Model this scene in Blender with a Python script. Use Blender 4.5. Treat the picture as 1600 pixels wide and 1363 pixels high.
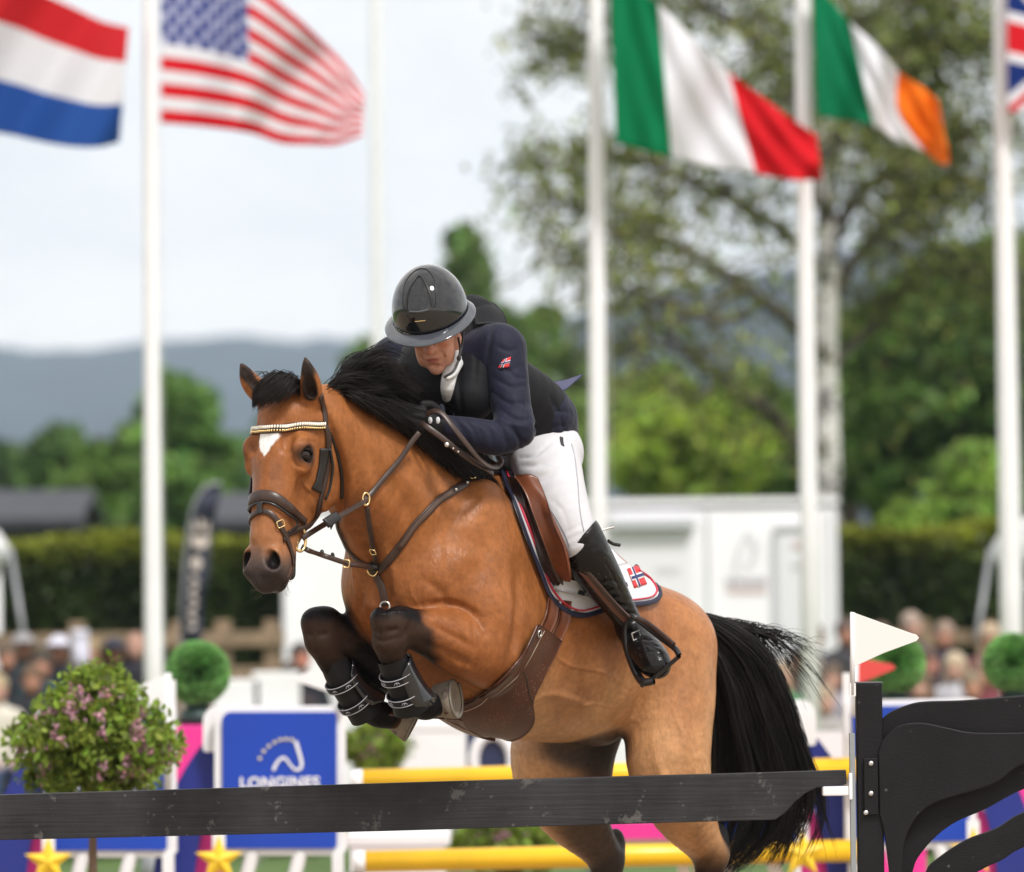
import bpy, math, random
import numpy as np
from mathutils import Vector, Matrix
from mathutils.bvhtree import BVHTree
for o in list(bpy.data.objects): bpy.data.objects.remove(o)
SC = bpy.context.scene; COL = SC.collection
rng = np.random.RandomState(7); random.seed(7)
# ---------------------------------------------------------------- camera, world, sun, exposure
CAMD, CAMH, FPX = 18.0, 1.9, 9000.0
PIT, ROL = math.radians(1.71), math.radians(0.6)
_f = np.array([0, math.cos(PIT), math.sin(PIT)]); _r0 = np.array([1., 0, 0]); _u0 = np.cross(_r0, _f)
_r = _r0*math.cos(ROL) - _u0*math.sin(ROL); _u = _u0*math.cos(ROL) + _r0*math.sin(ROL)
CAM = np.array([0, -CAMD, CAMH])
cam = bpy.data.cameras.new('camera'); camo = bpy.data.objects.new('camera', cam); COL.objects.link(camo)
M = Matrix(((_r[0], _u[0], -_f[0], CAM[0]), (_r[1], _u[1], -_f[1], CAM[1]), (_r[2], _u[2], -_f[2], CAM[2]), (0, 0, 0, 1)))
camo.matrix_world = M; SC.camera = camo
cam.sensor_width = 36; cam.lens = FPX/1600*36; cam.clip_start = 0.5; cam.clip_end = 20000
cam.dof.use_dof = True; cam.dof.focus_distance = CAMD-0.15; cam.dof.aperture_fstop = 3.0
w = bpy.data.worlds.new('World'); SC.world = w; w.use_nodes = True
nt = w.node_tree; nt.nodes.clear()
out = nt.nodes.new('ShaderNodeOutputWorld'); bg = nt.nodes.new('ShaderNodeBackground'); sky = nt.nodes.new('ShaderNodeTexSky')
sky.sky_type = 'NISHITA'; sky.sun_disc = False
SUN_EL, SUN_AZ = math.radians(52), math.radians(150)    # azimuth clockwise from +Y
sky.sun_elevation = SUN_EL; sky.sun_rotation = SUN_AZ; sky.air_density = 1.0; sky.dust_density = 3.0
tc = nt.nodes.new('ShaderNodeTexCoord'); mp = nt.nodes.new('ShaderNodeMapping'); mp.inputs['Scale'].default_value = (1, 1, 2.2); mp.inputs['Location'].default_value = (.35, .6, .2)
nz = nt.nodes.new('ShaderNodeTexNoise'); nz.inputs['Scale'].default_value = 3.0; nz.inputs['Detail'].default_value = 7; nz.inputs['Roughness'].default_value = .62
rp = nt.nodes.new('ShaderNodeValToRGB')
rp.color_ramp.elements[0].position = .40; rp.color_ramp.elements[0].color = (8.6, 8.6, 8.6, 1)
rp.color_ramp.elements[1].position = .60; rp.color_ramp.elements[1].color = (13.8, 13.1, 12.3, 1)
mx = nt.nodes.new('ShaderNodeMixRGB'); mx.inputs[0].default_value = .9
nt.links.new(tc.outputs['Generated'], mp.inputs[0]); nt.links.new(mp.outputs[0], nz.inputs['Vector']); nt.links.new(nz.outputs['Fac'], rp.inputs[0])
nt.links.new(sky.outputs[0], mx.inputs[1]); nt.links.new(rp.outputs[0], mx.inputs[2])
nt.links.new(mx.outputs[0], bg.inputs[0]); bg.inputs[1].default_value = 0.112
nt.links.new(bg.outputs[0], out.inputs[0])
sl = bpy.data.lights.new('sun', 'SUN'); sl.energy = 3.3; sl.angle = math.radians(10); sl.color = (1, .965, .92)
so = bpy.data.objects.new('sun', sl); COL.objects.link(so)
sd = Vector((math.sin(SUN_AZ)*math.cos(SUN_EL), math.cos(SUN_AZ)*math.cos(SUN_EL), math.sin(SUN_EL)))
so.rotation_euler = sd.to_track_quat('Z', 'Y').to_euler()
SC.view_settings.view_transform = 'Standard'; SC.view_settings.look = 'None'; SC.view_settings.gamma = 1
SC.view_settings.exposure = 0.0; SC.view_settings.use_curve_mapping = False
SC.cycles.max_bounces = 6; SC.cycles.diffuse_bounces = 3; SC.cycles.glossy_bounces = 3; SC.cycles.transmission_bounces = 4
SC.cycles.transparent_max_bounces = 8; SC.cycles.caustics_reflective = False; SC.cycles.caustics_refractive = False

def P(px, py, d):
    "world point seen at photo pixel (px,py), d metres beyond the horse's plane"
    dr = _f + _r*((px-800)/FPX) + _u*((681.5-py)/FPX)
    return CAM + dr*((CAMD+d)/dr[1])
def PV(px, py, d): return Vector(P(px, py, d))
def ray(px, py):
    dr = _f + _r*((px-800)/FPX) + _u*((681.5-py)/FPX); return Vector(CAM), Vector(dr).normalized()
def pix(p):
    q = np.asarray(p, float)-CAM; z = q@_f
    return 800+FPX*(q@_r)/z, 681.5-FPX*(q@_u)/z
def GZ(px, d):
    "ground point under pixel column px at depth d"
    a = P(px, 950, d); return np.array([a[0], a[1], 0.])
# ---------------------------------------------------------------- materials
def mat(name, col=(.5, .5, .5), rough=.6, metal=0, spec=.5, noise=None, bump=None, vcol=False, sheen=0, coat=0, trans=0, extra=None, rvar=None):
    """noise=(scale, amount, detail): mottles the colour;  bump=(scale, strength, distance, stretch)"""
    m = bpy.data.materials.new(name); m.use_nodes = True; t = m.node_tree; b = t.nodes['Principled BSDF']
    b.inputs['Base Color'].default_value = (*col, 1); b.inputs['Roughness'].default_value = rough; b.inputs['Metallic'].default_value = metal
    b.inputs['Specular IOR Level'].default_value = spec; b.inputs['Coat Weight'].default_value = coat; b.inputs['Coat Roughness'].default_value = .05
    b.inputs['Sheen Weight'].default_value = sheen; b.inputs['Sheen Roughness'].default_value = .4
    if trans: b.inputs['Transmission Weight'].default_value = trans
    src = None; tcn = t.nodes.new('ShaderNodeTexCoord')
    if vcol:
        a = t.nodes.new('ShaderNodeVertexColor'); a.layer_name = 'Col'; src = a.outputs[0]
    if noise:
        n = t.nodes.new('ShaderNodeTexNoise'); n.inputs['Scale'].default_value = noise[0]; n.inputs['Detail'].default_value = noise[2] if len(noise) > 2 else 4
        n.inputs['Roughness'].default_value = .65
        t.links.new(tcn.outputs['Object'], n.inputs['Vector'])
        r = t.nodes.new('ShaderNodeMapRange'); r.inputs[1].default_value = .3; r.inputs[2].default_value = .7
        r.inputs[3].default_value = 1-noise[1]; r.inputs[4].default_value = 1+noise[1]; t.links.new(n.outputs['Fac'], r.inputs[0])
        x = t.nodes.new('ShaderNodeVectorMath'); x.operation = 'SCALE'
        if src: t.links.new(src, x.inputs[0])
        else: x.inputs[0].default_value = col
        t.links.new(r.outputs[0], x.inputs['Scale']); src = x.outputs[0]
    if src: t.links.new(src, b.inputs['Base Color'])
    if bump:
        n = t.nodes.new('ShaderNodeTexNoise'); n.inputs['Scale'].default_value = bump[0]; n.inputs['Detail'].default_value = 5
        if len(bump) > 3:
            mpn = t.nodes.new('ShaderNodeMapping'); mpn.inputs['Scale'].default_value = bump[3]
            t.links.new(tcn.outputs['Object'], mpn.inputs[0]); t.links.new(mpn.outputs[0], n.inputs['Vector'])
        else: t.links.new(tcn.outputs['Object'], n.inputs['Vector'])
        bn = t.nodes.new('ShaderNodeBump'); bn.inputs['Strength'].default_value = bump[1]; bn.inputs['Distance'].default_value = bump[2]
        t.links.new(n.outputs['Fac'], bn.inputs['Height']); t.links.new(bn.outputs[0], b.inputs['Normal'])
    if rvar:
        n = t.nodes.new('ShaderNodeTexNoise'); n.inputs['Scale'].default_value = rvar[0]; n.inputs['Detail'].default_value = 5; t.links.new(tcn.outputs['Object'], n.inputs['Vector'])
        r = t.nodes.new('ShaderNodeMapRange'); r.inputs[1].default_value = .35; r.inputs[2].default_value = .65; r.inputs[3].default_value = rough-rvar[1]; r.inputs[4].default_value = rough+rvar[1]; t.links.new(n.outputs['Fac'], r.inputs[0]); t.links.new(r.outputs[0], b.inputs['Roughness'])
    if extra: extra(t, b, tcn)
    return m
def specks(scale, thr, col, fine=None, rough=.9):
    "adds sparse pale specks / scuffs of dirt over the base colour"
    def f(t, b, tcn):
        v = t.nodes.new('ShaderNodeTexNoise'); v.inputs['Scale'].default_value = scale; v.inputs['Detail'].default_value = 6; v.inputs['Roughness'].default_value = .75
        t.links.new(tcn.outputs['Object'], v.inputs['Vector'])
        r = t.nodes.new('ShaderNodeMapRange'); r.inputs[1].default_value = thr; r.inputs[2].default_value = thr+.05
        t.links.new(v.outputs['Fac'], r.inputs[0]); fac = r.outputs[0]
        if fine:
            v2 = t.nodes.new('ShaderNodeTexVoronoi'); v2.inputs['Scale'].default_value = fine[0]; t.links.new(tcn.outputs['Object'], v2.inputs['Vector'])
            r2 = t.nodes.new('ShaderNodeMapRange'); r2.inputs[1].default_value = fine[1]; r2.inputs[2].default_value = fine[1]*.6
            t.links.new(v2.outputs['Distance'], r2.inputs[0])
            n3 = t.nodes.new('ShaderNodeTexNoise'); n3.inputs['Scale'].default_value = fine[0]*.12; t.links.new(tcn.outputs['Object'], n3.inputs['Vector'])
            r3 = t.nodes.new('ShaderNodeMapRange'); r3.inputs[1].default_value = .5; r3.inputs[2].default_value = .58; t.links.new(n3.outputs['Fac'], r3.inputs[0])
            mm = t.nodes.new('ShaderNodeMath'); mm.operation = 'MULTIPLY'; t.links.new(r2.outputs[0], mm.inputs[0]); t.links.new(r3.outputs[0], mm.inputs[1])
            ma = t.nodes.new('ShaderNodeMath'); ma.operation = 'MAXIMUM'; t.links.new(mm.outputs[0], ma.inputs[0]); t.links.new(fac, ma.inputs[1]); fac = ma.outputs[0]
        sc_ = t.nodes.new('ShaderNodeMath'); sc_.operation = 'MULTIPLY'; sc_.inputs[1].default_value = rough; t.links.new(fac, sc_.inputs[0])
        m_ = t.nodes.new('ShaderNodeMixRGB'); t.links.new(sc_.outputs[0], m_.inputs[0])
        l = b.inputs['Base Color'].links
        if l: t.links.new(l[0].from_socket, m_.inputs[1])
        else: m_.inputs[1].default_value = b.inputs['Base Color'].default_value
        m_.inputs[2].default_value = (*col, 1); t.links.new(m_.outputs[0], b.inputs['Base Color'])
    return f
# ---------------------------------------------------------------- objects
def tag(o, label=None, cat=None, group=None, kind=None):
    if label: o['label'] = label
    if cat: o['category'] = cat
    if group: o['group'] = group
    if kind: o['kind'] = kind
    return o
def empty(name, loc, label=None, cat=None, group=None):
    o = bpy.data.objects.new(name, None); COL.objects.link(o); o.location = Vector(loc); o.empty_display_size = .1
    return tag(o, label, cat, group)
def link_mesh(name, me, m=None, parent=None):
    "mesh in world coordinates -> object (origin kept at the parent's)"
    o = bpy.data.objects.new(name, me); COL.objects.link(o)
    if m is not None: me.materials.append(m)
    if parent is not None:
        o.parent = parent
        off = Vector((0, 0, 0)); q = parent
        while q is not None: off += Vector(q.location); q = q.parent
        o.matrix_parent_inverse = Matrix.Identity(4); o.location = (0, 0, 0)
        me.transform(Matrix.Translation(-off))
    return o
def mesh_np(name, V, F, m=None, parent=None, smooth=True, col=None):
    "V (n,3), F list/array of faces"
    me = bpy.data.meshes.new(name)
    if isinstance(F, np.ndarray) and F.ndim == 2:
        k = F.shape[1]; nf = len(F)
        me.vertices.add(len(V)); me.vertices.foreach_set('co', np.ascontiguousarray(V, np.float32).ravel())
        me.loops.add(nf*k); me.loops.foreach_set('vertex_index', np.ascontiguousarray(F, np.int32).ravel())
        me.polygons.add(nf); me.polygons.foreach_set('loop_start', np.arange(0, nf*k, k, dtype=np.int32)); me.polygons.foreach_set('loop_total', np.full(nf, k, np.int32))
        me.update(calc_edges=True)
    else:
        me.from_pydata([tuple(map(float, v)) for v in V], [], [tuple(map(int, f)) for f in F]); me.update()
    if smooth: me.polygons.foreach_set('use_smooth', np.ones(len(me.polygons), bool))
    if col is not None:
        a = me.color_attributes.new('Col', 'FLOAT_COLOR', 'POINT')
        c = np.ones((len(V), 4), np.float32); c[:, :3] = col; a.data.foreach_set('color', c.ravel())
    return link_mesh(name, me, m, parent)
def copy_tree(o, parent=None):
    c = o.copy(); COL.objects.link(c); c.parent = parent
    for ch in list(o.children): copy_tree(ch, c)
    return c
class MB:
    "collects shapes in world coordinates; build() links them as ONE mesh"
    def __init__(s): s.v = []; s.f = []
    def add(s, V, F):
        b = len(s.v); s.v += [tuple(map(float, p)) for p in V]; s.f += [tuple(int(i)+b for i in f) for f in F]; return s
    def box(s, c, size, ax=None):
        X, Y, Z = (np.array(a, float) for a in (ax or ((1, 0, 0), (0, 1, 0), (0, 0, 1)))); c = np.array(c, float); a, b, d = [q/2 for q in size]
        V = [c+X*i*a+Y*j*b+Z*k*d for i in (-1, 1) for j in (-1, 1) for k in (-1, 1)]
        return s.add(V, [(0, 1, 3, 2), (4, 6, 7, 5), (0, 4, 5, 1), (2, 3, 7, 6), (0, 2, 6, 4), (1, 5, 7, 3)])
    def tube(s, pts, r, n=10, cap=True, flat=None):
        V, F = tube_np(pts, r, n, flat); m = len(pts)
        F = [tuple(f) for f in F]
        if cap: F += [tuple(range(n))[::-1], tuple((m-1)*n+i for i in range(n))]
        return s.add(V, F)
    def ball(s, c, r, nu=16, nv=10, ax=None):
        V, F = ball_np(c, r, nu, nv, ax); return s.add(V, F)
    def prism(s, poly, off):
        "closed flat polygon (3D points) extruded by vector off"
        poly = [np.array(p, float) for p in poly]; off = np.array(off, float); n = len(poly)
        return s.add(poly+[p+off for p in poly], [tuple(range(n))[::-1], tuple(range(n, 2*n))]+[(i, (i+1) % n, n+(i+1) % n, n+i) for i in range(n)])
    def build(s, name, m=None, parent=None, smooth=False, bevel=0, auto=None):
        o = mesh_np(name, s.v, s.f, m, parent, smooth)
        if auto or bevel:
            if bevel:
                b = o.modifiers.new('b', 'BEVEL'); b.width = bevel; b.segments = 2; b.limit_method = 'ANGLE'; b.angle_limit = math.radians(35); b.harden_normals = False
        return o
def frames(pts, flat=None):
    pts = np.asarray(pts, float); T = np.gradient(pts, axis=0); T /= np.linalg.norm(T, axis=1)[:, None]+1e-12
    N = np.zeros_like(T); up = np.array([0, 0, 1.]) if flat is None else np.array(flat, float)
    if abs(T[0]@up)/np.linalg.norm(up) > .95: up = np.array([1., 0, 0])
    n = up-T[0]*(up@T[0]); N[0] = n/np.linalg.norm(n)
    for i in range(1, len(pts)):
        n = N[i-1]-T[i]*(N[i-1]@T[i]); N[i] = n/(np.linalg.norm(n)+1e-12)
    return T, N, np.cross(T, N)
def tube_np(pts, r, n=10, flat=None):
    pts = np.asarray(pts, float); m = len(pts); T, N, B = frames(pts, flat)
    r = np.broadcast_to(np.asarray(r, float), (m,)) if np.ndim(r) < 2 else np.asarray(r, float)
    ra, rb = (r, r) if r.ndim == 1 else (r[:, 0], r[:, 1])
    a = np.arange(n)*2*math.pi/n
    V = pts[:, None]+N[:, None]*(ra[:, None]*np.cos(a))[..., None]+B[:, None]*(rb[:, None]*np.sin(a))[..., None]
    i = np.arange(m-1)[:, None]*n; j = np.arange(n)[None]; k = (j+1) % n
    F = np.stack([i+j, i+k, i+n+k, i+n+j], -1).reshape(-1, 4)
    return V.reshape(-1, 3), F
def ball_np(c, r, nu=16, nv=10, ax=None):
    r = np.broadcast_to(np.asarray(r, float), (3,)); A = np.array(ax if ax is not None else np.eye(3), float); c = np.array(c, float)
    V = [c+A[2]*r[2]]; F = []
    for i in range(1, nv):
        t = math.pi*i/nv
        for j in range(nu):
            p = 2*math.pi*j/nu; V.append(c+A[0]*r[0]*math.sin(t)*math.cos(p)+A[1]*r[1]*math.sin(t)*math.sin(p)+A[2]*r[2]*math.cos(t))
    V.append(c-A[2]*r[2]); e = len(V)-1
    for j in range(nu): F += [(0, 1+j, 1+(j+1) % nu), (e, e-nu+(j+1) % nu, e-nu+j)]
    for i in range(nv-2):
        for j in range(nu):
            a = 1+i*nu+j; b = 1+i*nu+(j+1) % nu; F.append((a, a+nu, b+nu, b))
    return V, F
def spline(pts, n=8, closed=False):
    "Catmull-Rom through rows of pts (any number of columns)"
    p = np.asarray(pts, float)
    if closed: q = np.vstack([p[-1:], p, p[:2]])
    else: q = np.vstack([2*p[0]-p[1], p, 2*p[-1]-p[-2]])
    o = []
    for i in range(1, len(q)-2):
        t = np.linspace(0, 1, n, endpoint=False)[:, None]
        a, b, c, d = q[i-1:i+3]
        o.append(.5*((2*b)+(c-a)*t+(2*a-5*b+4*c-d)*t**2+(3*b-a-3*c+d)*t**3))
    o = np.vstack(o)
    return o if closed else np.vstack([o, p[-1:]])
# ---------------------------------------------------------------- implicit modelling
class Field:
    def __init__(s, xs, ys, zs):
        s.x, s.y, s.z = (np.asarray(a, np.float32) for a in (xs, ys, zs)); s.F = np.full((len(xs), len(ys), len(zs)), 1.0, np.float32)
    def sub(s, lo, hi):
        sl = []
        for a, l, h in zip((s.x, s.y, s.z), lo, hi):
            i = max(0, np.searchsorted(a, l)-2); j = min(len(a), np.searchsorted(a, h)+2); sl.append(slice(i, max(j, i)))
        return tuple(sl)
    def put(s, fn, lo, hi, k=.02, op='u'):
        m = k+.012; lo = np.asarray(lo)-m; hi = np.asarray(hi)+m; sl = s.sub(lo, hi)
        if min(q.stop-q.start for q in sl) < 1: return
        X = s.x[sl[0]][:, None, None]; Y = s.y[sl[1]][None, :, None]; Z = s.z[sl[2]][None, None, :]
        d = fn(X, Y, Z).astype(np.float32); A = s.F[sl]
        if op == 'u':
            h = np.clip(.5+.5*(A-d)/k, 0, 1); s.F[sl] = A*(1-h)+d*h-k*h*(1-h)
        elif op == 's':
            d = -d; h = np.clip(.5-.5*(A-d)/k, 0, 1); s.F[sl] = A*(1-h)+d*h+k*h*(1-h)
    def ell(s, c, r, ax=None, k=.02, op='u'):
        c = np.asarray(c, float); r = np.broadcast_to(np.asarray(r, float), (3,)); A = np.array(ax if ax is not None else np.eye(3), float)
        e = np.sqrt(((A*r[:, None])**2).sum(0))
        def fn(X, Y, Z):
            x, y, z = X-c[0], Y-c[1], Z-c[2]; q = 0; g = 0
            for i in range(3):
                u = (x*A[i, 0]+y*A[i, 1]+z*A[i, 2]); q = q+(u/r[i])**2; g = g+(u/r[i]**2)**2
            q = np.sqrt(q); g = np.sqrt(g)+1e-9
            return q*(q-1)/g
        s.put(fn, c-e, c+e, k, op)
    def chain(s, pts, k=.02, lat=None, op='u', n=4, raw=False):
        "pts rows: x,y,z,r[,ra]; elliptical cross-section when lat is given (ra along lat)"
        p = np.asarray(pts, float); q = p if raw or len(p) < 3 else spline(p, n)
        R = q[:, 3:].max(1); lo = (q[:, :3]-R[:, None]).min(0); hi = (q[:, :3]+R[:, None]).max(0)
        ell = lat is not None and p.shape[1] > 4
        if ell: lat = np.asarray(lat, float); lat = lat/np.linalg.norm(lat)
        for a, b in zip(q[:-1], q[1:]):
            ba = b[:3]-a[:3]; L2 = ba@ba+1e-12; Rm = max(a[3:].max(), b[3:].max())
            l_ = np.minimum(a[:3], b[:3])-Rm; h_ = np.maximum(a[:3], b[:3])+Rm
            def fn(X, Y, Z, a=a, b=b, ba=ba, L2=L2):
                x, y, z = X-a[0], Y-a[1], Z-a[2]
                t = np.clip((x*ba[0]+y*ba[1]+z*ba[2])/L2, 0, 1)
                x, y, z = x-t*ba[0], y-t*ba[1], z-t*ba[2]; r = a[3]+t*(b[3]-a[3])
                if not ell: return np.sqrt(x*x+y*y+z*z)-r
                ra = a[4]+t*(b[4]-a[4]); u = x*lat[0]+y*lat[1]+z*lat[2]; w2 = x*x+y*y+z*z-u*u
                qq = np.sqrt(w2/r**2+u*u/ra**2); g = np.sqrt(w2/r**4+u*u/ra**4)+1e-9
                return qq*(qq-1)/g
            s.put_min(fn, l_, h_)
        s.flush(k, op)
    _acc = None
    def put_min(s, fn, lo, hi):
        if s._acc is None: s._acc = []
        s._acc.append((fn, np.asarray(lo), np.asarray(hi)))
    def flush(s, k, op):
        "hard-min the accumulated segments into one primitive, then blend it in once"
        acc = s._acc; s._acc = None
        m = k+.012; lo = np.min([a[1] for a in acc], 0)-m; hi = np.max([a[2] for a in acc], 0)+m; sl = s.sub(lo, hi)
        if min(q.stop-q.start for q in sl) < 1: return
        D = np.full(s.F[sl].shape, 1.0, np.float32)
        for fn, l, h in acc:
            s2 = s.sub(l-m, h+m); X = s.x[s2[0]][:, None, None]; Y = s.y[s2[1]][None, :, None]; Z = s.z[s2[2]][None, None, :]
            ls = tuple(slice(b.start-a.start, b.stop-a.start) for a, b in zip(sl, s2))
            D[ls] = np.minimum(D[ls], fn(X, Y, Z))
        A = s.F[sl]
        if op == 'u': h = np.clip(.5+.5*(A-D)/k, 0, 1); s.F[sl] = A*(1-h)+D*h-k*h*(1-h)
        else: D = -D; h = np.clip(.5-.5*(A-D)/k, 0, 1); s.F[sl] = A*(1-h)+D*h+k*h*(1-h)
    def mesh(s, iso=0., smooth=1):
        F = s.F-iso; F = F.copy(); F[0] = F[-1] = 1; F[:, 0] = F[:, -1] = 1; F[:, :, 0] = F[:, :, -1] = 1
        S = F < 0; nx, ny, nz = F.shape
        c = [S[i:nx-1+i, j:ny-1+j, k:nz-1+k] for i in (0, 1) for j in (0, 1) for k in (0, 1)]
        al = c[0].copy(); an = c[0].copy()
        for q in c[1:]: al &= q; an |= q
        act = np.argwhere(an & ~al); idx = np.full((nx-1, ny-1, nz-1), -1, np.int32); idx[tuple(act.T)] = np.arange(len(act))
        acc = np.zeros((len(act), 3)); cnt = np.zeros(len(act)); i, j, k = act.T
        co = [(a, b, d) for a in (0, 1) for b in (0, 1) for d in (0, 1)]
        for a in co:
            for ax in range(3):
                if a[ax]: continue
                b = list(a); b[ax] = 1
                fa = F[i+a[0], j+a[1], k+a[2]]; fb = F[i+b[0], j+b[1], k+b[2]]; m = (fa < 0) != (fb < 0)
                t = np.where(m, fa/(fa-fb+1e-20), 0)
                p = np.stack([s.x[i+a[0]], s.y[j+a[1]], s.z[k+a[2]]], 1).astype(float); q = np.stack([s.x[i+b[0]], s.y[j+b[1]], s.z[k+b[2]]], 1)
                acc += np.where(m[:, None], p+(q-p)*t[:, None], 0); cnt += m
        V = acc/cnt[:, None]; quads = []
        for ax in range(3):
            sh = [slice(1, n-1) for n in (nx, ny, nz)]; s0 = list(sh); s1 = list(sh); s0[ax] = slice(0, (nx, ny, nz)[ax]-1); s1[ax] = slice(1, None)
            A = S[tuple(s0)]; B = S[tuple(s1)]; e = np.argwhere(A != B); inside = A[tuple(e.T)]
            off = np.array([1, 1, 1]); off[ax] = 0; e = e+off; o1, o2 = [(1, 2), (2, 0), (0, 1)][ax]
            def g(d1, d2):
                q = e.copy(); q[:, o1] += d1; q[:, o2] += d2; return idx[tuple(q.T)]
            Q = np.stack([g(-1, -1), g(0, -1), g(0, 0), g(-1, 0)], 1); Q = np.where(inside[:, None], Q, Q[:, ::-1]); quads.append(Q)
        Q = np.vstack(quads); Q = Q[(Q >= 0).all(1)]
        for _ in range(smooth):
            A = np.zeros_like(V); n = np.zeros(len(V))
            for a in range(4):
                np.add.at(A, Q[:, a], V[Q[:, (a+1) % 4]]); np.add.at(n, Q[:, a], 1)
                np.add.at(A, Q[:, a], V[Q[:, (a+3) % 4]]); np.add.at(n, Q[:, a], 1)
            V = V*.4+.6*A/np.maximum(n, 1)[:, None]
        return V, Q
def gridax(*segs):
    "segs: (start, end, step) joined"
    o = []
    for a, b, st in segs: o += list(np.arange(a, b, st))
    return np.array(o)
def bvh_of(V, F): return BVHTree.FromPolygons([Vector(v) for v in V], [tuple(f) for f in F.tolist()] if isinstance(F, np.ndarray) else F)
def hit(bvh, px, py, d=None):
    "surface point under a pixel, or nearest surface point to that pixel at depth d"
    o, r = ray(px, py); h = bvh.ray_cast(o, r)
    if h[0] is not None: return np.array(h[0]), np.array(h[1])
    g = bvh.find_nearest(PV(px, py, d if d is not None else 0)); return np.array(g[0]), np.array(g[1])
def ribbon(pts, nrm, w, th, close=False):
    "flat leather strap: centre line pts, surface normals nrm, width w, thickness th, rounded a little"
    pts = np.asarray(pts, float); T = np.gradient(pts, axis=0); T /= np.linalg.norm(T, axis=1)[:, None]+1e-9
    N = np.asarray(nrm, float); N = N-T*(N*T).sum(1)[:, None]; N /= np.linalg.norm(N, axis=1)[:, None]+1e-9
    B = np.cross(T, N); w = np.broadcast_to(np.asarray(w, float), (len(pts),))[:, None]/2
    prof = [(-1, 0), (-1, .6), (-.82, 1), (.82, 1), (1, .6), (1, 0)]; n = len(prof)
    V = np.stack([pts+B*w*a+N*th*b for a, b in prof], 1).reshape(-1, 3); m = len(pts)
    F = [(i*n+j, i*n+(j+1) % n, (i+1)*n+(j+1) % n, (i+1)*n+j) for i in range(m-1) for j in range(n)]
    F += [tuple(range(n))[::-1], tuple((m-1)*n+j for j in range(n))]
    return V, F
def smooth_rows(A, it=2):
    A = np.array(A, float)
    for _ in range(it): A[1:-1] = (A[:-2]+2*A[1:-1]+A[2:])/4
    return A
def strap(name, bvh, path, w, th, m, parent, lift=.001, n=6, dep=None, it=3):
    "strap lying on a surface along a path of photo pixels"
    A = [hit(bvh, *p, dep)[0] if len(p) == 2 else np.array(bvh.find_nearest(Vector(p))[0]) for p in path]
    q = spline(A, n) if len(A) > 2 else np.linspace(A[0], A[1], n); L = np.r_[0, np.cumsum(np.linalg.norm(np.diff(q, axis=0), axis=1))]
    q = np.array([np.interp(np.linspace(0, L[-1], len(q)), L, q[:, j]) for j in range(3)]).T
    H = [bvh.find_nearest(Vector(p)) for p in q]
    pts = smooth_rows([h[0] for h in H], it); nr = smooth_rows([h[1] for h in H], it+2); nr /= np.linalg.norm(nr, axis=1)[:, None]
    V, F = ribbon(pts+nr*lift, nr, w, th); return mesh_np(name, V, F, m, parent)
def hair(name, roots, m, parent=None, seg=7, r=.0012):
    "roots: array (k, c, 3) of control points per strand -> thin 3-sided tapering tubes in ONE mesh"
    C = np.asarray(roots, float); k, c, _ = C.shape
    t = np.linspace(0, c-1, seg); i = np.clip(t.astype(int), 0, c-2); f = (t-i)[None, :, None]
    q = np.concatenate([2*C[:, :1]-C[:, 1:2], C, 2*C[:, -1:]-C[:, -2:-1]], 1)
    a, b, cc, d = q[:, i], q[:, i+1], q[:, i+2], q[:, i+3]
    Pn = .5*((2*b)+(cc-a)*f+(2*a-5*b+4*cc-d)*f**2+(3*b-a-3*cc+d)*f**3)
    T = np.gradient(Pn, axis=1); T /= np.linalg.norm(T, axis=2)[..., None]+1e-9
    up = rng.normal(size=(k, 1, 3)); N = np.cross(T, up); N /= np.linalg.norm(N, axis=2)[..., None]+1e-9; B = np.cross(T, N)
    rad = (r*(1-np.linspace(0, 1, seg)**3*.75))[None, :, None]*rng.uniform(.7, 1.3, (k, 1, 1))
    V = np.stack([Pn+rad*(N*math.cos(x)+B*math.sin(x)) for x in (0, 2.094, 4.189)], 2)   # k,seg,3,3
    base = np.arange(k)[:, None, None]*seg*3+np.arange(seg-1)[None, :, None]*3; j = np.arange(3)[None, None]; jn = (j+1) % 3
    F = np.stack([base+j, base+jn, base+3+jn, base+3+j], -1).reshape(-1, 4)
    return mesh_np(name, V.reshape(-1, 3), F, m, parent)
# ================================================================ HORSE
TH = math.radians(52)
HF = np.array([-math.cos(TH), -math.sin(TH), 0]); HL = np.array([math.sin(TH), -math.cos(TH), 0]); HZ = np.array([0, 0, 1.])
HA = P(600, 890, 0)
def zof(py, dep, px=800): return P(px, py, dep)[2]
def HP(s, l, py):
    q = HA-HF*s+HL*l; return np.array([q[0], q[1], zof(py, q[1], pix(q)[0])])
def torso_fn(st):
    st = np.array(st, float); s_, t_, b_, w_ = st.T
    zt = np.array([HP(s, 0, t)[2] for s, t in zip(s_, t_)]); zb = np.array([HP(s, 0, b)[2] for s, b in zip(s_, b_)])
    ss = np.linspace(s_[0], s_[-1], 80)
    sp = lambda v: np.interp(ss, spline(np.stack([s_, v], 1), 8)[:, 0], spline(np.stack([s_, v], 1), 8)[:, 1])
    zc, hh, ww = sp((zt+zb)/2), sp((zt-zb)/2), sp(w_)
    def fn(X, Y, Z):
        x, y = X-HA[0], Y-HA[1]; s = -(x*HF[0]+y*HF[1]); l = x*HL[0]+y*HL[1]
        c = np.interp(s, ss, zc); h = np.interp(s, ss, hh); w = np.interp(s, ss, ww)
        z = (Z-c)/h; lw = l/w
        q = np.sqrt(lw**2+z**2); g = np.sqrt((lw/w)**2+(z/h)**2)+1e-9
        d = q*(q-1)/g
        return np.maximum(d, np.maximum(ss[0]-s, s-ss[-1]))
    return fn
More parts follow.
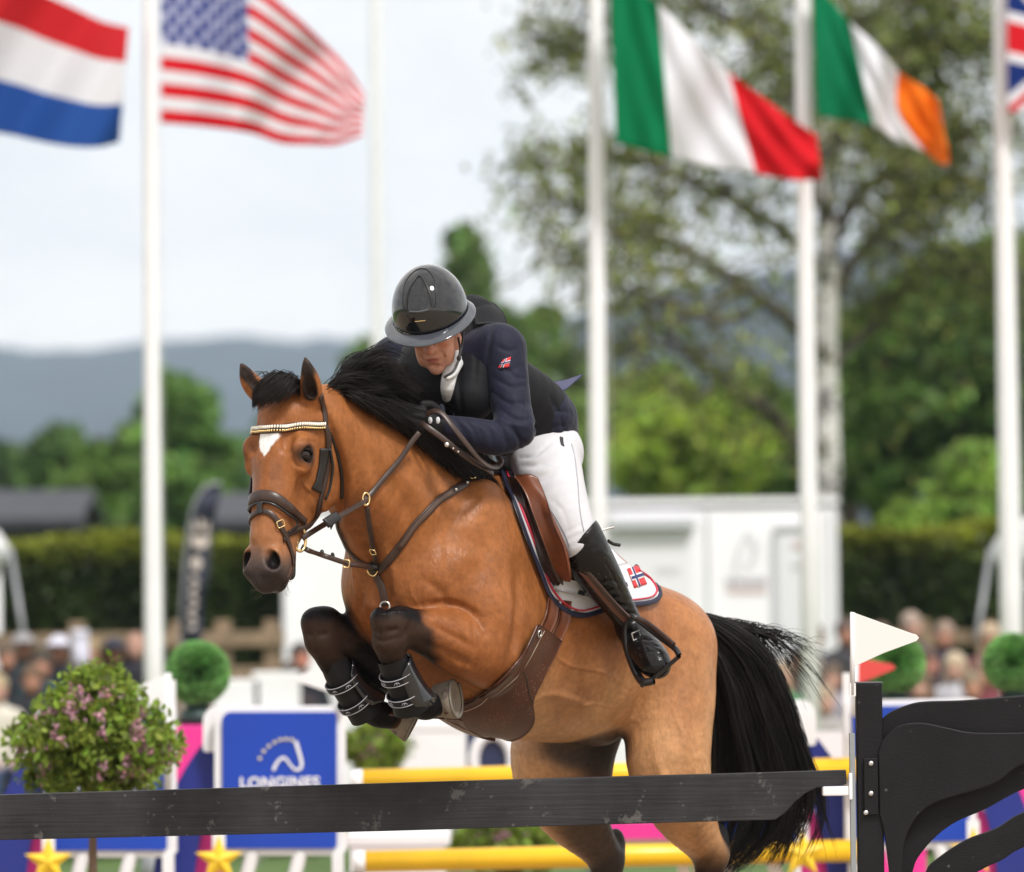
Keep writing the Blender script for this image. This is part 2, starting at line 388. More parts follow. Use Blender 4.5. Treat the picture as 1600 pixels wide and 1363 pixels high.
TST = [(-.05, 860, 950, .08), (.0, 830, 985, .17), (.08, 800, 1020, .225), (.16, 775, 1060, .245), (.3, 748, 1105, .262), (.45, 738, 1138, .27), (.6, 755, 1152, .285),
       (.8, 795, 1160, .30), (.95, 828, 1160, .30), (1.1, 868, 1148, .285), (1.25, 905, 1130, .27), (1.36, 945, 1110, .235), (1.45, 985, 1090, .17), (1.5, 1010, 1070, .10)]
# head frame
hh_ = math.radians(32); ht = math.radians(12); HS = 1.08
hd = np.array([-math.sin(hh_), -math.cos(hh_), 0]); rollh = math.radians(0)
HD = -HZ*math.cos(ht)+hd*math.sin(ht); HN = hd*math.cos(ht)+HZ*math.sin(ht); HW = np.cross(HZ, hd)
HO = P(429, 606, -.40); HAX = np.stack([HD, HN, HW]); HSV = np.array([.97, 1.08, 1.08])
def Q(d, n, w): return HO+HD*d*HSV[0]+HN*n*HSV[1]+HW*w*HSV[2]
def R(px, py, d, *r): return (*P(px, py, d), *r)

def build_horse_field():
    x0, x1 = P(355, 700, -.5)[0], P(1160, 700, .9)[0]; hx = P(545, 700, -.4)[0]; hz = P(500, 935, -.5)[2]
    fx = gridax((x0, hx, .0042), (hx, x1+.1, .0066)); fy = gridax((-.72, -.3, .0042), (-.3, 1.5, .0072))
    fz = gridax((.95, hz, .0066), (hz, P(400, 552, -.4)[2], .0042), (P(400, 552, -.4)[2], P(400, 552, -.4)[2]+.06, .01))
    f = Field(fx, fy, fz)
    lo = np.array([x0, -.2, 1.2]); hi = np.array([x1, 1.6, 2.6])
    f.put(torso_fn(TST), lo, hi, .03)
    # neck
    f.chain([R(690, 872, .22, .27, .215), R(632, 803, .08, .235, .178), R(585, 745, -.06, .20, .138), R(545, 696, -.18, .160, .098), R(510, 660, -.29, .118, .074)], .07, HL)
    # withers, chest, shoulders
    f.ell(HP(.5, 0, 775), (.22, .06, .09), np.stack([HF, HL, HZ]), .08)
    for sgn in (1, -1):
        ax = np.stack([HF, HL, HZ])
        f.ell(HP(.10, .095*sgn, 925), (.11, .095, .12), ax, .05)                 # breast muscle
        f.ell(HP(.28, .185*sgn, 880), (.13, .085, .26), ax, .07)                  # shoulder blade
        f.ell(HP(.36, .20*sgn, 975), (.13, .09, .13), ax, .06)                    # triceps
        f.ell(HP(1.27, .13*sgn, 1012), (.21, .155, .165), ax, .07)                   # croup / haunch
    # near (left) foreleg
    f.chain([R(742, 905, .10, .12), R(752, 960, .06, .125), R(757, 1012, .05, .105)], .05)
    f.chain([R(757, 1018, .06, .105), R(722, 1008, -.02, .098), R(680, 992, -.09, .078), R(640, 981, -.145, .060), R(615, 977, -.17, .056)], .03)
    f.ell(P(765, 1050, .10), (.045, .05, .045), None, .05)
    f.ell(P(606, 974, -.185), (.053, .048, .048), None, .025); f.ell(P(600, 966, -.20), (.040, .040, .040), None, .02); f.ell(P(628, 968, -.17), (.045, .045, .040), None, .02); f.ell(P(608, 1003, -.175), (.050, .048, .040), None, .03)
    f.chain([R(608, 1004, -.17, .050), R(616, 1035, -.14, .041), R(630, 1075, -.10, .036), R(646, 1098, -.07, .038)], .02)
    f.chain([R(646, 1098, -.07, .042), R(664, 1104, -.03, .044), R(680, 1100, .0, .040)], .02)
    # far (right) foreleg
    f.chain([R(600, 915, .32, .10), R(625, 985, .33, .11), R(632, 1035, .34, .095)], .05)
    f.chain([R(632, 1040, .34, .098), R(595, 1035, .27, .096), R(553, 1005, .17, .076), R(515, 985, .10, .060), R(505, 982, .08, .056)], .03)
    f.ell(P(497, 977, .07), (.052, .048, .048), None, .025); f.ell(P(492, 968, .06), (.040, .040, .036), None, .02); f.ell(P(510, 966, .08), (.042, .045, .036), None, .02); f.ell(P(502, 1004, .07), (.050, .048, .040), None, .03)
    f.chain([R(506, 1008, .08, .050), R(524, 1045, .11, .041), R(552, 1085, .15, .036), R(572, 1106, .18, .038)], .02)
    f.chain([R(572, 1106, .18, .042), R(592, 1116, .22, .044), R(612, 1120, .25, .040)], .02)
    # near hind leg
    f.chain([R(1035, 1010, .88, .17), R(1040, 1080, .84, .165), R(1044, 1140, .80, .145), R(1046, 1200, .78, .135), R(1066, 1262, .82, .108), R(1092, 1308, .90, .072), R(1112, 1335, .96, .058)], .06)
    f.ell(P(1124, 1312, .99), (.033, .04, .055), None, .03)
    f.chain([R(1110, 1335, .95, .056), R(1108, 1380, .95, .044), R(1112, 1440, .96, .038), R(1118, 1500, .97, .046), R(1105, 1545, .93, .04)], .02)
    # far hind leg
    f.chain([R(925, 1040, 1.06, .15), R(905, 1100, 1.02, .17), R(882, 1160, 1.00, .175), R(880, 1215, 1.00, .16), R(896, 1270, 1.04, .112), R(930, 1318, 1.10, .07), R(948, 1345, 1.15, .056)], .05)
    f.ell(P(962, 1320, 1.18), (.033, .04, .055), None, .03)
    f.chain([R(948, 1345, 1.15, .055), R(950, 1395, 1.15, .044), R(955, 1450, 1.16, .038), R(962, 1510, 1.17, .046), R(948, 1555, 1.13, .04)], .02)
    # sheath, stifle fold, dock
    f.ell(P(935, 1150, .78), (.06, .06, .035), None, .03)
    f.chain([R(1072, 972, 1.2, .035), R(1092, 985, 1.27, .03)], .03)
    # ---- head
    E = lambda d, n, w, r, k=.02, op='u', ax=None: f.ell(Q(d, n, w), np.array(r)*HSV, HAX if ax is None else ax, k, op)
    E(.085, -.085, 0, (.11, .085, .088), .04); E(.20, -.075, 0, (.11, .078, .092), .04)
    f.chain([(*Q(.16, -.085, 0), .085, .092), (*Q(.28, -.075, 0), .078, .084), (*Q(.38, -.07, 0), .072, .070), (*Q(.48, -.068, 0), .070, .060), (*Q(.54, -.07, 0), .072, .060)], .03, HW)
    f.chain([(*Q(.14, -.028, 0), .03, .055), (*Q(.30, -.024, 0), .027, .042), (*Q(.47, -.022, 0), .025, .034)], .03, HW)   # nasal bone
    for s in (1, -1):
        E(.185, -.040, .078*s, (.042, .034, .030), .022)          # brow
        E(.235, -.060, .085*s, (.035, .03, .02), .025)
        E(.215, -.195, .052*s, (.13, .122, .034), .035)            # cheek disc
        E(.26, -.10, .068*s, (.10, .03, .018), .02)               # facial crest
        E(.548, -.040, .044*s, (.042, .034, .022), .02)            # nostril flare
        E(.572, -.055, .033*s, (.04, .05, .028), .02)
        E(.06, -.10, .062*s, (.05, .05, .03), .03)                # ear base
    f.chain([(*Q(.26, -.22, 0), .085, .06), (*Q(.36, -.17, 0), .07, .05), (*Q(.46, -.13, 0), .05, .042), (*Q(.55, -.115, 0), .04, .038)], .04, HW)
    E(.56, -.075, 0, (.072, .060, .052), .03); E(.612, -.060, 0, (.036, .040, .032), .02); E(.602, -.115, 0, (.032, .028, .030), .018)
    for s in (1, -1):
        E(.205, -.055, .104*s, (.024, .026, .022), .008, 's')      # socket
        a = np.stack([HD*.9+HN*.2, HN, HW]); a[0] /= np.linalg.norm(a[0])
        axn = np.stack([HD*.82+HW*s*.35+HN*.3, HN, HW]); axn[0] /= np.linalg.norm(axn[0])
        axn[1] = HN-axn[0]*(HN@axn[0]); axn[1] /= np.linalg.norm(axn[1]); axn[2] = np.cross(axn[0], axn[1])
        E(.552, -.012, .046*s, (.034, .030, .018), .010, 's', axn)
        E(.16, -.012, .055*s, (.04, .012, .016), .03, 's')         # hollow above the eye
        E(.36, -.09, .075*s, (.09, .03, .018), .04, 's')
        f.chain([(*Q(.585, -.085, .055*s), .003), (*Q(.545, -.092, .062*s), .003), (*Q(.50, -.098, .062*s), .002)], .004, op='s')
        # ear: leaf shaped cup, opening to the front
    f.chain([(*Q(.607, -.09, -.045), .003), (*Q(.625, -.088, 0), .003), (*Q(.607, -.09, .045), .003)], .005, op='s')
    ears = [((488, 626, -.39), (484, 592, -.44), (477, 560, -.45), 1), ((410, 620, -.33), (390, 595, -.345), (377, 569, -.35), -1)]
    for b, c, t, s in ears:
        f.chain([R(*b, .030), R(b[0]*.5+c[0]*.5, b[1]*.5+c[1]*.5, (b[2]+c[2])/2, .034), R(*c, .029), R(c[0]*.45+t[0]*.55, c[1]*.45+t[1]*.55, t[2], .018), R(*t, .005)], .02)
        fx_ = -.035
        mdl = lambda a, b_, u: a+(b_-a)*u
        f.chain([R(b[0]+1+s*-2, mdl(b[1], c[1], .35), b[2]-.045, .014), R(c[0]+s*-3, c[1], c[2]-.04, .022), R(mdl(c[0], t[0], .5)-s*2, mdl(c[1], t[1], .5), t[2]-.028, .013), R(t[0]-s*1, t[1]+8, t[2]-.015, .004)], .006, op='s')
    # ---- surface relief: muscle and tendon lines, skin folds
    return f
hf = build_horse_field()
HV, HQ = hf.mesh(0, 2)
del hf
def smst(a, b, x): t = np.clip((x-a)/(b-a), 0, 1); return t*t*(3-2*t)
def seg_dist(V, a, b):
    a, b = np.asarray(a), np.asarray(b); ba = b-a; t = np.clip(((V-a)@ba)/(ba@ba), 0, 1); return np.linalg.norm(V-a-t[:, None]*ba, axis=1), t
def chain_dist(V, pts):
    D = np.full(len(V), 9.); T = np.zeros(len(V)); n = len(pts)-1
    for i in range(n):
        d, t = seg_dist(V, pts[i], pts[i+1]); m = d < D; D[m] = d[m]; T[m] = (i+t[m])/n
    return D, T
def vnoise(V, sc, seed=0):
    "cheap smooth value noise"
    r = np.random.RandomState(seed); tab = r.rand(64, 64, 64); q = V*sc+1000; i = np.floor(q).astype(int); f = q-i; f = f*f*(3-2*f); o = 0
    for a in (0, 1):
        for b in (0, 1):
            for c in (0, 1):
                o = o+tab[(i[:, 0]+a) % 64, (i[:, 1]+b) % 64, (i[:, 2]+c) % 64]*(f[:, 0] if a else 1-f[:, 0])*(f[:, 1] if b else 1-f[:, 1])*(f[:, 2] if c else 1-f[:, 2])
    return o
def horse_color(V):
    n = len(V); bay = np.array([.285, .105, .032]); C = np.tile(bay, (n, 1)); n1 = vnoise(V, 5, 1); n2 = vnoise(V, 22, 2); n3 = vnoise(V, 90, 3)
    x, y = V[:, 0]-HA[0], V[:, 1]-HA[1]; s = -(x*HF[0]+y*HF[1]); l = x*HL[0]+y*HL[1]
    def mixc(C, c, m): return C*(1-m[:, None])+np.array(c)*m[:, None]
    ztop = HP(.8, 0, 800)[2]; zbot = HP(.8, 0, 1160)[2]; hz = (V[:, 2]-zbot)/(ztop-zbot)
    C = mixc(C, (.56, .32, .155), smst(.55, .0, hz)*smst(.15, .5, s)*.85)            # paler belly and flank: coat variation, with some light painted in
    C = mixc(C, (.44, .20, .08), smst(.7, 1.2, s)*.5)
    C = mixc(C, (.20, .062, .018), smst(.35, .75, n1)*.45); C = mixc(C, (.20, .065, .020), smst(.35, -.05, s)*smst(HP(0, 0, 800)[2], HP(0, 0, 960)[2], V[:, 2])*.55)
    n4 = vnoise(V*np.array([1, 1, .5]), 45, 4); C *= (.86+.28*n2)[:, None]*(.94+.12*n3)[:, None]*(.93+.14*n4)[:, None]
    blk = (.006, .005, .0055)
    # points: legs
    for kn, ft, el in (((606, 978, -.18), (646, 1098, -.07), (700, 1000, -.05)), ((499, 982, .07), (572, 1106, .18), (560, 1010, .19))):
        d, t = chain_dist(V, [P(*kn), P(*ft)]); dk = np.linalg.norm(V-P(*kn), axis=1)
        C = mixc(C, blk, smst(.140, .098, d+.03*(n2-.5)))
        d2, t2 = chain_dist(V, [P(*kn), P(*el)]); C = mixc(C, (.045, .026, .018), smst(.95, .2, t2+.35*(vnoise(V*np.array([.5, .5, 2.2]), 50, 9)-.5))*smst(.13, .08, d2)*.9*smst(.25, -.1, (V[:, 2]-P(*kn)[2])/.1+.2*n2+t2*.8-.3))
        d3, t3 = chain_dist(V, [P(*ft), P(ft[0]+40, ft[1], ft[2]+.1)]); C = mixc(C, blk, smst(.09, .06, d3))
    for hk, lo_ in (((1110, 1325, .95), (1112, 1500, .96)), ((950, 1335, 1.15), (960, 1520, 1.17))):
        d, t = chain_dist(V, [P(*hk), P(*lo_)]); C = mixc(C, blk, smst(.12, .07, d)*smst(P(1100, 1315, 1)[2]+.05, P(1100, 1345, 1)[2]-.05, V[:, 2]))
        dk = np.linalg.norm(V-P(hk[0]+14, hk[1]-18, hk[2]+.04), axis=1); C = mixc(C, blk, smst(.1, .055, dk))
    # inner thighs / groin
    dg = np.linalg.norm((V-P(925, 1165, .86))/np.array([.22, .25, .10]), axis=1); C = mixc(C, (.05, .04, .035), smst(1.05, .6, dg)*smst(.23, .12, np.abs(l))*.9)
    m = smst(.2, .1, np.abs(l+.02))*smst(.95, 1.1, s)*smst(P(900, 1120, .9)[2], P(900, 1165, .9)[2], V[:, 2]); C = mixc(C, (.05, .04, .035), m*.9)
    # head
    q = (V-HO)@HAX.T/HSV; d, nn, w = q.T; inh = (np.abs(w) < .16) & (nn > -.36) & (d > -.16) & (V[:, 1] < -.2)
    f_ = inh.astype(float)
    C = mixc(C, (.28, .098, .03), f_*smst(-.2, -.05, nn)*.5)
    C = mixc(C, (.30, .13, .055), f_*smst(.38, .5, d+.03*n2)*.8)
    C = mixc(C, (.075, .055, .05), f_*smst(.48, .56, d-.02*np.abs(w)/.05+.05*(n2-.5)))
    C = mixc(C, (.03, .022, .02), f_*smst(.57, .61, d+.03*(n2-.5))*.8)
    for sg in (1, -1):
        de = np.sqrt(((d-.205)/.042)**2+((nn+.055)/.05)**2+((w-.095*sg)/.04)**2); C = mixc(C, (.035, .022, .018), f_*smst(1.25, .6, de+.3*(n2-.5)))
        dn = np.sqrt(((d-.552)/.034)**2+((nn+.03)/.04)**2+((w-.045*sg)/.02)**2); C = mixc(C, (.008, .006, .006), f_*smst(1.1, .75, dn))
        C = mixc(C, (.17, .10, .07), f_*smst(.028, .008, np.abs(w-.03*sg-.006))*smst(.2, .27, d)*smst(.40, .30, d)*smst(-.06, -.03, nn)*.55*n1)
    # star: inverted drop
    sw = np.interp(d, [.125, .14, .165, .19, .215, .225], [.0, .035, .034, .022, .008, .0]); st = smst(.003, -.003, np.abs(w-.0+.002)-sw-.006*(n3-.5))
    C = mixc(C, (.80, .78, .76), f_*st*(nn > -.04)*smst(.12, .13, d)*smst(.232, .22, d))
    C = mixc(C, (.20, .10, .05), f_*smst(.006, .0, np.abs(w-.004))*smst(.0, .0, d)*0)
    # ears
    for b, t in (((488, 626, -.39), (477, 560, -.45)), ((404, 612, -.33), (378, 569, -.35))):
        dd, tt = seg_dist(V, P(*b), P(*t)); m = smst(.06, .045, dd)*(V[:, 2] > P(*b)[2]-.01); fr = smst(0, -.02, V[:, 1]-np.interp(tt, [0, 1], [P(*b)[1], P(*t)[1]])+.004)
        C = mixc(C, (.05, .03, .022), m*np.clip(smst(.55, .8, tt), 0, 1))
    for il in (((485, 615, -.435), (481, 592, -.48), (478, 574, -.475)), ((410, 612, -.375), (393, 595, -.385), (385, 582, -.375))):
        dd, tt = chain_dist(V, [P(*a_) for a_ in il]); C = mixc(C, (.022, .014, .011), smst(.030, .019, dd)*(V[:, 2] > P(400, 634, -.4)[2]))
    # crest side dark roots below mane, forelock roots
    return np.clip(C, .004, .9)
def coat_extra(t, b, tcn):
    a = t.nodes.new('ShaderNodeVertexColor'); a.layer_name = 'Col'; r = t.nodes.new('ShaderNodeMapRange'); r.inputs[1].default_value = .02; r.inputs[2].default_value = .2; r.inputs[3].default_value = .09; r.inputs[4].default_value = .27
    t.links.new(a.outputs[0], r.inputs[0]); t.links.new(r.outputs[0], b.inputs['Specular IOR Level'])
def vnormals(V, Q4):
    a = np.cross(V[Q4[:, 2]]-V[Q4[:, 0]], V[Q4[:, 3]-0]-V[Q4[:, 1]]); N = np.zeros_like(V)
    for i in range(4): np.add.at(N, Q4[:, i], a)
    return N/(np.linalg.norm(N, axis=1)[:, None]+1e-12)
def relief(V, Nn, bvh, lines):
    D = np.zeros(len(V))
    for path, dp, wd in lines:
        q = spline(path, 6); pts = [hit(bvh, x, y)[0] for x, y in q]; d, t = chain_dist(V, pts)
        D += 1.45*dp*np.exp(-(d/wd)**2)*np.sin(np.clip(t, .04, .96)*math.pi)**.5
    return V+Nn*D[:, None]
LINES = [([(850, 1010), (890, 1040), (940, 1050), (985, 1075)], .0022, .005), ([(880, 1120), (920, 1100), (960, 1105)], .0022, .005), ([(690, 960), (720, 985), (735, 1010)], .0022, .005), ([(650, 880), (640, 920), (655, 950)], .002, .005), ([(760, 900), (745, 950), (752, 1000)], .0022, .005), ([(1060, 1040), (1050, 1100), (1070, 1160), (1062, 1220)], .0022, .005), ([(840, 870), (850, 930), (845, 990)], -.003, .02), ([(905, 980), (905, 1040), (900, 1100)], -.0025, .02), ([(620, 700), (650, 740), (690, 790), (700, 840)], -.004, .02), ([(720, 800), (700, 850), (705, 900)], -.004, .02), ([(581, 984), (592, 990)], -.006, .007), ([(606, 986), (622, 984)], -.006, .007), ([(580, 996), (600, 1002), (625, 996)], -.004, .006), ([(474, 988), (486, 994)], -.006, .007), ([(498, 992), (512, 990)], -.005, .007), ([(590, 960), (615, 955), (640, 960)], .003, .008), ([(640, 975), (632, 995)], -.005, .008), ([(700, 1065), (740, 1085), (780, 1080)], -.004, .01), ([(870, 1010), (880, 1060), (900, 1100)], -.004, .04), ([(930, 1020), (945, 1070), (950, 1110)], .004, .03), ([(820, 1100), (860, 1085), (910, 1100), (950, 1120)], .0035, .012), ([(640, 780), (620, 830), (612, 880)], -.005, .02), ([(770, 800), (760, 860), (740, 910)], -.005, .03), ([(840, 960), (835, 1010), (850, 1060)], -.004, .03), ([(660, 905), (690, 925), (700, 945)], -.005, .015), ([(1085, 1040), (1090, 1120), (1085, 1190)], -.005, .02),([(1020, 1150), (1030, 1200), (1050, 1250)], .004, .015), ([(508, 640), (526, 690), (537, 745), (534, 795), (517, 828)], -.016, .013), ([(738, 770), (690, 830), (655, 885), (645, 940)], -.008, .034), ([(548, 815), (575, 860), (588, 905)], -.012, .022),
    ([(560, 690), (600, 745), (640, 800), (660, 860)], -.006, .035), ([(650, 950), (700, 944), (738, 957), (757, 990)], -.010, .013),
    ([(735, 960), (744, 1000), (742, 1030)], -.005, .012), ([(808, 880), (812, 950), (806, 1010), (786, 1060)], -.012, .036),
    ([(1020, 1030), (1004, 1085), (990, 1130)], -.010, .022), ([(1000, 1010), (985, 1060), (965, 1110)], .006, .03), ([(1045, 955), (1065, 1010), (1062, 1110), (1060, 1190)], -.006, .028),
    ([(602, 900), (606, 930), (600, 962)], -.012, .02), ([(660, 968), (705, 992), (742, 1012)], -.006, .012), ([(655, 1000), (700, 1022), (740, 1040)], -.005, .012),
    ([(700, 900), (735, 870), (770, 880)], .005, .03), ([(690, 830), (740, 850), (790, 900)], -.005, .03), ([(565, 925), (560, 960)], -.008, .015),
    ([(452, 742), (447, 775), (458, 812)], .0028, .006), ([(470, 752), (490, 770), (510, 765)], .0022, .006), ([(492, 742), (500, 790), (520, 800)], .0025, .007),
    ([(455, 700), (460, 725), (478, 733)], -.003, .006), ([(462, 692), (476, 688), (492, 692)], -.003, .005), ([(425, 745), (418, 800)], -.002, .012), ([(440, 850), (447, 870)], -.003, .01),
    ([(1045, 1270), (1075, 1310)], -.006, .012), ([(890, 1265), (925, 1310)], -.006, .012), ([(740, 1050), (700, 1035)], .004, .012)]
HV = relief(HV, vnormals(HV, HQ), bvh_of(HV, HQ), LINES)
M_COAT = mat('horse_coat', vcol=True, rough=.40, spec=.27, noise=(55, .20, 10), bump=(110, .45, .005, (1, 1, .3)), sheen=.0, rvar=(9, .12), extra=coat_extra)
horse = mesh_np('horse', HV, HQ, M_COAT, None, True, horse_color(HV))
tag(horse, 'bay horse with a white star jumping over the black plank, forelegs folded', 'horse')
HB = bvh_of(HV, HQ)
# ---------------------------------------------------------------- eyes, mane, forelock, tail, hooves
M_HAIR = mat('black_hair', (.010, .008, .007), .5, spec=.26, noise=(7, .5, 4))
M_EYE = mat('dark_eye', (.014, .006, .003), .06, spec=.45)
M_HOOF = mat('hoof_horn', (.21, .175, .135), .8, noise=(18, .35, 4), bump=(40, .3, .004), extra=specks(9, .56, (.09, .07, .06)))
M_STEEL = mat('worn_steel', (.62, .60, .57), .3, metal=1); M_SHOE = mat('muddy_shoe_steel', (.25, .23, .20), .6, metal=.6, extra=specks(12, .5, (.2, .17, .13), None, .9))
def horse_part(name, V, F, m, col=None, smooth=True, **k): return mesh_np(name, V, F, m, horse, smooth, col)
for s in (1, -1):
    V, F = ball_np(Q(.205, -.056, .082*s), .0240, 24, 16); e = horse_part('eye', V, F, M_EYE)
    ax = [HD, HN*.35+HW*s*.94, None]; ax[1] = ax[1]/np.linalg.norm(ax[1]); ax[2] = np.cross(ax[0], ax[1]); ec = Q(.205, -.056, .084*s)
    for up, nm in ((1, 'upper'), (-1, 'lower')):
        pts = []
        for a in np.linspace(0, math.pi, 15):
            y = math.cos(a)*.0255; x = math.sin(a)*.0155*(-1 if up > 0 else .75); z = math.sqrt(max(0, .0262**2-x*x-y*y*.9))
            pts.append(ec+ax[2]*y+ax[0]*x+ax[1]*z)
        V, F = tube_np(pts, np.interp(np.linspace(0, 1, 15), [0, .5, 1], [.003, .0062 if up > 0 else .0034, .003]), 8)
        horse_part('eyelid', V, F, mat('eyelid_skin', (.014, .010, .009), .75, spec=.15))
# mane: roots on the crest, hair streams back (to the right) and up
crest = [(512, 600), (540, 607), (575, 622), (610, 642), (645, 665), (680, 688), (712, 708), (740, 728)]
def crest_pt(u):
    q = spline(crest, 10); x, y = np.array([np.interp(u, np.linspace(0, 1, len(q)), q[:, i]) for i in (0, 1)]); return x, y
S = []
dcr = lambda u: -.30+.62*u
NL = 120
for k in range(NL):
    u0 = (k+rng.rand())/NL; layer = rng.rand(); L0 = np.interp(u0, [0, .25, .45, .7, 1], [108, 104, 82, 76, 55])*rng.uniform(.65, 1.1); dd0 = rng.normal(-.01, .045)
    a0 = np.interp(layer, [0, .3, .75, 1], [34, 18, 0, -18])+np.interp(u0, [0, .2, .45, .7, 1], [-8, -3, 16, 25, 28])+rng.normal(0, 5); lift0 = np.interp(layer, [0, 1], [-4, -18])*np.interp(u0, [0, .3, 1], [1.0, 1.2, .8]); cv = rng.normal(0, 7); tip = rng.normal(0, 6, 2); sp_ = rng.uniform(.12, .45)
    for i in range(int(rng.uniform(30, 62))):
        u = np.clip(u0+rng.normal(0, .016), 0, 1); x, y = crest_pt(u); x += rng.normal(0, 3); y += rng.uniform(-6, 8); d = dcr(u)+rng.normal(0, .02); L = L0*rng.uniform(.72, 1.05)
        xc, yc = crest_pt(u0); a = math.radians(a0+rng.normal(0, 2.5)); dx, dy = math.cos(a), math.sin(a); w1, w2 = rng.normal(0, 2, 2); m = sp_
        ex = (xc+(x-xc)*m)+dx*L+tip[0]; ey = (yc+(y-yc)*m)+dy*L+lift0*.5+tip[1]+rng.normal(0, 2.5)
        mx_, my_ = (xc+(x-xc)*(m+.25)), (yc+(y-yc)*(m+.25))
        S.append([P(x, y+8, d), P(x+dx*L*.3, y+dy*L*.3+lift0+w1+cv*.6, d-.01+dd0*.3), P(mx_+dx*L*.65, my_+dy*L*.65+lift0*1.1+w2+cv, d+.05+dd0*.8), P(ex, ey, d+.13+dd0*1.6)])
# hair lying down the near side of the crest
for i in range(2600):
    u = rng.uniform(.05, 1)**.8; x, y = crest_pt(u); d = dcr(u)-.05
    x += rng.normal(0, 4); y += rng.uniform(-2, 12); L = np.interp(u, [0, .5, .8, 1], [60, 110, 110, 50])*rng.uniform(.5, 1.05)
    a = math.radians(np.interp(u, [0, .5, .9, 1], [28, 38, 50, 40])+rng.normal(0, 6)); dx, dy = math.cos(a), math.sin(a)
    S.append([P(x, y, d+.02), P(x+dx*L*.35, y+dy*L*.35-4, d-.035), P(x+dx*L*.7, y+dy*L*.7-3, d-.02), P(x+dx*L, y+dy*L, d+.03+rng.normal(0, .015))])
for i in range(110):  # stray wisps
    u = rng.rand()*.4; x, y = crest_pt(u); d = dcr(u); L = rng.uniform(70, 120); a = math.radians(rng.uniform(-26, 24)); dx, dy = math.cos(a), math.sin(a)
    S.append([P(x, y, d), P(x+dx*L*.3, y+dy*L*.3-15, d), P(x+dx*L*.65, y+dy*L*.65-14+rng.normal(0, 8), d+.05), P(x+dx*L, y+dy*L+rng.normal(0, 14), d+.1)])
hair('mane', S, M_HAIR, horse, 8, .0011)
# forelock: swept to the left between and behind the ears
S = []
for i in range(1500):
    u = rng.rand(); x, y = 425+45*u+rng.normal(0, 3), 610-8*math.sin(u*3)+rng.normal(0, 5); d = -.36-.02*u
    L = min(rng.uniform(22, 68), x-398+rng.uniform(0, 5)); ang = math.radians(np.interp(rng.rand(), [0, 1], [150, 178])); 
    S.append([P(x+8, y+2, d), P(x-L*.3, y-10, d-.075), P(x-L*.75, y+L*.18, d-.10), P(x-L, y+L*.45+rng.normal(0, 4), d-.085)])
for i in range(26):
    x, y = rng.uniform(420, 470), 605; S.append([P(x, y, -.38), P(x-12, y-rng.uniform(14, 26), -.42), P(x-30, y-rng.uniform(8, 20), -.43), P(x-45, y+rng.uniform(-12, 8), -.42)])
S = np.array(S)
hair('forelock', S, M_HAIR, horse, 7, .0011)
# tail
S = []
def tpath(v):
    "centre lines of the tail fan, v 0 = outer/top edge, 1 = inner edge against the thigh"
    O = [(1068, 958), (1125, 968), (1190, 1010), (1228, 1090), (1254, 1180), (1276, 1262), (1240, 1345)]
    Mi = [(1075, 975), (1110, 1000), (1150, 1060), (1172, 1140), (1190, 1220), (1192, 1290), (1120, 1372)]
    I = [(1082, 990), (1100, 1020), (1114, 1070), (1120, 1140), (1122, 1210), (1118, 1290), (1085, 1400)]
    return [tuple(np.interp(v, [0, .5, 1], [O[k][j], Mi[k][j], I[k][j]]) for j in (0, 1)) for k in range(7)]
TG = [spline(np.array(tpath(v_)), 8) for v_ in np.linspace(0, 1, 21)]; TG = np.array([[np.interp(np.linspace(0, 1, 60), np.linspace(0, 1, len(g_)), g_[:, j]) for j in (0, 1)] for g_ in TG])   # 21,2,60
def tp_(v, t):
    a = np.clip(v, 0, 1)*20; i0 = np.clip(a.astype(int), 0, 19); f = a-i0; b = np.clip(t, 0, 1)*59; k0 = np.clip(b.astype(int), 0, 58); g = b-k0
    return np.array([(TG[i0, j, k0]*(1-g)+TG[i0, j, k0+1]*g)*(1-f)+(TG[i0+1, j, k0]*(1-g)+TG[i0+1, j, k0+1]*g)*f for j in (0, 1)]).T
for k in range(130):
    vk = rng.rand()**1.25; ek = rng.uniform(.62, 1.03) if rng.rand() < .8 else rng.uniform(.4, .7); ph, fr_, am = rng.rand()*6, rng.uniform(5, 10), rng.normal(0, 7); dk = rng.normal(0, .05); bend = rng.normal(0, 9)
    for i in range(int(rng.uniform(40, 75))):
        v = np.clip(vk+rng.normal(0, .05), 0, 1); t = np.linspace(0, 1, 10); cvg = np.clip(t*1.3-.25, 0, 1)**1.2*rng.uniform(.6, .95); vv = v+(vk-v)*cvg; e = ek*rng.uniform(.88, 1.04)
        q = tp_(vv, t*e); jx, jy = rng.normal(0, 4, 2); d = 1.22+.12*t+(dk+rng.normal(0, .02)*(1-cvg))*(.3+t)
        wv = am*np.sin(t*fr_+ph)*t+bend*t**2; S.append([P(a+jx*(.4+b*.5)+c, y_+jy*(.4+b*.5), dd) for (a, y_), b, c, dd in zip(q, t, wv, d)])
S = [np.array(s_)[np.linspace(0, len(s_)-1, 10).round().astype(int)] for s_ in S]
for i in range(150):   # flyaway hairs to the right
    t = np.linspace(0, 1, 10); x0, y0 = rng.uniform(1090, 1180), 0; y0 = 962+max(0, x0-1120)*.35; L = rng.uniform(50, 150); sag = rng.uniform(.1, 1.1)
    S.append([P(x0+L*a, y0+6+rng.normal(0, 2)+sag*L*a*a+8*math.sin(a*4+i)*a, 1.25+.1*a) for a in t])
for i in range(150):
    t = np.linspace(0, 1, 10); x0, y0 = rng.uniform(1190, 1262), 0; y0 = np.interp(x0, [1190, 1262], [1020, 1220]); L = rng.uniform(60, 150)
    S.append([P(x0+10+L*a*.35*math.sin(i), y0+L*a, 1.3+.08*a) for a in t])
hair('tail', S, M_HAIR, horse, 14, .0015)
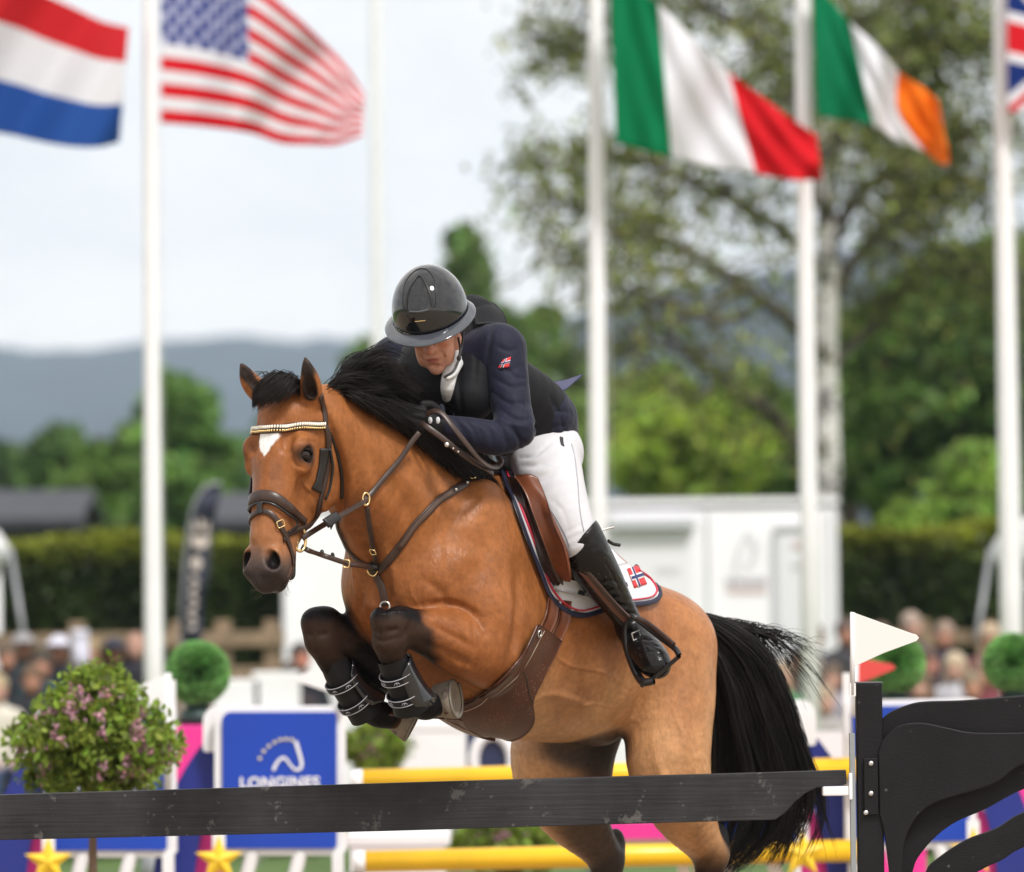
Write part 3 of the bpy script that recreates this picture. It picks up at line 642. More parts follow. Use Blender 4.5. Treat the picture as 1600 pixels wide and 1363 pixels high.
tc_ = [(*P(1060, 962, 1.16), .03), (*P(1085, 985, 1.22), .045), (*P(1125, 1050, 1.27), .07), (*P(1150, 1120, 1.30), .075), (*P(1160, 1190, 1.32), .055), (*P(1160, 1240, 1.33), .02)]
tq = spline(tc_, 5); V, F = tube_np(tq[:, :3], tq[:, 3], 12); horse_part('dock', V, F, M_HAIR)
S = []
for i in range(30):
    w_ = rng.choice([-1, 1, 1])*rng.uniform(.030, .045); d_ = rng.uniform(.56, .63); b_ = Q(d_, -.11, w_); S.append([b_, b_+HD*.02+HN*.012+HW*w_*.3, b_+HD*rng.uniform(.02, .04)+HN*.02+HW*w_*.8])
hair('whiskers', np.array(S), mat('pale_whiskers', (.16, .13, .11), .5), horse, 5, .0004)['kind'] = 'stuff'
# hooves
def hoof(c, axis, sole_r, L, up):
    "truncated cone with a hollow sole and steel shoe; axis points out of the sole"
    a = np.array(axis, float); a /= np.linalg.norm(a); u = np.array(up, float); u -= a*(u@a); u /= np.linalg.norm(u); v = np.cross(a, u); c = np.array(c, float)
    rings = [(-.02, .80, 0), (0, .86, .0), (L*.5, .93, 0), (L, 1.0, 0), (L+.001, .80, 0), (L-.012, .62, 0), (L-.016, .3, 0)]; n = 28; V = []
    for z, k, _ in rings:
        for j in range(n):
            t = 2*math.pi*j/n; rr = sole_r*k*(1-.10*(math.cos(t) < -.6)); V.append(c+a*z+u*math.cos(t)*rr*1.08+v*math.sin(t)*rr*.95)
    F = [(i*n+j, i*n+(j+1) % n, (i+1)*n+(j+1) % n, (i+1)*n+j) for i in range(len(rings)-1) for j in range(n)]+[tuple((len(rings)-1)*n+j for j in range(n))]
    h = horse_part('hoof', V, F, M_HOOF)
    sh = []
    for t in np.linspace(-2.5, 2.5, 26): sh.append(c+a*(L+.004)+u*math.cos(t)*sole_r*.98+v*math.sin(t)*sole_r*.86)
    V, F = tube_np(sh, [(.0035, .006)]*26, 8, flat=a); mesh_np('horseshoe', V, F, M_SHOE, h)
hoof(P(690, 1093, .02), (.93, -.34, .10), .062, .045, (-.2, 0, -1))
hoof(P(625, 1120, .28), (.80, -.05, -.42), .060, .045, (-.5, .1, -1))
hoof(P(1098, 1560, .92), (-.3, -.2, -1), .062, .06, (-.8, -.6, 0)); hoof(P(940, 1570, 1.12), (-.3, -.2, -1), .062, .06, (-.8, -.6, 0))
# ================================================================ TACK
M_BROWN = mat('dark_brown_leather', (.038, .019, .013), .38, spec=.5, noise=(35, .25, 4), bump=(220, .15, .002))
M_BLACKL = mat('black_leather', (.010, .009, .009), .35, spec=.5, bump=(200, .12, .002))
M_TAN = mat('saddle_leather', (.13, .038, .015), .33, spec=.5, noise=(14, .3, 5), bump=(160, .15, .002))
M_GUARD = mat('girth_leather', (.070, .022, .011), .36, spec=.5, noise=(12, .3, 5), bump=(160, .12, .002), extra=specks(8, .80, (.30, .24, .19), (95, .20), .8))
M_STITCH = mat('pale_stitching', (.45, .36, .28), .7)
M_BRASS = mat('gold_coloured_brass', (.85, .62, .30), .22, metal=1)
M_WHITE = mat('white_quilted_cotton', (.64, .65, .68), .8, bump=(120, .4, .003))
M_NAVYB = mat('navy_binding', (.008, .010, .034), .6); M_RED = mat('red_cord', (.50, .02, .05), .55)
M_PEARL = mat('pearl_beads', (.86, .80, .68), .25, coat=.5)
def ring(name, c, r, th, nrm, m, parent, k=1., n=28, up=(0, 0, 1)):
    nrm = np.array(nrm, float); nrm /= np.linalg.norm(nrm); u = np.array(up, float); u -= nrm*(u@nrm); u /= np.linalg.norm(u); v = np.cross(nrm, u)
    pts = np.array([c+u*math.cos(t)*r*k+v*math.sin(t)*r for t in np.linspace(0, 2*math.pi, n)])
    V, F = tube_np(pts, th, 8, flat=nrm); return mesh_np(name, V, F, m, parent)
def buckle(c, nrm, along, w, h, parent, m=None):
    nrm = np.array(nrm); along = np.array(along, float); along -= nrm*(along@nrm); along /= np.linalg.norm(along); b = np.cross(nrm, along); c = np.array(c)+nrm*.004
    pts = [c+along*h*x+b*w*y for x, y in ((-1, -.7), (-1, .7), (-.7, 1), (.7, 1), (1, .7), (1, -.7), (.7, -1), (-.7, -1), (-1, -.7))]
    V, F = tube_np(spline(pts, 3), .0022, 6, flat=nrm); return mesh_np('buckle', V, F, m or M_BRASS, parent)
def patch(name, bvh, A, B, n, m_, lift, th, material, parent, near=None, it=2, mirror=False, tol=None):
    "leather / cloth sheet stretched between two boundary paths given in photo pixels, laid on the body"
    a, b = spline(A, 8), spline(B, 8)
    rs = lambda q: np.array([np.interp(np.linspace(0, 1, m_), np.linspace(0, 1, len(q)), q[:, j]) for j in (0, 1)]).T
    a, b = rs(a), rs(b); G = np.zeros((m_, n, 3)); Nn = np.zeros((m_, n, 3))
    for i in range(m_):
        for j in range(n):
            t = j/(n-1); p, q = hit(bvh, *(a[i]*(1-t)+b[i]*t), near); G[i, j], Nn[i, j] = p, q
    for _ in range(it):
        for Ar in (G, Nn):
            Ar[1:-1] = (Ar[:-2]+2*Ar[1:-1]+Ar[2:])/4; Ar[:, 1:-1] = (Ar[:, :-2]+2*Ar[:, 1:-1]+Ar[:, 2:])/4
    Nn /= np.linalg.norm(Nn, axis=2)[..., None]; lo = G+Nn*lift; hi = lo+Nn*th
    V = np.vstack([lo.reshape(-1, 3), hi.reshape(-1, 3)]); k = m_*n; F = []
    for i in range(m_-1):
        for j in range(n-1):
            x = i*n+j; F.append((x, x+n, x+n+1, x+1)); F.append((k+x, k+x+1, k+x+n+1, k+x+n))
    rim = [i*n for i in range(m_)]+[(m_-1)*n+j for j in range(1, n)]+[i*n+n-1 for i in range(m_-2, -1, -1)]+list(range(n-2, 0, -1))
    for x, y in zip(rim, rim[1:]+rim[:1]): F.append((x, y, k+y, k+x))
    F = np.array([f[::-1] for f in F])
    if mirror: mesh_np(name, mir(V), F[:, ::-1], material, parent)
    return mesh_np(name, V, F, material, parent), hi, Nn
def mir(V):
    V = np.array(V, float); l = (V[..., 0]-HA[0])*HL[0]+(V[..., 1]-HA[1])*HL[1]; return V-2*l[..., None]*HL
# ---- saddle pad
pad = empty('saddle_pad', P(860, 800, .5), 'white saddle pad with red and navy edging under the brown saddle', 'saddle pad')
PA = [(786, 742), (800, 790), (820, 845), (838, 890), (854, 928), (880, 956)]; PB = [(850, 742), (880, 770), (925, 815), (975, 868), (1010, 903), (1024, 932)]
padmain, ph_, pn_ = patch('quilted_cloth', HB, PA, PB, 30, 34, .006, .010, M_WHITE, pad, .45, 2, True)
low, lh_, ln_ = patch('lower_panel', HB, [(862, 938), (905, 958), (942, 950), (985, 944), (1020, 943)], [(862, 900), (905, 900), (945, 890), (985, 885), (1022, 925)], 12, 24, .007, .010, M_WHITE, pad, .5, 2, True)
def edge_strap(name, pts, w, th, m, parent, lift):
    q = spline(pts, 6); H = [hit(HB, *p, .45) for p in q]; a = smooth_rows([h[0] for h in H], 4); n_ = smooth_rows([h[1] for h in H], 6); n_ /= np.linalg.norm(n_, axis=1)[:, None]
    V, F = ribbon(a+n_*lift, n_, w, th); V2 = mir(V); F2 = [tuple(i+len(V) for i in f[::-1]) for f in F]; return mesh_np(name, np.vstack([V, V2]), F+F2, m, parent)
EP = [(781, 742), (792, 775), (806, 812), (822, 856), (840, 900), (853, 930), (872, 950), (903, 963), (940, 953), (975, 947), (1010, 944), (1024, 936), (1025, 925), (1012, 904), (990, 890)]
edge_strap('navy_edging', EP, .016, .006, M_NAVYB, pad, .014)
EP2 = [(786, 742), (797, 775), (812, 812), (829, 856), (846, 898), (859, 925), (876, 944), (903, 955), (940, 945), (975, 940), (1008, 937), (1018, 930), (1018, 922), (1008, 908), (990, 896)]
edge_strap('red_cord', EP2, .005, .007, M_RED, pad, .016)
# flag emblem and maker's tab on the pad: flat cloth patches
def flag_patch(parent, c, X, Y, w, h, nrm, name='flag_emblem'):
    c = np.array(c); X = np.array(X)/np.linalg.norm(X); Y = np.array(Y)-X*(np.array(Y)@X); Y /= np.linalg.norm(Y); nrm = np.array(nrm)
    base = None
    def rect(x0, x1, y0, y1, lift, m, nm, par):
        mb = MB(); poly = [c+X*(x*w)+Y*(y*h)+nrm*lift for x, y in ((x0, y0), (x1, y0), (x1, y1), (x0, y1))]; mb.prism(poly, nrm*.0012); return mb.build(nm, m, par)
    b = rect(0, 1, 0, 1, 0, MATF['fl_red'], name, parent)
    rect(.28, .5, 0, 1, .0007, MATF['fl_white'], 'white_cross', b); rect(0, 1, .38, .62, .0010, MATF['fl_white'], 'white_cross', b)
    rect(.34, .44, 0, 1, .0014, MATF['fl_navy'], 'blue_cross', b); rect(0, 1, .45, .55, .0017, MATF['fl_navy'], 'blue_cross', b)
    return b
MATF = dict(fl_red=mat('flag_red', (.60, .03, .035), .7), fl_white=mat('flag_white', (.78, .78, .80), .7), fl_navy=mat('flag_blue', (.02, .03, .13), .7))
p0, n0 = hit(HB, 985, 908, .5); p1, _ = hit(HB, 1003, 922, .5); p2, _ = hit(HB, 975, 895, .5)
def flag_on(bvh, cs, parent, lift, name='flag_emblem', dep=.4):
    "small sewn flag laid on cloth: cs = photo pixels of its four corners (u along the width)"
    a, b, c_, d_ = (np.array(c, float) for c in cs); bl = lambda u, v: (a*(1-u)+b*u)*(1-v)+(d_*(1-u)+c_*u)*v; first = None
    for u0, u1, v0, v1, mk, nm in ((0, 1, 0, 1, 'fl_red', name), (.27, .50, 0, 1, 'fl_white', 'white_cross'), (0, 1, .36, .64, 'fl_white', 'white_cross'), (.33, .44, 0, 1, 'fl_navy', 'blue_cross'), (0, 1, .43, .57, 'fl_navy', 'blue_cross')):
        G = []; n_ = 7
        for i in range(n_):
            for j in range(n_):
                p, q = hit(bvh, *bl(u0+(u1-u0)*i/(n_-1), v0+(v1-v0)*j/(n_-1)), dep); G.append(p+q*lift)
        F = [(i*n_+j, (i+1)*n_+j, (i+1)*n_+j+1, i*n_+j+1) for i in range(n_-1) for j in range(n_-1)]
        o = mesh_np(nm, np.array(G), F, MATF[mk], first or parent); md = o.modifiers.new('s', 'SOLIDIFY'); md.thickness = .0012; md.offset = 0; lift += .0009; first = first or o
flag_on(HB, [(973, 893), (991, 889), (1004, 917), (984, 922)], pad, .0185)
# ---- girth with stud guard
girth = empty('girth', P(840, 1000, .2), 'brown leather belly girth with a wide mud flecked stud guard', 'girth')
patch('strap', HB, [(853, 934), (848, 960), (836, 985)], [(868, 938), (864, 965), (851, 992)], 5, 10, .012, .006, M_TAN, girth, .2, 1, True)
patch('strap', HB, [(872, 938), (868, 968), (855, 995)], [(887, 940), (884, 972), (870, 1002)], 5, 10, .012, .006, M_TAN, girth, .2, 1, True)
GL = [(835, 975), (824, 998), (806, 1030), (775, 1062), (740, 1088), (705, 1100), (690, 1112)]; GR = [(873, 1000), (858, 1030), (842, 1062), (829, 1092), (832, 1122), (812, 1146), (775, 1154)]
_, gh, gn = patch('stud_guard', HB, GL, GR, 20, 40, .010, .009, M_GUARD, girth, .25, 2, True)
def seam(name, pts, w, lift, m, parent, bvh=None, dep=.2, dash=True, mirror=False):
    q = spline(pts, 8); H = [hit(bvh or HB, *p, dep) for p in q]; a = smooth_rows([h[0] for h in H], 2); n_ = np.array([h[1] for h in H]); V, F = ribbon(a+n_*lift, n_, w, .0015); return mesh_np(name, V, F, m, parent)
seam('stitching', [(842, 985), (829, 1008), (811, 1040), (780, 1070), (745, 1096), (712, 1108)], .0022, .020, M_STITCH, girth)
seam('piped_edge', [(836, 977), (824, 1000), (806, 1032), (775, 1064), (740, 1090), (705, 1103)], .008, .019, M_BROWN, girth)
seam('piped_edge', [(811, 1040), (818, 1058), (822, 1080), (829, 1094)], .006, .019, M_BROWN, girth)
g0, gn0 = hit(HB, 833, 988, .2); ring('ring', g0+gn0*.024, .011, .0028, gn0, M_STEEL, girth)
# ---- breastplate
bp = empty('breastplate', P(600, 890, -.1), 'dark brown leather breastplate strapped across the chest of the bay horse', 'breastplate')
def bstrap(name, path, w, parent, m=M_BROWN, lift=.004, th=.005, dep=-.05, it=3): return strap(name, HB, path, w, th, m, parent, lift, 6, dep, it)
bstrap('shoulder_strap', [(590, 893), (604, 880), (622, 856), (645, 822), (680, 785), (708, 767), (728, 756)], .026, bp)
bstrap('stitched_overlay', [(622, 856), (645, 822), (680, 785), (704, 769)], .014, bp, mat('worn_leather', (.085, .052, .040), .45), .010, .002)
bstrap('shoulder_strap', [(580, 887), (560, 875), (543, 855), (532, 830), (529, 812)], .020, bp)
bstrap('chest_strap', [(585, 893), (592, 905), (598, 922), (602, 947)], .024, bp)
bstrap('wither_strap', [(742, 748), (760, 743), (778, 740), (794, 738)], .020, bp, M_BLACKL, .010)
bstrap('wither_strap', [(735, 748), (726, 730), (716, 712), (706, 695)], .016, bp, M_BLACKL)
for q_ in ((708, 767), (728, 758)):
    a, b = hit(HB, *q_); V, F = ball_np(a+b*.012, (.006, .006, .006), 10, 8); mesh_np('stud', V, F, M_STEEL, bp)
a, b = hit(HB, 736, 750); ring('ring', a+b*.012, .014, .003, b, M_BRASS, bp); a, b = hit(HB, 585, 890); ring('ring', a+b*.016, .016, .0034, b, M_BRASS, bp); a, b = hit(HB, 603, 948); ring('ring', a+b*.012, .015, .003, b, M_STEEL, bp)
a, b = hit(HB, 585, 884); V, F = ball_np(a+b*.014, (.022, .022, .018), 16, 10, None); mesh_np('leather_keeper', V, F, M_BLACKL, bp)
# ---- bridle
br = empty('bridle', P(450, 760, -.5), 'dark brown bridle with a beaded browband and brass bit on the horse head', 'bridle')
hs = lambda name, path, w, m=M_BROWN, lift=.002, th=.0045, it=3, par=None: strap(name, HB, path, w, th, m, par or br, lift, 6, -.5, it)
BBP = [tuple(Q(.134, -.055, -.11)), (400, 673), (415, 672), (440, 670), (475, 666), (506, 665)]
bb = hs('browband', BBP, .027, M_BROWN, .002, .006, 3)
q = spline([hit(HB, *p, -.5)[0] if len(p) == 2 else np.array(HB.find_nearest(Vector(p))[0]) for p in BBP], 12); H = [HB.find_nearest(Vector(p)) for p in q]; pts = smooth_rows([h[0] for h in H], 6); nr = smooth_rows([h[1] for h in H], 8); nr /= np.linalg.norm(nr, axis=1)[:, None]
Lc = np.r_[0, np.cumsum(np.linalg.norm(np.diff(pts, axis=0), axis=1))]; nb = 46; up_ = -HD; V_, F_ = [], []; bd, bg_ = MB(), MB()
for t in np.linspace(.003, Lc[-1]-.003, nb):
    c = np.array([np.interp(t, Lc, pts[:, j]) for j in range(3)]); n_ = np.array([np.interp(t, Lc, nr[:, j]) for j in range(3)]); c = c+n_*.010
    bd.ball(c+up_*.0055, (.0036, .0036, .0062), 8, 6, (np.cross(up_, n_), n_, up_)); bg_.ball(c-up_*.0065, (.0034, .0034, .0042), 8, 6, (np.cross(up_, n_), n_, up_))
bd.build('pearl_row', M_PEARL, bb, True); bg_.build('gold_row', M_BRASS, bb, True)
hs('headpiece', [(500, 618), (505, 640), (508, 664)], .022)
hs('cheekpiece', [(508, 664), (513, 690), (512, 720), (507, 755), (499, 785), (489, 815), (477, 835), (470, 846)], .020)
hs('throatlatch', [(511, 672), (520, 692), (530, 720), (535, 750), (533, 778)], .010, M_BLACKL)
hs('cheekpiece_strap', [(514, 700), (518, 730), (513, 760), (505, 780)], .008, M_BLACKL, .006)
hs('cheek_pad', [(507, 700), (503, 725), (498, 748), (493, 768)], .040, M_BLACKL, .004, .006, 3)
# far-side pad seen edge on
pf = Q(.29, -.10, -.098); mbf = MB(); mbf.prism([pf+HD*a+HN*b for a, b in ((-.05, -.02), (-.02, .028), (.04, .028), (.055, .01), (.05, -.03))], -HW*.006); mbf.build('cheek_pad', mat('grey_leather', (.07, .075, .09), .4), br, bevel=.002)
nb1 = [tuple(Q(.40, -.15, -.10)), tuple(Q(.375, -.07, -.10)), (394, 783), (410, 775), (430, 778), (448, 792), (462, 805), (474, 815)]
hs('noseband', nb1, [np.interp(x, [0, .25, .45, .7, 1], [.03, .038, .038, .030, .020]) for x in np.linspace(0, 1, 43)], M_BROWN, .004, .009, 4)
hs('noseband_piping', [tuple(Q(.41, -.12, -.10)), tuple(Q(.395, -.06, -.10)), (397, 792), (411, 785), (428, 789), (445, 803), (462, 818), (480, 832)], .007, M_BLACKL, .010, .004, 4)
hs('flash_strap', [tuple(Q(.47, -.10, -.10)), tuple(Q(.435, -.05, -.10)), (396, 806), (408, 799), (424, 803), (436, 820), (446, 840), (454, 862), (457, 885)], .017, M_BROWN, .004, .004, 4)
hs('flash_loop', [(409, 786), (408, 795), (408, 804)], .018, M_BLACKL, .010)
a, b = hit(HB, 436, 819, -.5); buckle(a+b*.006, b, P(446, 840, 0)-P(436, 819, 0), .012, .010, br)
def airstrap(name, pts, w, th, m, parent, flat=(.3, -1, .2), n=8):
    q = spline(pts, n); V, F = ribbon(q, np.tile(np.array(flat, float), (len(q), 1)), w, th); return mesh_np(name, V, F, m, parent)
bit = P(468, 848, hit(HB, 468, 848, -.5)[0][1]-.012); airstrap('strap_end', [bit+(-.015, -.01, .01), P(459, 880, bit[1]), P(458, 900, bit[1]), P(452, 905, bit[1])], .012, .004, M_BLACKL, br)
ring('bit_ring', bit+(.0, -.012, .012), .023, .0048, (.75, -1, .1), M_BRASS, br, 1.7); V, F = ball_np(bit+(-.022, -.01, -.01), (.015, .014, .013), 16, 10); mesh_np('bit_boss', V, F, M_BRASS, br)
mb = MB(); mb.tube([bit+(-.02, 0, -.02), bit+(-.012, -.014, -.012), bit+(-.006, -.016, .012)], [.007, .009, .006], 8); mb.build('bit_arm', M_BRASS, br, True)
# ---- reins
rn = empty('reins', bit, 'brown leather reins running from the bit to the rider hands', 'reins')
rg = hit(HB, 572, 780)[0]; rr = P(572, 780, rg[1]-.03)
airstrap('rein', [bit+(.008, -.01, .012), P(490, 830, bit[1]-.01), P(520, 812, -.42), P(550, 795, -.33), rr, P(602, 745, -.22), P(625, 718, -.20), P(641, 694, -.19), P(655, 676, -.18)], .017, .0045, M_BROWN, rn)
airstrap('rein_stop', [P(508, 819, -.46), P(517, 813, -.44), P(527, 807, -.42)], .032, .010, M_BLACKL, rn); mb = MB(); mb.prism([P(513, 816, -.45), P(527, 808, -.43), P(517, 829, -.44)], (0, .008, 0)); mb.build('rein_stop', M_BLACKL, rn)
ring('martingale_ring', rr+(0, -.006, 0), .012, .0034, (.6, -1, 0), M_BRASS, rn, 1.6)
bstrap('martingale_strap', [(572, 790), (575, 810), (580, 832), (585, 850), (590, 866), (592, 884)], .016, bp, M_BROWN, .012)
a, b = hit(HB, 588, 858); buckle(a+b*.014, b, (0, 0, 1), .011, .009, bp)
je = hit(HB, 582, 888)[0]+np.array([0, -.02, 0])
airstrap('lower_rein', [bit+(.006, -.005, -.012), P(485, 862, bit[1]), P(510, 870, -.42), P(540, 880, -.33), P(562, 884, -.25), je], .016, .0045, M_BROWN, bp)
mb = MB()
for t in (.28, .42): c = bit+(je-bit)*t+np.array([0, 0, -.01]); mb.ball(P(470+118*t, 855+33*t, c[1]), (.007, .008, .011), 10, 8)
mb.build('strap_keeper', M_BLACKL, bp, True); buckle(P(541, 881, -.34), (0, -1, 0), (1, 0, -.15), .011, .009, bp)
M_REINU = M_BROWN
airstrap('rein_slack', [P(664, 648, -.14), P(680, 643, -.16), P(692, 648, -.17), P(708, 668, -.18), P(727, 692, -.17), P(745, 714, -.14), P(762, 728, -.08), P(776, 730, -.02), P(783, 722, .0), P(779, 714, .02)], .018, .004, M_REINU, rn, (.4, -1, .5))
airstrap('rein_slack', [P(655, 660, -.15), P(668, 668, -.17), P(690, 684, -.17), P(712, 702, -.16), P(740, 722, -.12), P(770, 740, -.03)], .018, .004, M_REINU, rn, (-.3, -1, .4))
mb = MB()
for x, y in ((699, 696), (708, 701), (716, 706)): mb.ball(P(x, y, -.195), .0035, 8, 6)
mb.ball(P(698, 695, -.19), (.008, .004, .008), 12, 8); mb.build('rein_stud', M_STEEL, rn, True)
# ---- saddle
sd_ = empty('saddle', P(840, 760, .4), 'brown leather jumping saddle with forward flaps under the rider', 'saddle')
_, sh_, sn_ = patch('saddle_flap', HB, [(805, 748), (818, 785), (838, 832), (858, 880), (868, 910)], [(860, 760), (885, 800), (915, 850), (935, 900), (935, 930)], 14, 24, .020, .012, M_BROWN, sd_, .4, 3, True)
def free_patch(name, rows, th, m, parent, mirror=True, off=(0, -1, 0)):
    G = np.array([[P(*p) for p in r] for r in rows]); a, b = G.shape[:2]
    G = np.stack([spline(G[:, j], 6) for j in range(b)], 1); G = np.stack([spline(g, 6) for g in G], 0); a, b = G.shape[:2]
    Nn = np.cross(np.gradient(G, axis=0), np.gradient(G, axis=1)); Nn /= np.linalg.norm(Nn, axis=2)[..., None]+1e-9
    if (Nn.reshape(-1, 3)@np.array(off)).sum() < 0: Nn = -Nn
    V = np.vstack([(G).reshape(-1, 3), (G+Nn*th).reshape(-1, 3)]); k = a*b; F = []
    for i in range(a-1):
        for j in range(b-1): x = i*b+j; F += [(x, x+b, x+b+1, x+1), (k+x, k+x+1, k+x+b+1, k+x+b)]
    rim = [i*b for i in range(a)]+[(a-1)*b+j for j in range(1, b)]+[i*b+b-1 for i in range(a-2, -1, -1)]+list(range(b-2, 0, -1))
    for x, y in zip(rim, rim[1:]+rim[:1]): F.append((x, y, k+y, k+x))
    F = np.array(F)
    if mirror: mesh_np(name, mir(V), F[:, ::-1], m, parent)
    return mesh_np(name, V, F, m, parent)
free_patch('knee_roll', [[(806, 746, .22), (822, 744, .20), (838, 750, .20)], [(820, 770, .17), (836, 768, .165), (852, 780, .15)], [(833, 800, .15), (850, 800, .14), (868, 815, .11)], [(850, 842, .15), (866, 842, .135), (884, 852, .11)], [(868, 884, .17), (880, 884, .15), (892, 890, .13)], [(882, 903, .2), (886, 905, .18), (893, 905, .17)]], .012, M_TAN, sd_)
free_patch('flap_lining', [[(800, 746, .27), (816, 748, .22)], [(812, 785, .22), (830, 790, .17)], [(826, 830, .21), (846, 835, .16)], [(845, 880, .21), (864, 884, .17)], [(860, 905, .24), (878, 910, .2)]], .02, M_BROWN, sd_)
f2 = Field(gridax((P(740, 700, .4)[0], P(1000, 700, .4)[0], .01)), gridax((.05, 1.1, .01)), gridax((P(860, 800, .5)[2], P(860, 690, .5)[2]+.1, .01)))
f2.chain([(*HP(.50, 0, 738), .05, .06), (*HP(.62, 0, 765), .05, .12), (*HP(.78, 0, 792), .06, .15), (*HP(.90, 0, 806), .045, .12)], .03, HL); V, F = f2.mesh(0, 1); mesh_np('seat', V, F, M_TAN, sd_)
M_WEB = M_WHITE
patch('girth_billet_cover', HB, [(856, 922), (880, 928), (910, 936), (932, 944)], [(860, 906), (884, 910), (914, 918), (936, 926)], 5, 14, .030, .006, M_WHITE, pad, .35, 1)
a, b = hit(HB, 892, 928, .4); mbt = MB(); X_ = P(901, 931, .4)-P(883, 926, .4); X_ /= np.linalg.norm(X_); Y_ = np.cross(b, X_); mbt.box(a+b*.040, (.028, .020, .004), (X_, Y_, b)); mbt.build('maker_tab', M_BLACKL, pad)
for dx in (0, 14): airstrap('billet', [P(866+dx, 868, .16), P(862+dx, 892, .18), P(862+dx, 914, .22)], .018, .005, M_BROWN, sd_, (-.2, -1, .1))
# ---- tendon boots on the forelegs
M_BOOTB = mat('black_neoprene', (.007, .007, .008), .5, spec=.25, bump=(300, .3, .002)); M_SHELL = mat('glossy_black_plastic', (.012, .013, .016), .12, coat=.6, noise=(20, .3))
M_TRIM = mat('pale_grey_trim', (.42, .42, .46), .6)
def tendon_boot(pts, rad, lat, label):
    t = empty('tendon_boot', P(*pts[0]), label, 'leg boot', 'tendon boots on the horse forelegs')
    q = spline([P(*p) for p in pts], 6); rr = spline(np.array(rad)[:, None], 6)[:, 0]
    V, F = tube_np(q, np.stack([rr, rr*1.12], 1), 24); mesh_np('sleeve', V, F, M_BOOTB, t)
    T, N, B = frames(q); L = len(q)
    lat = np.array(lat, float)
    V, F = [], []       # hard outer shell on the back of the leg
    ks = np.linspace(int(L*.12), L-2, 9).astype(int)
    for k in ks:
        l = lat-T[k]*(lat@T[k]); l /= np.linalg.norm(l); c = np.cross(T[k], l)
        for a in np.linspace(-1.5, 1.5, 11)*math.sin(min(math.pi/2, .45+(k-ks[0])*.25))*math.sin(min(math.pi/2, .6+(ks[-1]-k)*.3)): V.append(q[k]+(l*math.cos(a)*(1.12+.35*((k-ks[0])/(ks[-1]-ks[0]))**2)+c*math.sin(a)*1.12)*(rr[k]+.005))
    for i in range(8):
        for j in range(10): x = i*11+j; F.append((x, x+1, x+12, x+11))
    o = mesh_np('strike_shell', V, F, M_SHELL, t); md = o.modifiers.new('s', 'SOLIDIFY'); md.thickness = .005; md.offset = 1
    for k in (int(L*.40), int(L*.72)):
        W = .021; V = []; F = []; n = 28; fr = -lat-T[k]*(-lat@T[k]); fr /= np.linalg.norm(fr); c = np.cross(T[k], fr)
        for a in np.linspace(-2.2, 2.2, n):
            d = fr*math.cos(a)+c*math.sin(a)*1.05
            for z in (-W/2, W/2): V += [q[k]+T[k]*z+d*(rr[k]*1.10+.003), q[k]+T[k]*z+d*(rr[k]*1.10+.007)]
        for i in range(n-1):
            x = i*4; F += [(x+1, x+5, x+7, x+3), (x, x+2, x+6, x+4), (x, x+4, x+5, x+1), (x+2, x+3, x+7, x+6)]
        st = mesh_np('strap', V, F, M_BOOTB, t)
        for z in (-W/2, W/2):
            p = [q[k]+T[k]*z+(fr*math.cos(a)+c*math.sin(a)*1.05)*(rr[k]*1.10+.008) for a in np.linspace(-2.2, 2.2, n)]; V, F = tube_np(p, .0014, 5); mesh_np('strap_trim', V, F, M_TRIM, st)
        mbm = MB()
        for a in (-1.3, -.45, .4, 1.25):      # small emblem repeated along the strap
            d = fr*math.cos(a)+c*math.sin(a)*1.05; s_ = np.cross(T[k], d); o_ = q[k]+d*(rr[k]*1.10+.008)
            mbm.tube([o_-s_*.009+T[k]*.004, o_-s_*.003-T[k]*.003, o_, o_+s_*.003-T[k]*.003, o_+s_*.009+T[k]*.004], .0011, 5); mbm.tube([o_-T[k]*.003, o_+T[k]*.006], .0012, 5)
        mbm.build('strap_emblem', M_TRIM, st, True)
    return t
tendon_boot([(612, 1028, -.15), (620, 1050, -.13), (632, 1080, -.10), (643, 1108, -.07)], [.044, .045, .046, .054], (1, .25, -.1), 'black tendon boot with patterned straps on the near foreleg')
tendon_boot([(520, 1030, .10), (533, 1060, .12), (552, 1090, .15), (572, 1116, .18)], [.044, .045, .046, .054], (.8, .5, -.3), 'black tendon boot with patterned straps on the far foreleg')
# ================================================================ RIDER
M_SKIN = mat('sunburnt_skin', vcol=True, rough=.5, spec=.4, noise=(70, .10, 5), bump=(150, .25, .003))
M_NAVY = mat('navy_jacket_cloth', (.011, .0125, .028), .65, spec=.18, noise=(9, .15, 4), bump=(26, .55, .010, (1, 1, .6)), sheen=.10)
M_VEST = mat('black_vest_cloth', (.005, .005, .007), .7, spec=.2, bump=(12, .35, .014), sheen=.05)
M_BREECH = mat('white_breeches', (.54, .54, .57), .8, noise=(12, .05, 4), bump=(12, .35, .012))
M_RBOOT = mat('polished_black_boot', (.006, .005, .005), .25, spec=.28, coat=.05, noise=(10, .3), bump=(22, .45, .012), extra=specks(15, .66, (.15, .135, .12), (60, .16), .5))
M_GLOVE = mat('black_glove', (.008, .008, .009), .6, spec=.2)
M_GLOSS = mat('gloss_black_shell', (.008, .009, .011), .04, coat=.45, spec=.5, noise=(30, .3, 5))
M_BRIM = mat('grey_lacquer_brim', (.045, .050, .062), .12, coat=.7)
M_SHIRT = mat('white_shirt_cloth', (.66, .67, .68), .8, bump=(30, .3, .004))
def SR(*a): return R(*a)
hhr = math.radians(11); hp = math.radians(29)
h_ = np.array([-math.sin(hhr), -math.cos(hhr), 0]); RF = h_*math.cos(hp)-HZ*math.sin(hp); RU = h_*math.sin(hp)+HZ*math.cos(hp); RW = np.cross(HZ, h_)
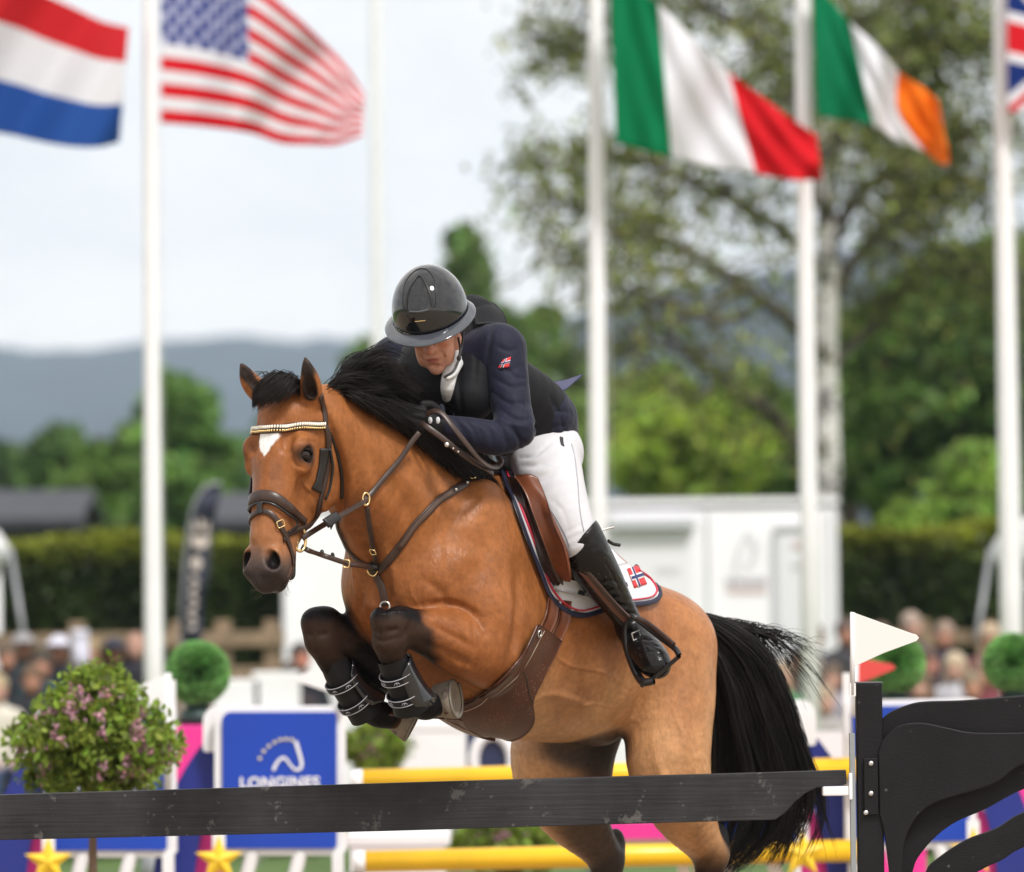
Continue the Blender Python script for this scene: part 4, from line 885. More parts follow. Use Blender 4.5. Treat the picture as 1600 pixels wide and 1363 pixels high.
ro = math.radians(-5); RU, RW = RU*math.cos(ro)+RW*math.sin(ro), RW*math.cos(ro)-RU*math.sin(ro)
RC = P(678, 506, .00); RAX = np.stack([RF, RU, RW])
def K(f, u, w): return RC+RF*f+RU*u+RW*w
def rfield(x0, y0, x1, y1, d0, d1, st): return Field(gridax((P(x0, y0, .2)[0], P(x1, y0, .2)[0], st)), gridax((d0, d1, st)), gridax((P(x0, y1, .2)[2], P(x0, y0, .2)[2], st)))
# points shared by body and clothes (px, py, depth)
T0, T1, T2, T3 = (704, 585, .22), (755, 612, .32), (812, 648, .42), (838, 686, .48)
SHn, ELn, WRn = (783, 548, .10), (805, 670, -.01), (702, 668, -.08)
SHf, ELf, WRf = (616, 566, .42), (628, 660, .32), (655, 668, .15)
def arms(f, gr, k=.03):
    f.chain([R(*SHn, .072+gr), R(793, 600, .06, .060+gr), R(*ELn, .050+gr)], k); f.chain([R(*ELn, .052+gr), R(775, 684, -.045, .048+gr), R(735, 676, -.075, .040+gr), R(*WRn, .030+gr)], k)
    f.chain([R(*SHf, .068+gr), R(614, 615, .40, .058+gr), R(*ELf, .048+gr)], k); f.chain([R(*ELf, .048+gr), R(640, 668, .24, .042+gr), R(*WRf, .030+gr)], k)
def trunk(f, gr, k=.05):
    f.chain([R(*T0, .125+gr, .19+gr), R(*T1, .13+gr, .175+gr), R(*T2, .125+gr, .16+gr), R(*T3, .12+gr, .13+gr)], k, HL)
    f.ell(P(772, 545, .14), np.array((.085, .09, .072))+gr, None, k); f.ell(P(632, 562, .40), np.array((.09, .09, .075))+gr, None, k)
THn = [(856, 715, .38, .100), (865, 762, .27, .098), (884, 808, .21, .080), (903, 846, .19, .062)]
SHIN = [(903, 846, .19, .062), (922, 868, .21, .060), (944, 905, .27, .052), (966, 945, .34, .038), (982, 975, .38, .036)]
def both(f, rows, k, gr=0):
    a = [(*P(*r[:3]), r[3]+gr) for r in rows]; f.chain(a, k); b = [(*mir(np.array(q[:3])), q[3]) for q in a]; f.chain(b, k)
# ---- the body: one continuous surface with head, trunk, arms, hands, legs
x0 = P(540, 600, .3)[0]; x1 = P(1075, 600, .3)[0]; hx0, hx1 = P(625, 500, 0)[0], P(728, 500, 0)[0]; hz0, hz1 = P(600, 602, 0)[2], P(600, 505, 0)[2]
fb = Field(gridax((x0, hx0, .009), (hx0, hx1, .003), (hx1, x1, .009)), gridax((-.20, .12, .003), (.12, 1.15, .010)), gridax((P(600, 1090, .3)[2], hz0, .010), (hz0, hz1, .003), (hz1, P(600, 425, 0)[2], .009)))
fb.chain([R(*T0, .115, .18), R(*T1, .12, .165), R(*T2, .115, .15), R(*T3, .11, .12)], .05, HL); arms(fb, -.012)
fb.chain([R(712, 560, .24, .07), R(696, 545, .14, .062), (*K(-.03, -.02, 0), .06)], .03)
both(fb, [(r[0], r[1], r[2], r[3]-.012) for r in THn], .04); both(fb, [(r[0], r[1], r[2], r[3]-.010) for r in SHIN], .03)
both(fb, [(984, 985, .38, .034), (1005, 1012, .31, .034), (1022, 1032, .26, .028)], .03)
KE = lambda f, u, w, r, k=.02, op='u': fb.ell(K(f, u, w), r, RAX, k, op)
KE(-.005, .035, 0, (.098, .100, .078), .03)          # cranium
KE(.045, -.04, 0, (.058, .075, .060), .03)           # face block
KE(.055, -.095, 0, (.040, .032, .044), .03)          # jaw
KE(.084, -.118, 0, (.018, .018, .022), .015)         # chin
fb.chain([(*K(.096, .005, 0), .010), (*K(.113, -.028, 0), .0125), (*K(.116, -.036, 0), .014)], .010)  # nose
for s in (1, -1):
    KE(.103, -.036, .013*s, (.011, .009, .008), .006)      # nostril wing
    KE(.078, -.022, .040*s, (.020, .018, .018), .018)      # cheekbone
    KE(.060, -.075, .042*s, (.030, .035, .015), .02)       # cheek
    KE(.098, .012, .032*s, (.010, .009, .017), .012, 's')  # eye socket
    KE(.092, .030, .030*s, (.014, .009, .026), .012)       # brow
    fb.chain([(*K(.106, -.040, .022*s), .002), (*K(.094, -.062, .034*s), .0025), (*K(.084, -.085, .036*s), .002)], .007, op='s')  # smile line
    fb.ell(K(-.01, -.01, .080*s), (.022, .03, .008), RAX, .006)  # ear
    KE(.098, -.047, .006*s, (.004, .003, .003), .003, 's')
    fb.chain([(*K(.086, .006, .022*s), .003), (*K(.088, .0, .034*s), .003), (*K(.080, -.002, .045*s), .002)], .004, op='s')
KE(.096, -.070, 0, (.010, .006, .024), .008); KE(.096, -.084, 0, (.010, .006, .020), .008)
fb.chain([(*K(.106, -.0765, -.022), .0025), (*K(.112, -.0755, 0), .0032), (*K(.106, -.0765, .022), .0025)], .004, op='s'); KE(.100, -.100, 0, (.010, .006, .018), .008, 's')
# hands: palm + five separate bent fingers each, closed on the reins
def hand(f, c, fwd, up, out, s, k=.006):
    c = np.array(c); A = lambda a, b, d: c+fwd*a+up*b+out*d*s
    f.chain([(*A(-.075, 0, 0), .027), (*A(-.04, 0, 0), .026)], .015)
    f.ell(A(0, 0, 0), (.046, .040, .020), np.stack([fwd, up, out]), .012)
    for i, (y, L, r) in enumerate(((.030, .9, .0105), (.010, 1.0, .011), (-.010, .95, .0105), (-.029, .8, .0092))):
        f.chain([(*A(.036, y, .006), r*1.08), (*A(.036+.034*L, y, .014), r), (*A(.040+.036*L, y, -.022*L), r*.95), (*A(.036+.008*L, y, -.036*L), r*.85)], k, n=3)
    f.chain([(*A(-.015, .036, -.006), .0145), (*A(.018, .052, -.016), .0125), (*A(.046, .050, -.022), .0105)], k, n=3)
GH = [(P(676, 661, -.10), np.array([-.93, -.30, .15]), 1), (P(650, 668, .08), np.array([-.80, -.55, .1]), -1)]
hands = []
for c, fw, s in GH:
    fw = fw/np.linalg.norm(fw); up = np.array([.1, .05, 1.]); up -= fw*(up@fw); up /= np.linalg.norm(up); ou = np.cross(up, fw); hands.append((c, fw, up, ou, -s))
    hand(fb, c, fw, up, ou, -s)
V, Fq = fb.mesh(0, 1)
def face_color(V):
    C = np.tile(np.array([.60, .29, .195]), (len(V), 1)); q = (V-RC)@RAX.T; f_, u, w_ = q.T; n2 = vnoise(V, 60, 5); n3 = vnoise(V, 200, 6)
    C *= (.90+.2*n2)[:, None]*(.94+.12*n3)[:, None]
    def mx_(c, m): nonlocal C; C = C*(1-m[:, None])+np.array(c)*m[:, None]
    for s in (1, -1): mx_((.52, .16, .10), smst(1, .3, np.sqrt(((u+.03)/.022)**2+((w_-.042*s)/.022)**2))*.5*(f_ > .03))
    mx_((.50, .15, .10), smst(1, .4, np.sqrt(((u+.032)/.018)**2+(w_/.018)**2))*.5*(f_ > .08))
    mx_((.36, .09, .07), smst(1, .6, np.sqrt(((u+.077)/.011)**2+(w_/.026)**2))*(f_ > .07)*.9)
    mx_((.30, .16, .12), smst(-.04, -.075, u)*smst(1.2, .5, np.abs(w_)/.05)*.35*(f_ > .02)*n3)      # shaved beard shadow
    mx_((.10, .06, .045), smst(1, .5, np.sqrt(((u-.026)/.007)**2+((np.abs(w_)-.030)/.02)**2))*(f_ > .06)*.8)
    return np.clip(C, .003, .9)
rider = mesh_np('person', V, Fq, M_SKIN, None, True, face_color(V))
tag(rider, 'rider in navy jacket, white breeches and black helmet crouched low over the jumping bay horse', 'person')
for s in (1, -1):
    V, F = ball_np(K(.086, .010, .032*s), .0125, 16, 10); mesh_np('eye', V, F, mat('eye_white', (.30, .27, .25), .2), rider)
    V, F = ball_np(K(.0905, .008, .032*s), (.012, .0095, .015), 16, 10, RAX); mesh_np('eyelid', V, F, M_SKIN, rider, True, np.tile(np.array([.40, .17, .11]), (len(V), 1)))
# ---- clothes
M_SEAMN = mat('navy_seam', (.005, .006, .014), .7)
fj = rfield(545, 440, 930, 760, -.25, .85, .0065)
trunk(fj, .008); arms(fj, .008)
fj.chain([R(715, 520, .30, .05), R(745, 505, .28, .07)], .04)
fj.chain([R(836, 650, .45, .10, .15), R(846, 662, .46, .09, .125), R(853, 674, .46, .060, .10)], .03, HL)
fj.ell(P(858, 655, .36), (.065, .07, .070), None, .03)
fj.ell(P(690, 648, -.085), (.012, .035, .035), None, .01)
fj.ell(P(695, 566, .03), (.035, .10, .065), np.stack([RW, RF, RU]), .02, 's')
V, Fq = fj.mesh(0, 1)
JL = [([(770, 590), (800, 605), (826, 600)], -.006, .010), ([(768, 612), (795, 630), (830, 628)], -.007, .010), ([(770, 570), (790, 580), (815, 572)], -.004, .010), ([(783, 640), (806, 655), (832, 655)], -.008, .010),
    ([(745, 655), (765, 672), (770, 700)], -.007, .010), ([(765, 650), (785, 672), (797, 700)], -.007, .010), ([(725, 655), (742, 675), (748, 700)], -.006, .009), ([(790, 655), (810, 680), (812, 706)], -.007, .010), ([(708, 652), (720, 672), (724, 690)], -.005, .008),
    ([(768, 500), (766, 530), (760, 570), (758, 610)], -.007, .012), ([(845, 680), (865, 668), (892, 664)], -.006, .010), ([(850, 650), (872, 642), (892, 645)], -.006, .010), ([(842, 600), (838, 640), (836, 680)], -.012, .014), ([(780, 655), (800, 664), (826, 668)], .006, .010), ([(800, 620), (815, 640), (833, 640)], .004, .012)]
JL = [(p, d*.62, w*.68) for p, d, w in JL]+[([(775, 540), (792, 548), (808, 546)], -.003, .006), ([(790, 575), (808, 590), (822, 590)], -.0035, .006), ([(742, 662), (752, 680), (752, 694)], -.003, .006), ([(780, 668), (790, 690), (790, 704)], -.003, .006), ([(715, 660), (728, 676), (731, 692)], -.003, .006), ([(795, 668), (812, 684), (822, 700)], -.004, .007), ([(858, 662), (872, 690)], -.003, .008), ([(875, 650), (885, 680)], -.003, .008)]
V = relief(V, vnormals(V, Fq), bvh_of(V, Fq), JL)
jk = mesh_np('jacket', V, Fq, M_NAVY, rider); JB = bvh_of(V, Fq)
strap('sleeve_seam', JB, [(776, 505), (768, 530), (764, 560), (762, 590)], .003, .001, M_SEAMN, jk, .0003, 6, 0, 1); strap('sleeve_seam', JB, [(818, 560), (822, 600), (822, 640), (818, 668)], .003, .001, M_SEAMN, jk, .0003, 6, 0, 1); strap('cuff_seam', JB, [(703, 648), (706, 664), (705, 684)], .003, .001, M_SEAMN, jk, .0003, 6, 0, 1); strap('hem_seam', JB, [(842, 676), (862, 672), (884, 668)], .003, .001, M_SEAMN, jk, .0003, 6, .3, 1)
fv = rfield(600, 440, 920, 740, -.05, .85, .0065)
fv.chain([R(*T0, .142, .165), R(*T1, .147, .185), R(*T2, .142, .175), R(830, 668, .46, .125, .135)], .05, HL)
fv.chain([R(722, 500, .30, .055), R(742, 500, .27, .075), R(750, 560, .12, .06), R(735, 620, .08, .08)], .04)
fv.chain([R(700, 500, .33, .05), R(672, 520, .36, .07), R(660, 580, .24, .07), R(680, 630, .14, .08)], .04)
fv.ell(P(693, 560, -.03), (.032, .12, .085), np.stack([RW, RF, RU]), .02, 's')
V, Fq = fv.mesh(0, 1); V = relief(V, vnormals(V, Fq), bvh_of(V, Fq), [([(720, 560), (716, 600), (722, 650)], -.006, .008), ([(742, 500), (745, 540), (742, 600)], -.004, .008), ([(860, 620), (872, 650), (866, 676)], -.005, .01)])
mesh_np('vest', V, Fq, M_VEST, rider)
M_PIPE = mat('grey_piping', (.05, .05, .06), .5)
def free_tube(name, pts, r, m, par, n=8, flat=None): q = spline([P(*p) for p in pts], 8); V, F = tube_np(q, r, n, flat); return mesh_np(name, V, F, m, par)
# collar stand of the vest behind the neck and its raised shoulder edge
free_patch('collar', [[(728, 482, .24), (752, 474, .27), (772, 480, .31)], [(738, 493, .17), (762, 487, .20), (784, 495, .26)], [(744, 512, .10), (766, 510, .13), (790, 512, .20)]], .012, M_VEST, rider, False)
# shirt collar and stock
fs = rfield(655, 520, 740, 660, -.12, .25, .004)
fs.chain([R(712, 555, .10, .024), R(704, 580, .0, .024), R(699, 605, -.02, .022), R(698, 622, .03, .014)], .015); fs.chain([R(716, 568, .05, .016), R(707, 584, -.04, .012), R(699, 590, -.06, .010)], .01)
V, Fq = fs.mesh(0, 1); mesh_np('shirt_collar', V, Fq, M_SHIRT, rider)
# coat tail flicked up, jacket vent
free_patch('coat_tail', [[(860, 598, .42), (862, 612, .40)], [(882, 595, .43), (880, 612, .40)], [(898, 590, .44), (893, 602, .42)], [(911, 586, .45), (908, 590, .44)]], .005, mat('jacket_lining', (.045, .05, .11), .6), jk, False)
# flag patch on the sleeve
flag_on(JB, [(778, 576), (795, 574), (798, 558), (786, 563)], jk, .004, dep=0)
fr = Field(gridax((P(780, 700, .3)[0], P(945, 700, .3)[0]+.2, .0075)), gridax((-.02, 1.05, .0085)), gridax((P(700, 885, .2)[2], P(700, 660, .3)[2], .0075)))
fr = Field(gridax((P(640, 700, .3)[0], P(945, 700, .3)[0]+.03, .0075)), gridax((-.02, 1.1, .0085)), gridax((P(700, 885, .2)[2], P(700, 660, .3)[2], .0075)))
fr.chain([R(835, 702, .44, .10, .145), R(846, 705, .46, .115, .14), R(850, 716, .50, .10, .13)], .04, HL)
both(fr, THn, .05, .002); both(fr, [(903, 846, .19, .064), (920, 866, .21, .056)], .03); both(fr, [(835, 715, .33, .07), (850, 735, .30, .085)], .05)
V, Fq = fr.mesh(0, 1); V = relief(V, vnormals(V, Fq), bvh_of(V, Fq), [([(885, 846), (900, 838), (918, 832)], -.0035, .005), ([(880, 836), (896, 826), (914, 818)], -.0025, .005), ([(812, 716), (835, 712), (862, 690)], -.004, .007), ([(815, 728), (840, 726), (872, 700)], -.0045, .008), ([(820, 745), (845, 752), (870, 742)], -.003, .007), ([(880, 690), (890, 720), (885, 760)], -.003, .008), ([(862, 780), (880, 800), (888, 830)], -.002, .006), ([(845, 760), (862, 800), (878, 840)], .0015, .004), ([(892, 856), (906, 846), (922, 842)], -.003, .006), ([(840, 730), (858, 722), (885, 705)], -.005, .012), ([(835, 745), (855, 742), (880, 720)], -.004, .010)])
bre = mesh_np('breeches', V, Fq, M_BREECH, rider); BB = bvh_of(V, Fq); M_SEAM = mat('grey_seam', (.30, .30, .33), .8)
strap('side_seam', BB, [(893, 694), (901, 740), (905, 790), (912, 830)], .0035, .0012, M_SEAM, bre, .0003, 6, .3, 1); strap('knee_seam', BB, [(856, 790), (870, 812), (884, 838), (890, 854)], .0030, .0012, M_SEAM, bre, .0003, 6, .2, 1)
strap('belt_loop', BB, [(877, 684), (879, 697)], .012, .003, mat('black_loop', (.02, .02, .02), .6), bre, .0005, 6, .35, 0)
# ---- tall boots
def tall_boot(flip):
    f = Field(gridax((P(870, 700, .3)[0], P(1080, 700, .3)[0], .005)), gridax((.05, .62, .006)), gridax((P(700, 1085, .3)[2], P(700, 800, .2)[2], .005)))
    f.chain([R(906, 838, .19, .072), R(917, 866, .21, .076), R(939, 903, .27, .068), R(960, 935, .33, .053), R(975, 960, .37, .045), R(985, 980, .385, .043)], .02)
    f.chain([R(986, 985, .385, .046), R(998, 1003, .34, .052), R(1012, 1022, .28, .056), R(1022, 1034, .235, .052), R(1027, 1040, .215, .044)], .02)
    f.ell(P(985, 985, .43), (.04, .05, .045), None, .02)
    # slanted top opening
    f.put(lambda X, Y, Z: -((X-P(915, 836, .2)[0])*-.62+(Z-P(915, 836, .2)[2])*.79)+0*Y, (-9, -9, P(900, 900, .2)[2]), (9, 9, 9), .006, 's') if False else None
    nz_ = np.array([-.74, 0, .67]); o = P(907, 840, .2)
    sl = f.sub((-9, -9, -9), (9, 9, 9)); X = f.x[:, None, None]; Z = f.z[None, None, :]; d = ((X-o[0])*nz_[0]+(Z-o[2])*nz_[2])+0*f.F
    f.F = np.maximum(f.F, d.astype(np.float32))
    V, Q4 = f.mesh(0, 1)
    V = relief(V, vnormals(V, Q4), bvh_of(V, Q4), [([(948, 925), (962, 922), (978, 925)], -.003, .007), ([(952, 938), (966, 934), (984, 938)], -.003, .007), ([(958, 950), (972, 946), (988, 950)], -.0035, .007), ([(962, 964), (978, 958), (992, 962)], -.0035, .007), ([(940, 912), (955, 908), (972, 912)], -.003, .006), ([(990, 1000), (1002, 996), (1016, 1000)], -.004, .005), ([(940, 870), (958, 900), (975, 935)], -.002, .004), ([(984, 1004), (1000, 998), (1018, 1000)], -.003, .005), ([(988, 1014), (1006, 1007), (1028, 1010)], -.0028, .005), ([(992, 1026), (1012, 1018), (1036, 1022)], -.0025, .004), ([(1000, 1000), (1010, 1025), (1026, 1050)], .002, .006)])
    if flip: V = mir(V); Q4 = Q4[:, ::-1]
    b = mesh_np('riding_boot', V, Q4, M_RBOOT, rider)
    ft = lambda n, pts, r, m, flat=None: (lambda q: mesh_np(n, *tube_np(mir(q) if flip else q, r, 8, None), m, b))(spline([P(*p) for p in pts], 8))
    ft('sole', [(978, 1000, .40), (986, 1030, .33), (997, 1056, .25), (1006, 1066, .20), (1022, 1064, .185)], np.linspace(.017, .012, 33), M_BLACKL)
    ft('spur_strap', [(979, 985, .34), (992, 992, .30), (1008, 990, .31), (1014, 982, .36)], .006, M_BLACKL)
    ft('pull_tab', [(940, 829, .25), (950, 826, .26), (959, 824, .27)], .0035, M_STEEL); ft('spur', [(968, 852, .35), (958, 850, .33), (950, 845, .32)], .006, M_BLACKL)
    if not flip:
        ring_ = [(987, 990), (999, 985), (1001, 996), (990, 1001), (987, 990)]; V, F = tube_np([P(x, y, .275) for x, y in ring_], .002, 6); mesh_np('buckle', V, F, M_STEEL, b)
    return b
tall_boot(False); tall_boot(True)
# ---- gloves over the hands (palm and five fingers), with pale fastening tabs
fg = Field(gridax((P(600, 700, 0)[0], P(712, 700, 0)[0], .0032)), gridax((-.22, .24, .0032)), gridax((P(700, 720, 0)[2], P(700, 610, 0)[2], .0032)))
for c, fw, up, ou, s in hands: hand(fg, c, fw, up, ou, s)
fg.F -= .0022; V, Fq = fg.mesh(0, 1); gl = mesh_np('gloves', V, Fq, M_GLOVE, rider)
GB = bvh_of(V, Fq); mb = MB()
for x, y in ((672, 657), (684, 657)): a, b = hit(GB, x, y, -.1); mb.ball(a+b*.001, (.007, .004, .011), 10, 8)
mb.build('fastening_tab', M_WHITE, gl, True)
# ---- helmet
HC = K(.012, .055, 0); hr = np.array([.142, .142, .118])
V = []; F = []; nu, nv = 48, 22
def rim_u(a): return -.016-.002*math.cos(a)      # lower edge, a=0 front
for i in range(nv+1):
    for j in range(nu):
        a = 2*math.pi*j/nu; u0 = rim_u(a)/hr[1]; t0 = math.acos(u0); t = t0*i/nv
        V.append(HC+RF*hr[0]*math.sin(t)*math.cos(a)+RW*hr[2]*math.sin(t)*math.sin(a)+RU*hr[1]*math.cos(t))
F = [(i*nu+j, i*nu+(j+1) % nu, (i+1)*nu+(j+1) % nu, (i+1)*nu+j) for i in range(nv) for j in range(nu)]
helm = mesh_np('helmet', V, [f[::-1] for f in F], M_GLOSS, rider); md = helm.modifiers.new('s', 'SOLIDIFY'); md.thickness = .012; md.offset = -1
HBV = bvh_of(np.array(V), np.array(F))
V = []; n = 41; rows = 7
for i in range(n):
    a = math.radians(-128+256*i/(n-1)); w_ = math.cos(a*.70); b_ = .047*max(0, w_)**.6+.003; u0 = rim_u(a); t = math.acos(u0/hr[1]); ex = math.sin(t)
    for k in range(rows):
        r_ = k/(rows-1); V.append(HC+RF*(hr[0]*ex+b_*r_)*math.cos(a)+RW*(hr[2]*ex+b_*r_*.8)*math.sin(a)+RU*(u0-.018*r_**1.5*(1-.4*abs(math.sin(a)))))
F = [(i*rows+k, (i+1)*rows+k, (i+1)*rows+k+1, i*rows+k+1) for i in range(n-1) for k in range(rows-1)]
br_ = mesh_np('brim', V, F, M_BRIM, helm); md = br_.modifiers.new('s', 'SOLIDIFY'); md.thickness = .006; md.offset = 0; md2 = br_.modifiers.new('b', 'SUBSURF'); md2.levels = 1; md2.render_levels = 1
def hl_line(pts, r, m, name, lift=.001, close=False):
    q = []
    for f_, u, w_ in pts: d = np.array(K(f_, u, w_))-HC; g = HBV.ray_cast(Vector(HC), Vector(d)); q.append(np.array(g[0])+d/np.linalg.norm(d)*lift)
    V, F = tube_np(q, r, 8); return mesh_np(name, V, F, m, helm)
pent = [(.12, .115, -.030), (.09, .165, -.046), (.05, .20, -.024), (.045, .205, 0), (.05, .20, .024), (.09, .165, .046), (.12, .115, .030)]
pent = [(.115, .09, -.034), (.095, .125, -.046), (.06, .185, -.050), (.02, .20, -.022), (.01, .20, 0), (.02, .20, .022), (.06, .185, .050), (.095, .125, .046), (.10, .10, .036)]
hl_line(spline(pent, 4), .0016, M_BLACKL, 'panel_seam')
arc = [(.115, .11, -.036), (.10, .145, -.034), (.075, .175, -.020), (.05, .19, 0), (.075, .175, .020), (.10, .145, .034), (.115, .11, .036)]
hl_line(spline(arc, 4), .0038, M_BLACKL, 'air_vent'); hl_line(spline([(.12, .105, -.026), (.122, .103, 0), (.12, .105, .026)], 4), .0045, M_BRIM, 'vent_bar', .002)
hl_line([(.13, .080, -.014), (.13, .080, -.005), (.13, .080, .005), (.13, .080, .014)], .0016, M_BRASS, 'gold_lettering', .002)
# harness straps
free_tube('chin_strap', [(724, 520, .02), (722, 540, -.01), (717, 562, -.035), (708, 580, -.06), (694, 590, -.07)], .0042, M_BLACKL, helm); free_tube('chin_strap', [(716, 528, .0), (719, 545, -.02), (717, 560, -.035)], .004, M_BLACKL, helm)
V, F = ball_np(P(717, 560, -.038), (.007, .006, .010), 10, 8); mesh_np('strap_clip', V, F, M_BLACKL, helm)
# ---- stirrup leather and iron (parts of the saddle)
M_REDBR = mat('red_brown_leather', (.13, .045, .028), .4)
for fl in (0, 1):
    def fs_(n, pts, w, th, m, flat=(-.5, -1, .3)):
        q = spline([P(*p) for p in pts], 8); N = np.tile(np.array(flat, float), (len(q), 1))
        if fl: q = mir(q); N = mir(N+HA)-HA
        return mesh_np(n, *ribbon(q, N, w, th), m, sd_)
    L_ = fs_('stirrup_leather', [(893, 868, .16), (915, 895, .17), (940, 925, .20), (962, 950, .25), (980, 968, .29)], .030, .005, M_REDBR)
    fs_('stirrup_leather', [(897, 868, .155), (919, 895, .165), (944, 925, .195), (966, 950, .245), (982, 966, .285)], .016, .006, M_BROWN)
    tp = [(978, 966, .30), (985, 962, .29), (992, 966, .29)]
    irn = [(1004, 1070, .22), (990, 1048, .25), (979, 1015, .30), (976, 985, .31), (981, 966, .30), (990, 964, .29), (1005, 975, .28), (1030, 995, .23), (1054, 1013, .18), (1061, 1024, .16)]
    q = spline([P(*p) for p in irn], 8); q = mir(q) if fl else q; V, F = tube_np(q, [(.0095, .006)]*len(q), 10); I = mesh_np('stirrup_iron', V, F, M_BLACKL, sd_)
    q = np.array([P(1004, 1071, .22), P(1020, 1060, .20), P(1040, 1044, .18), P(1061, 1026, .16)]); q = mir(q) if fl else q; V, F = tube_np(q, [(.018, .007)]*4, 10, flat=(0, -1, 0)); mesh_np('tread', V, F, M_BLACKL, I)
    q = spline([P(*p) for p in [(995, 965, .285), (1010, 973, .27), (1032, 990, .22), (1053, 1008, .17)]], 6); q = mir(q) if fl else q; V, F = tube_np(q, [(.004, .009)]*len(q), 8, flat=(0, -1, 0)); mesh_np('iron_facing', V, F, M_BROWN, I)
# ================================================================ SETTING
def put(mb, name, m, parent=None, **k): return mb.build(name, m, parent, **k)
def grid_mesh(name, xs, ys, zf, m, kind=None, col=None):
    X, Y = np.meshgrid(xs, ys, indexing='ij'); Z = zf(X, Y); V = np.stack([X, Y, Z], -1).reshape(-1, 3); a, b = X.shape
    i = np.arange(a-1)[:, None]*b; j = np.arange(b-1)[None]; x = i+j; F = np.stack([x, x+b, x+b+1, x+1], -1).reshape(-1, 4)
    o = mesh_np(name, V, F, m, None, True, None if col is None else col(V)); return tag(o, kind=kind)
M_GRASS = mat('arena_grass', (.075, .135, .028), .9, noise=(1.2, .35, 8), bump=(30, .5, .03))
def noise2(x, y, s, seed=3): return vnoise(np.stack([x.ravel()*s, y.ravel()*s, np.zeros(x.size)], 1), 1., seed).reshape(x.shape)
grid_mesh('ground', np.r_[np.linspace(-1480, -70, 8), np.linspace(-60, 60, 60), np.linspace(70, 1480, 8)], np.r_[np.linspace(-30, 60, 60), np.geomspace(70, 4590, 14)], lambda X, Y: .03*noise2(X, Y, .3)-.015, M_GRASS, 'structure')
M_SAND = mat('arena_sand', (.30, .235, .165), .95, noise=(1.1, .2, 8), bump=(25, .6, .02))
rS = MB(); rS.box((0, -21, .022), (90, 76, .004)); tag(rS.build('sand', M_SAND), kind='structure')
# hills: forested ridges, real terrain with depth
M_FOREST = mat('hazy_forest_hills', (.010, .020, .030), .95, noise=(.02, .5, 8))  # blue of the distant haze is mixed into the forest colour
def hill(name, ridge, d, depth, foot=0, seed=1, rough=10):
    rp_ = np.array(ridge, float); xs_px = np.linspace(rp_[0, 0], rp_[-1, 0], 160); ry = np.interp(xs_px, *rp_.T)
    zr = np.array([P(x, y, d)[2] for x, y in zip(xs_px, ry)]); xr = np.array([P(x, 900, d)[0] for x in xs_px])
    rows = np.linspace(-1, 1, 41)[:, None]; X = np.repeat(xr[None], 41, 0); Y = d+rows*depth+0*X; prof = np.cos(rows*math.pi/2)**1.2
    Z = np.maximum(zr[None]*prof, -3)+rough*(noise2(X, Y, .012, seed)-.5)*prof+rough*.35*(noise2(X, Y, .06, seed+1)-.5)*prof-2
    V = np.stack([X, Y, Z], -1).reshape(-1, 3); i = np.arange(40)[:, None]*160; j = np.arange(159)[None]; x = i+j
    return tag(mesh_np(name, V, np.stack([x, x+1, x+161, x+160], -1).reshape(-1, 4), M_FOREST, None, True), kind='structure')
hill('hills', [(-700, 600), (-300, 552), (0, 550), (140, 546), (240, 533), (400, 528), (560, 533), (700, 560), (900, 620), (1300, 700)], 3600, 900, seed=1, rough=14)
hill('hills', [(-700, 640), (-200, 672), (0, 690), (120, 682), (260, 700), (420, 690), (600, 720), (900, 760)], 1300, 350, seed=4, rough=8)
hill('hills', [(500, 700), (700, 600), (850, 520), (980, 478), (1100, 462), (1230, 436), (1400, 388), (1560, 368), (1900, 350), (2300, 340)], 1700, 500, seed=7, rough=12)
# ---------------------------------------------------------------- vegetation
LEAFM = {}
def leaf_mat(name, trans=.35):
    m = mat(name, vcol=True, rough=.55, spec=.25); t = m.node_tree; b = t.nodes['Principled BSDF']; tr = t.nodes.new('ShaderNodeBsdfTranslucent'); mxn = t.nodes.new('ShaderNodeMixShader'); mxn.inputs[0].default_value = trans
    o = [n for n in t.nodes if n.type == 'OUTPUT_MATERIAL'][0]; t.links.new(b.inputs['Base Color'].links[0].from_socket, tr.inputs[0]); t.links.new(b.outputs[0], mxn.inputs[1]); t.links.new(tr.outputs[0], mxn.inputs[2]); t.links.new(mxn.outputs[0], o.inputs[0]); return m
M_LEAF = leaf_mat('leaves'); M_BARK = mat('bark', (.06, .045, .035), .9, noise=(6, .4, 6), bump=(20, .8, .02))
def leaves(name, C, size, col, parent, var=.35, m=None, seed=0, asp=.6, clump_var=None):
    "C (n,3) leaf centres -> folded little quads"
    r = np.random.RandomState(seed); n = len(C); a = r.normal(size=(n, 3)); a /= np.linalg.norm(a, axis=1)[:, None]; b = np.cross(a, r.normal(size=(n, 3))); b /= np.linalg.norm(b, axis=1)[:, None]
    s = size*r.uniform(.6, 1.4, (n, 1)); V = np.stack([C-a*s, C+b*s*asp, C+a*s, C-b*s*asp], 1).reshape(-1, 3); F = np.arange(n*4).reshape(n, 4)
    cc = 2.0*np.array(col)[None]*np.array([1.12, 1., .88])*np.clip(1+r.normal(0, var, (n, 1)), .35, 2)*(1+r.normal(0, .08, (n, 3)))
    if clump_var is not None: cc = cc*clump_var[:, None]
    return mesh_np(name, V, F, m or M_LEAF, parent, False, np.repeat(np.clip(cc, .003, .8), 4, 0))
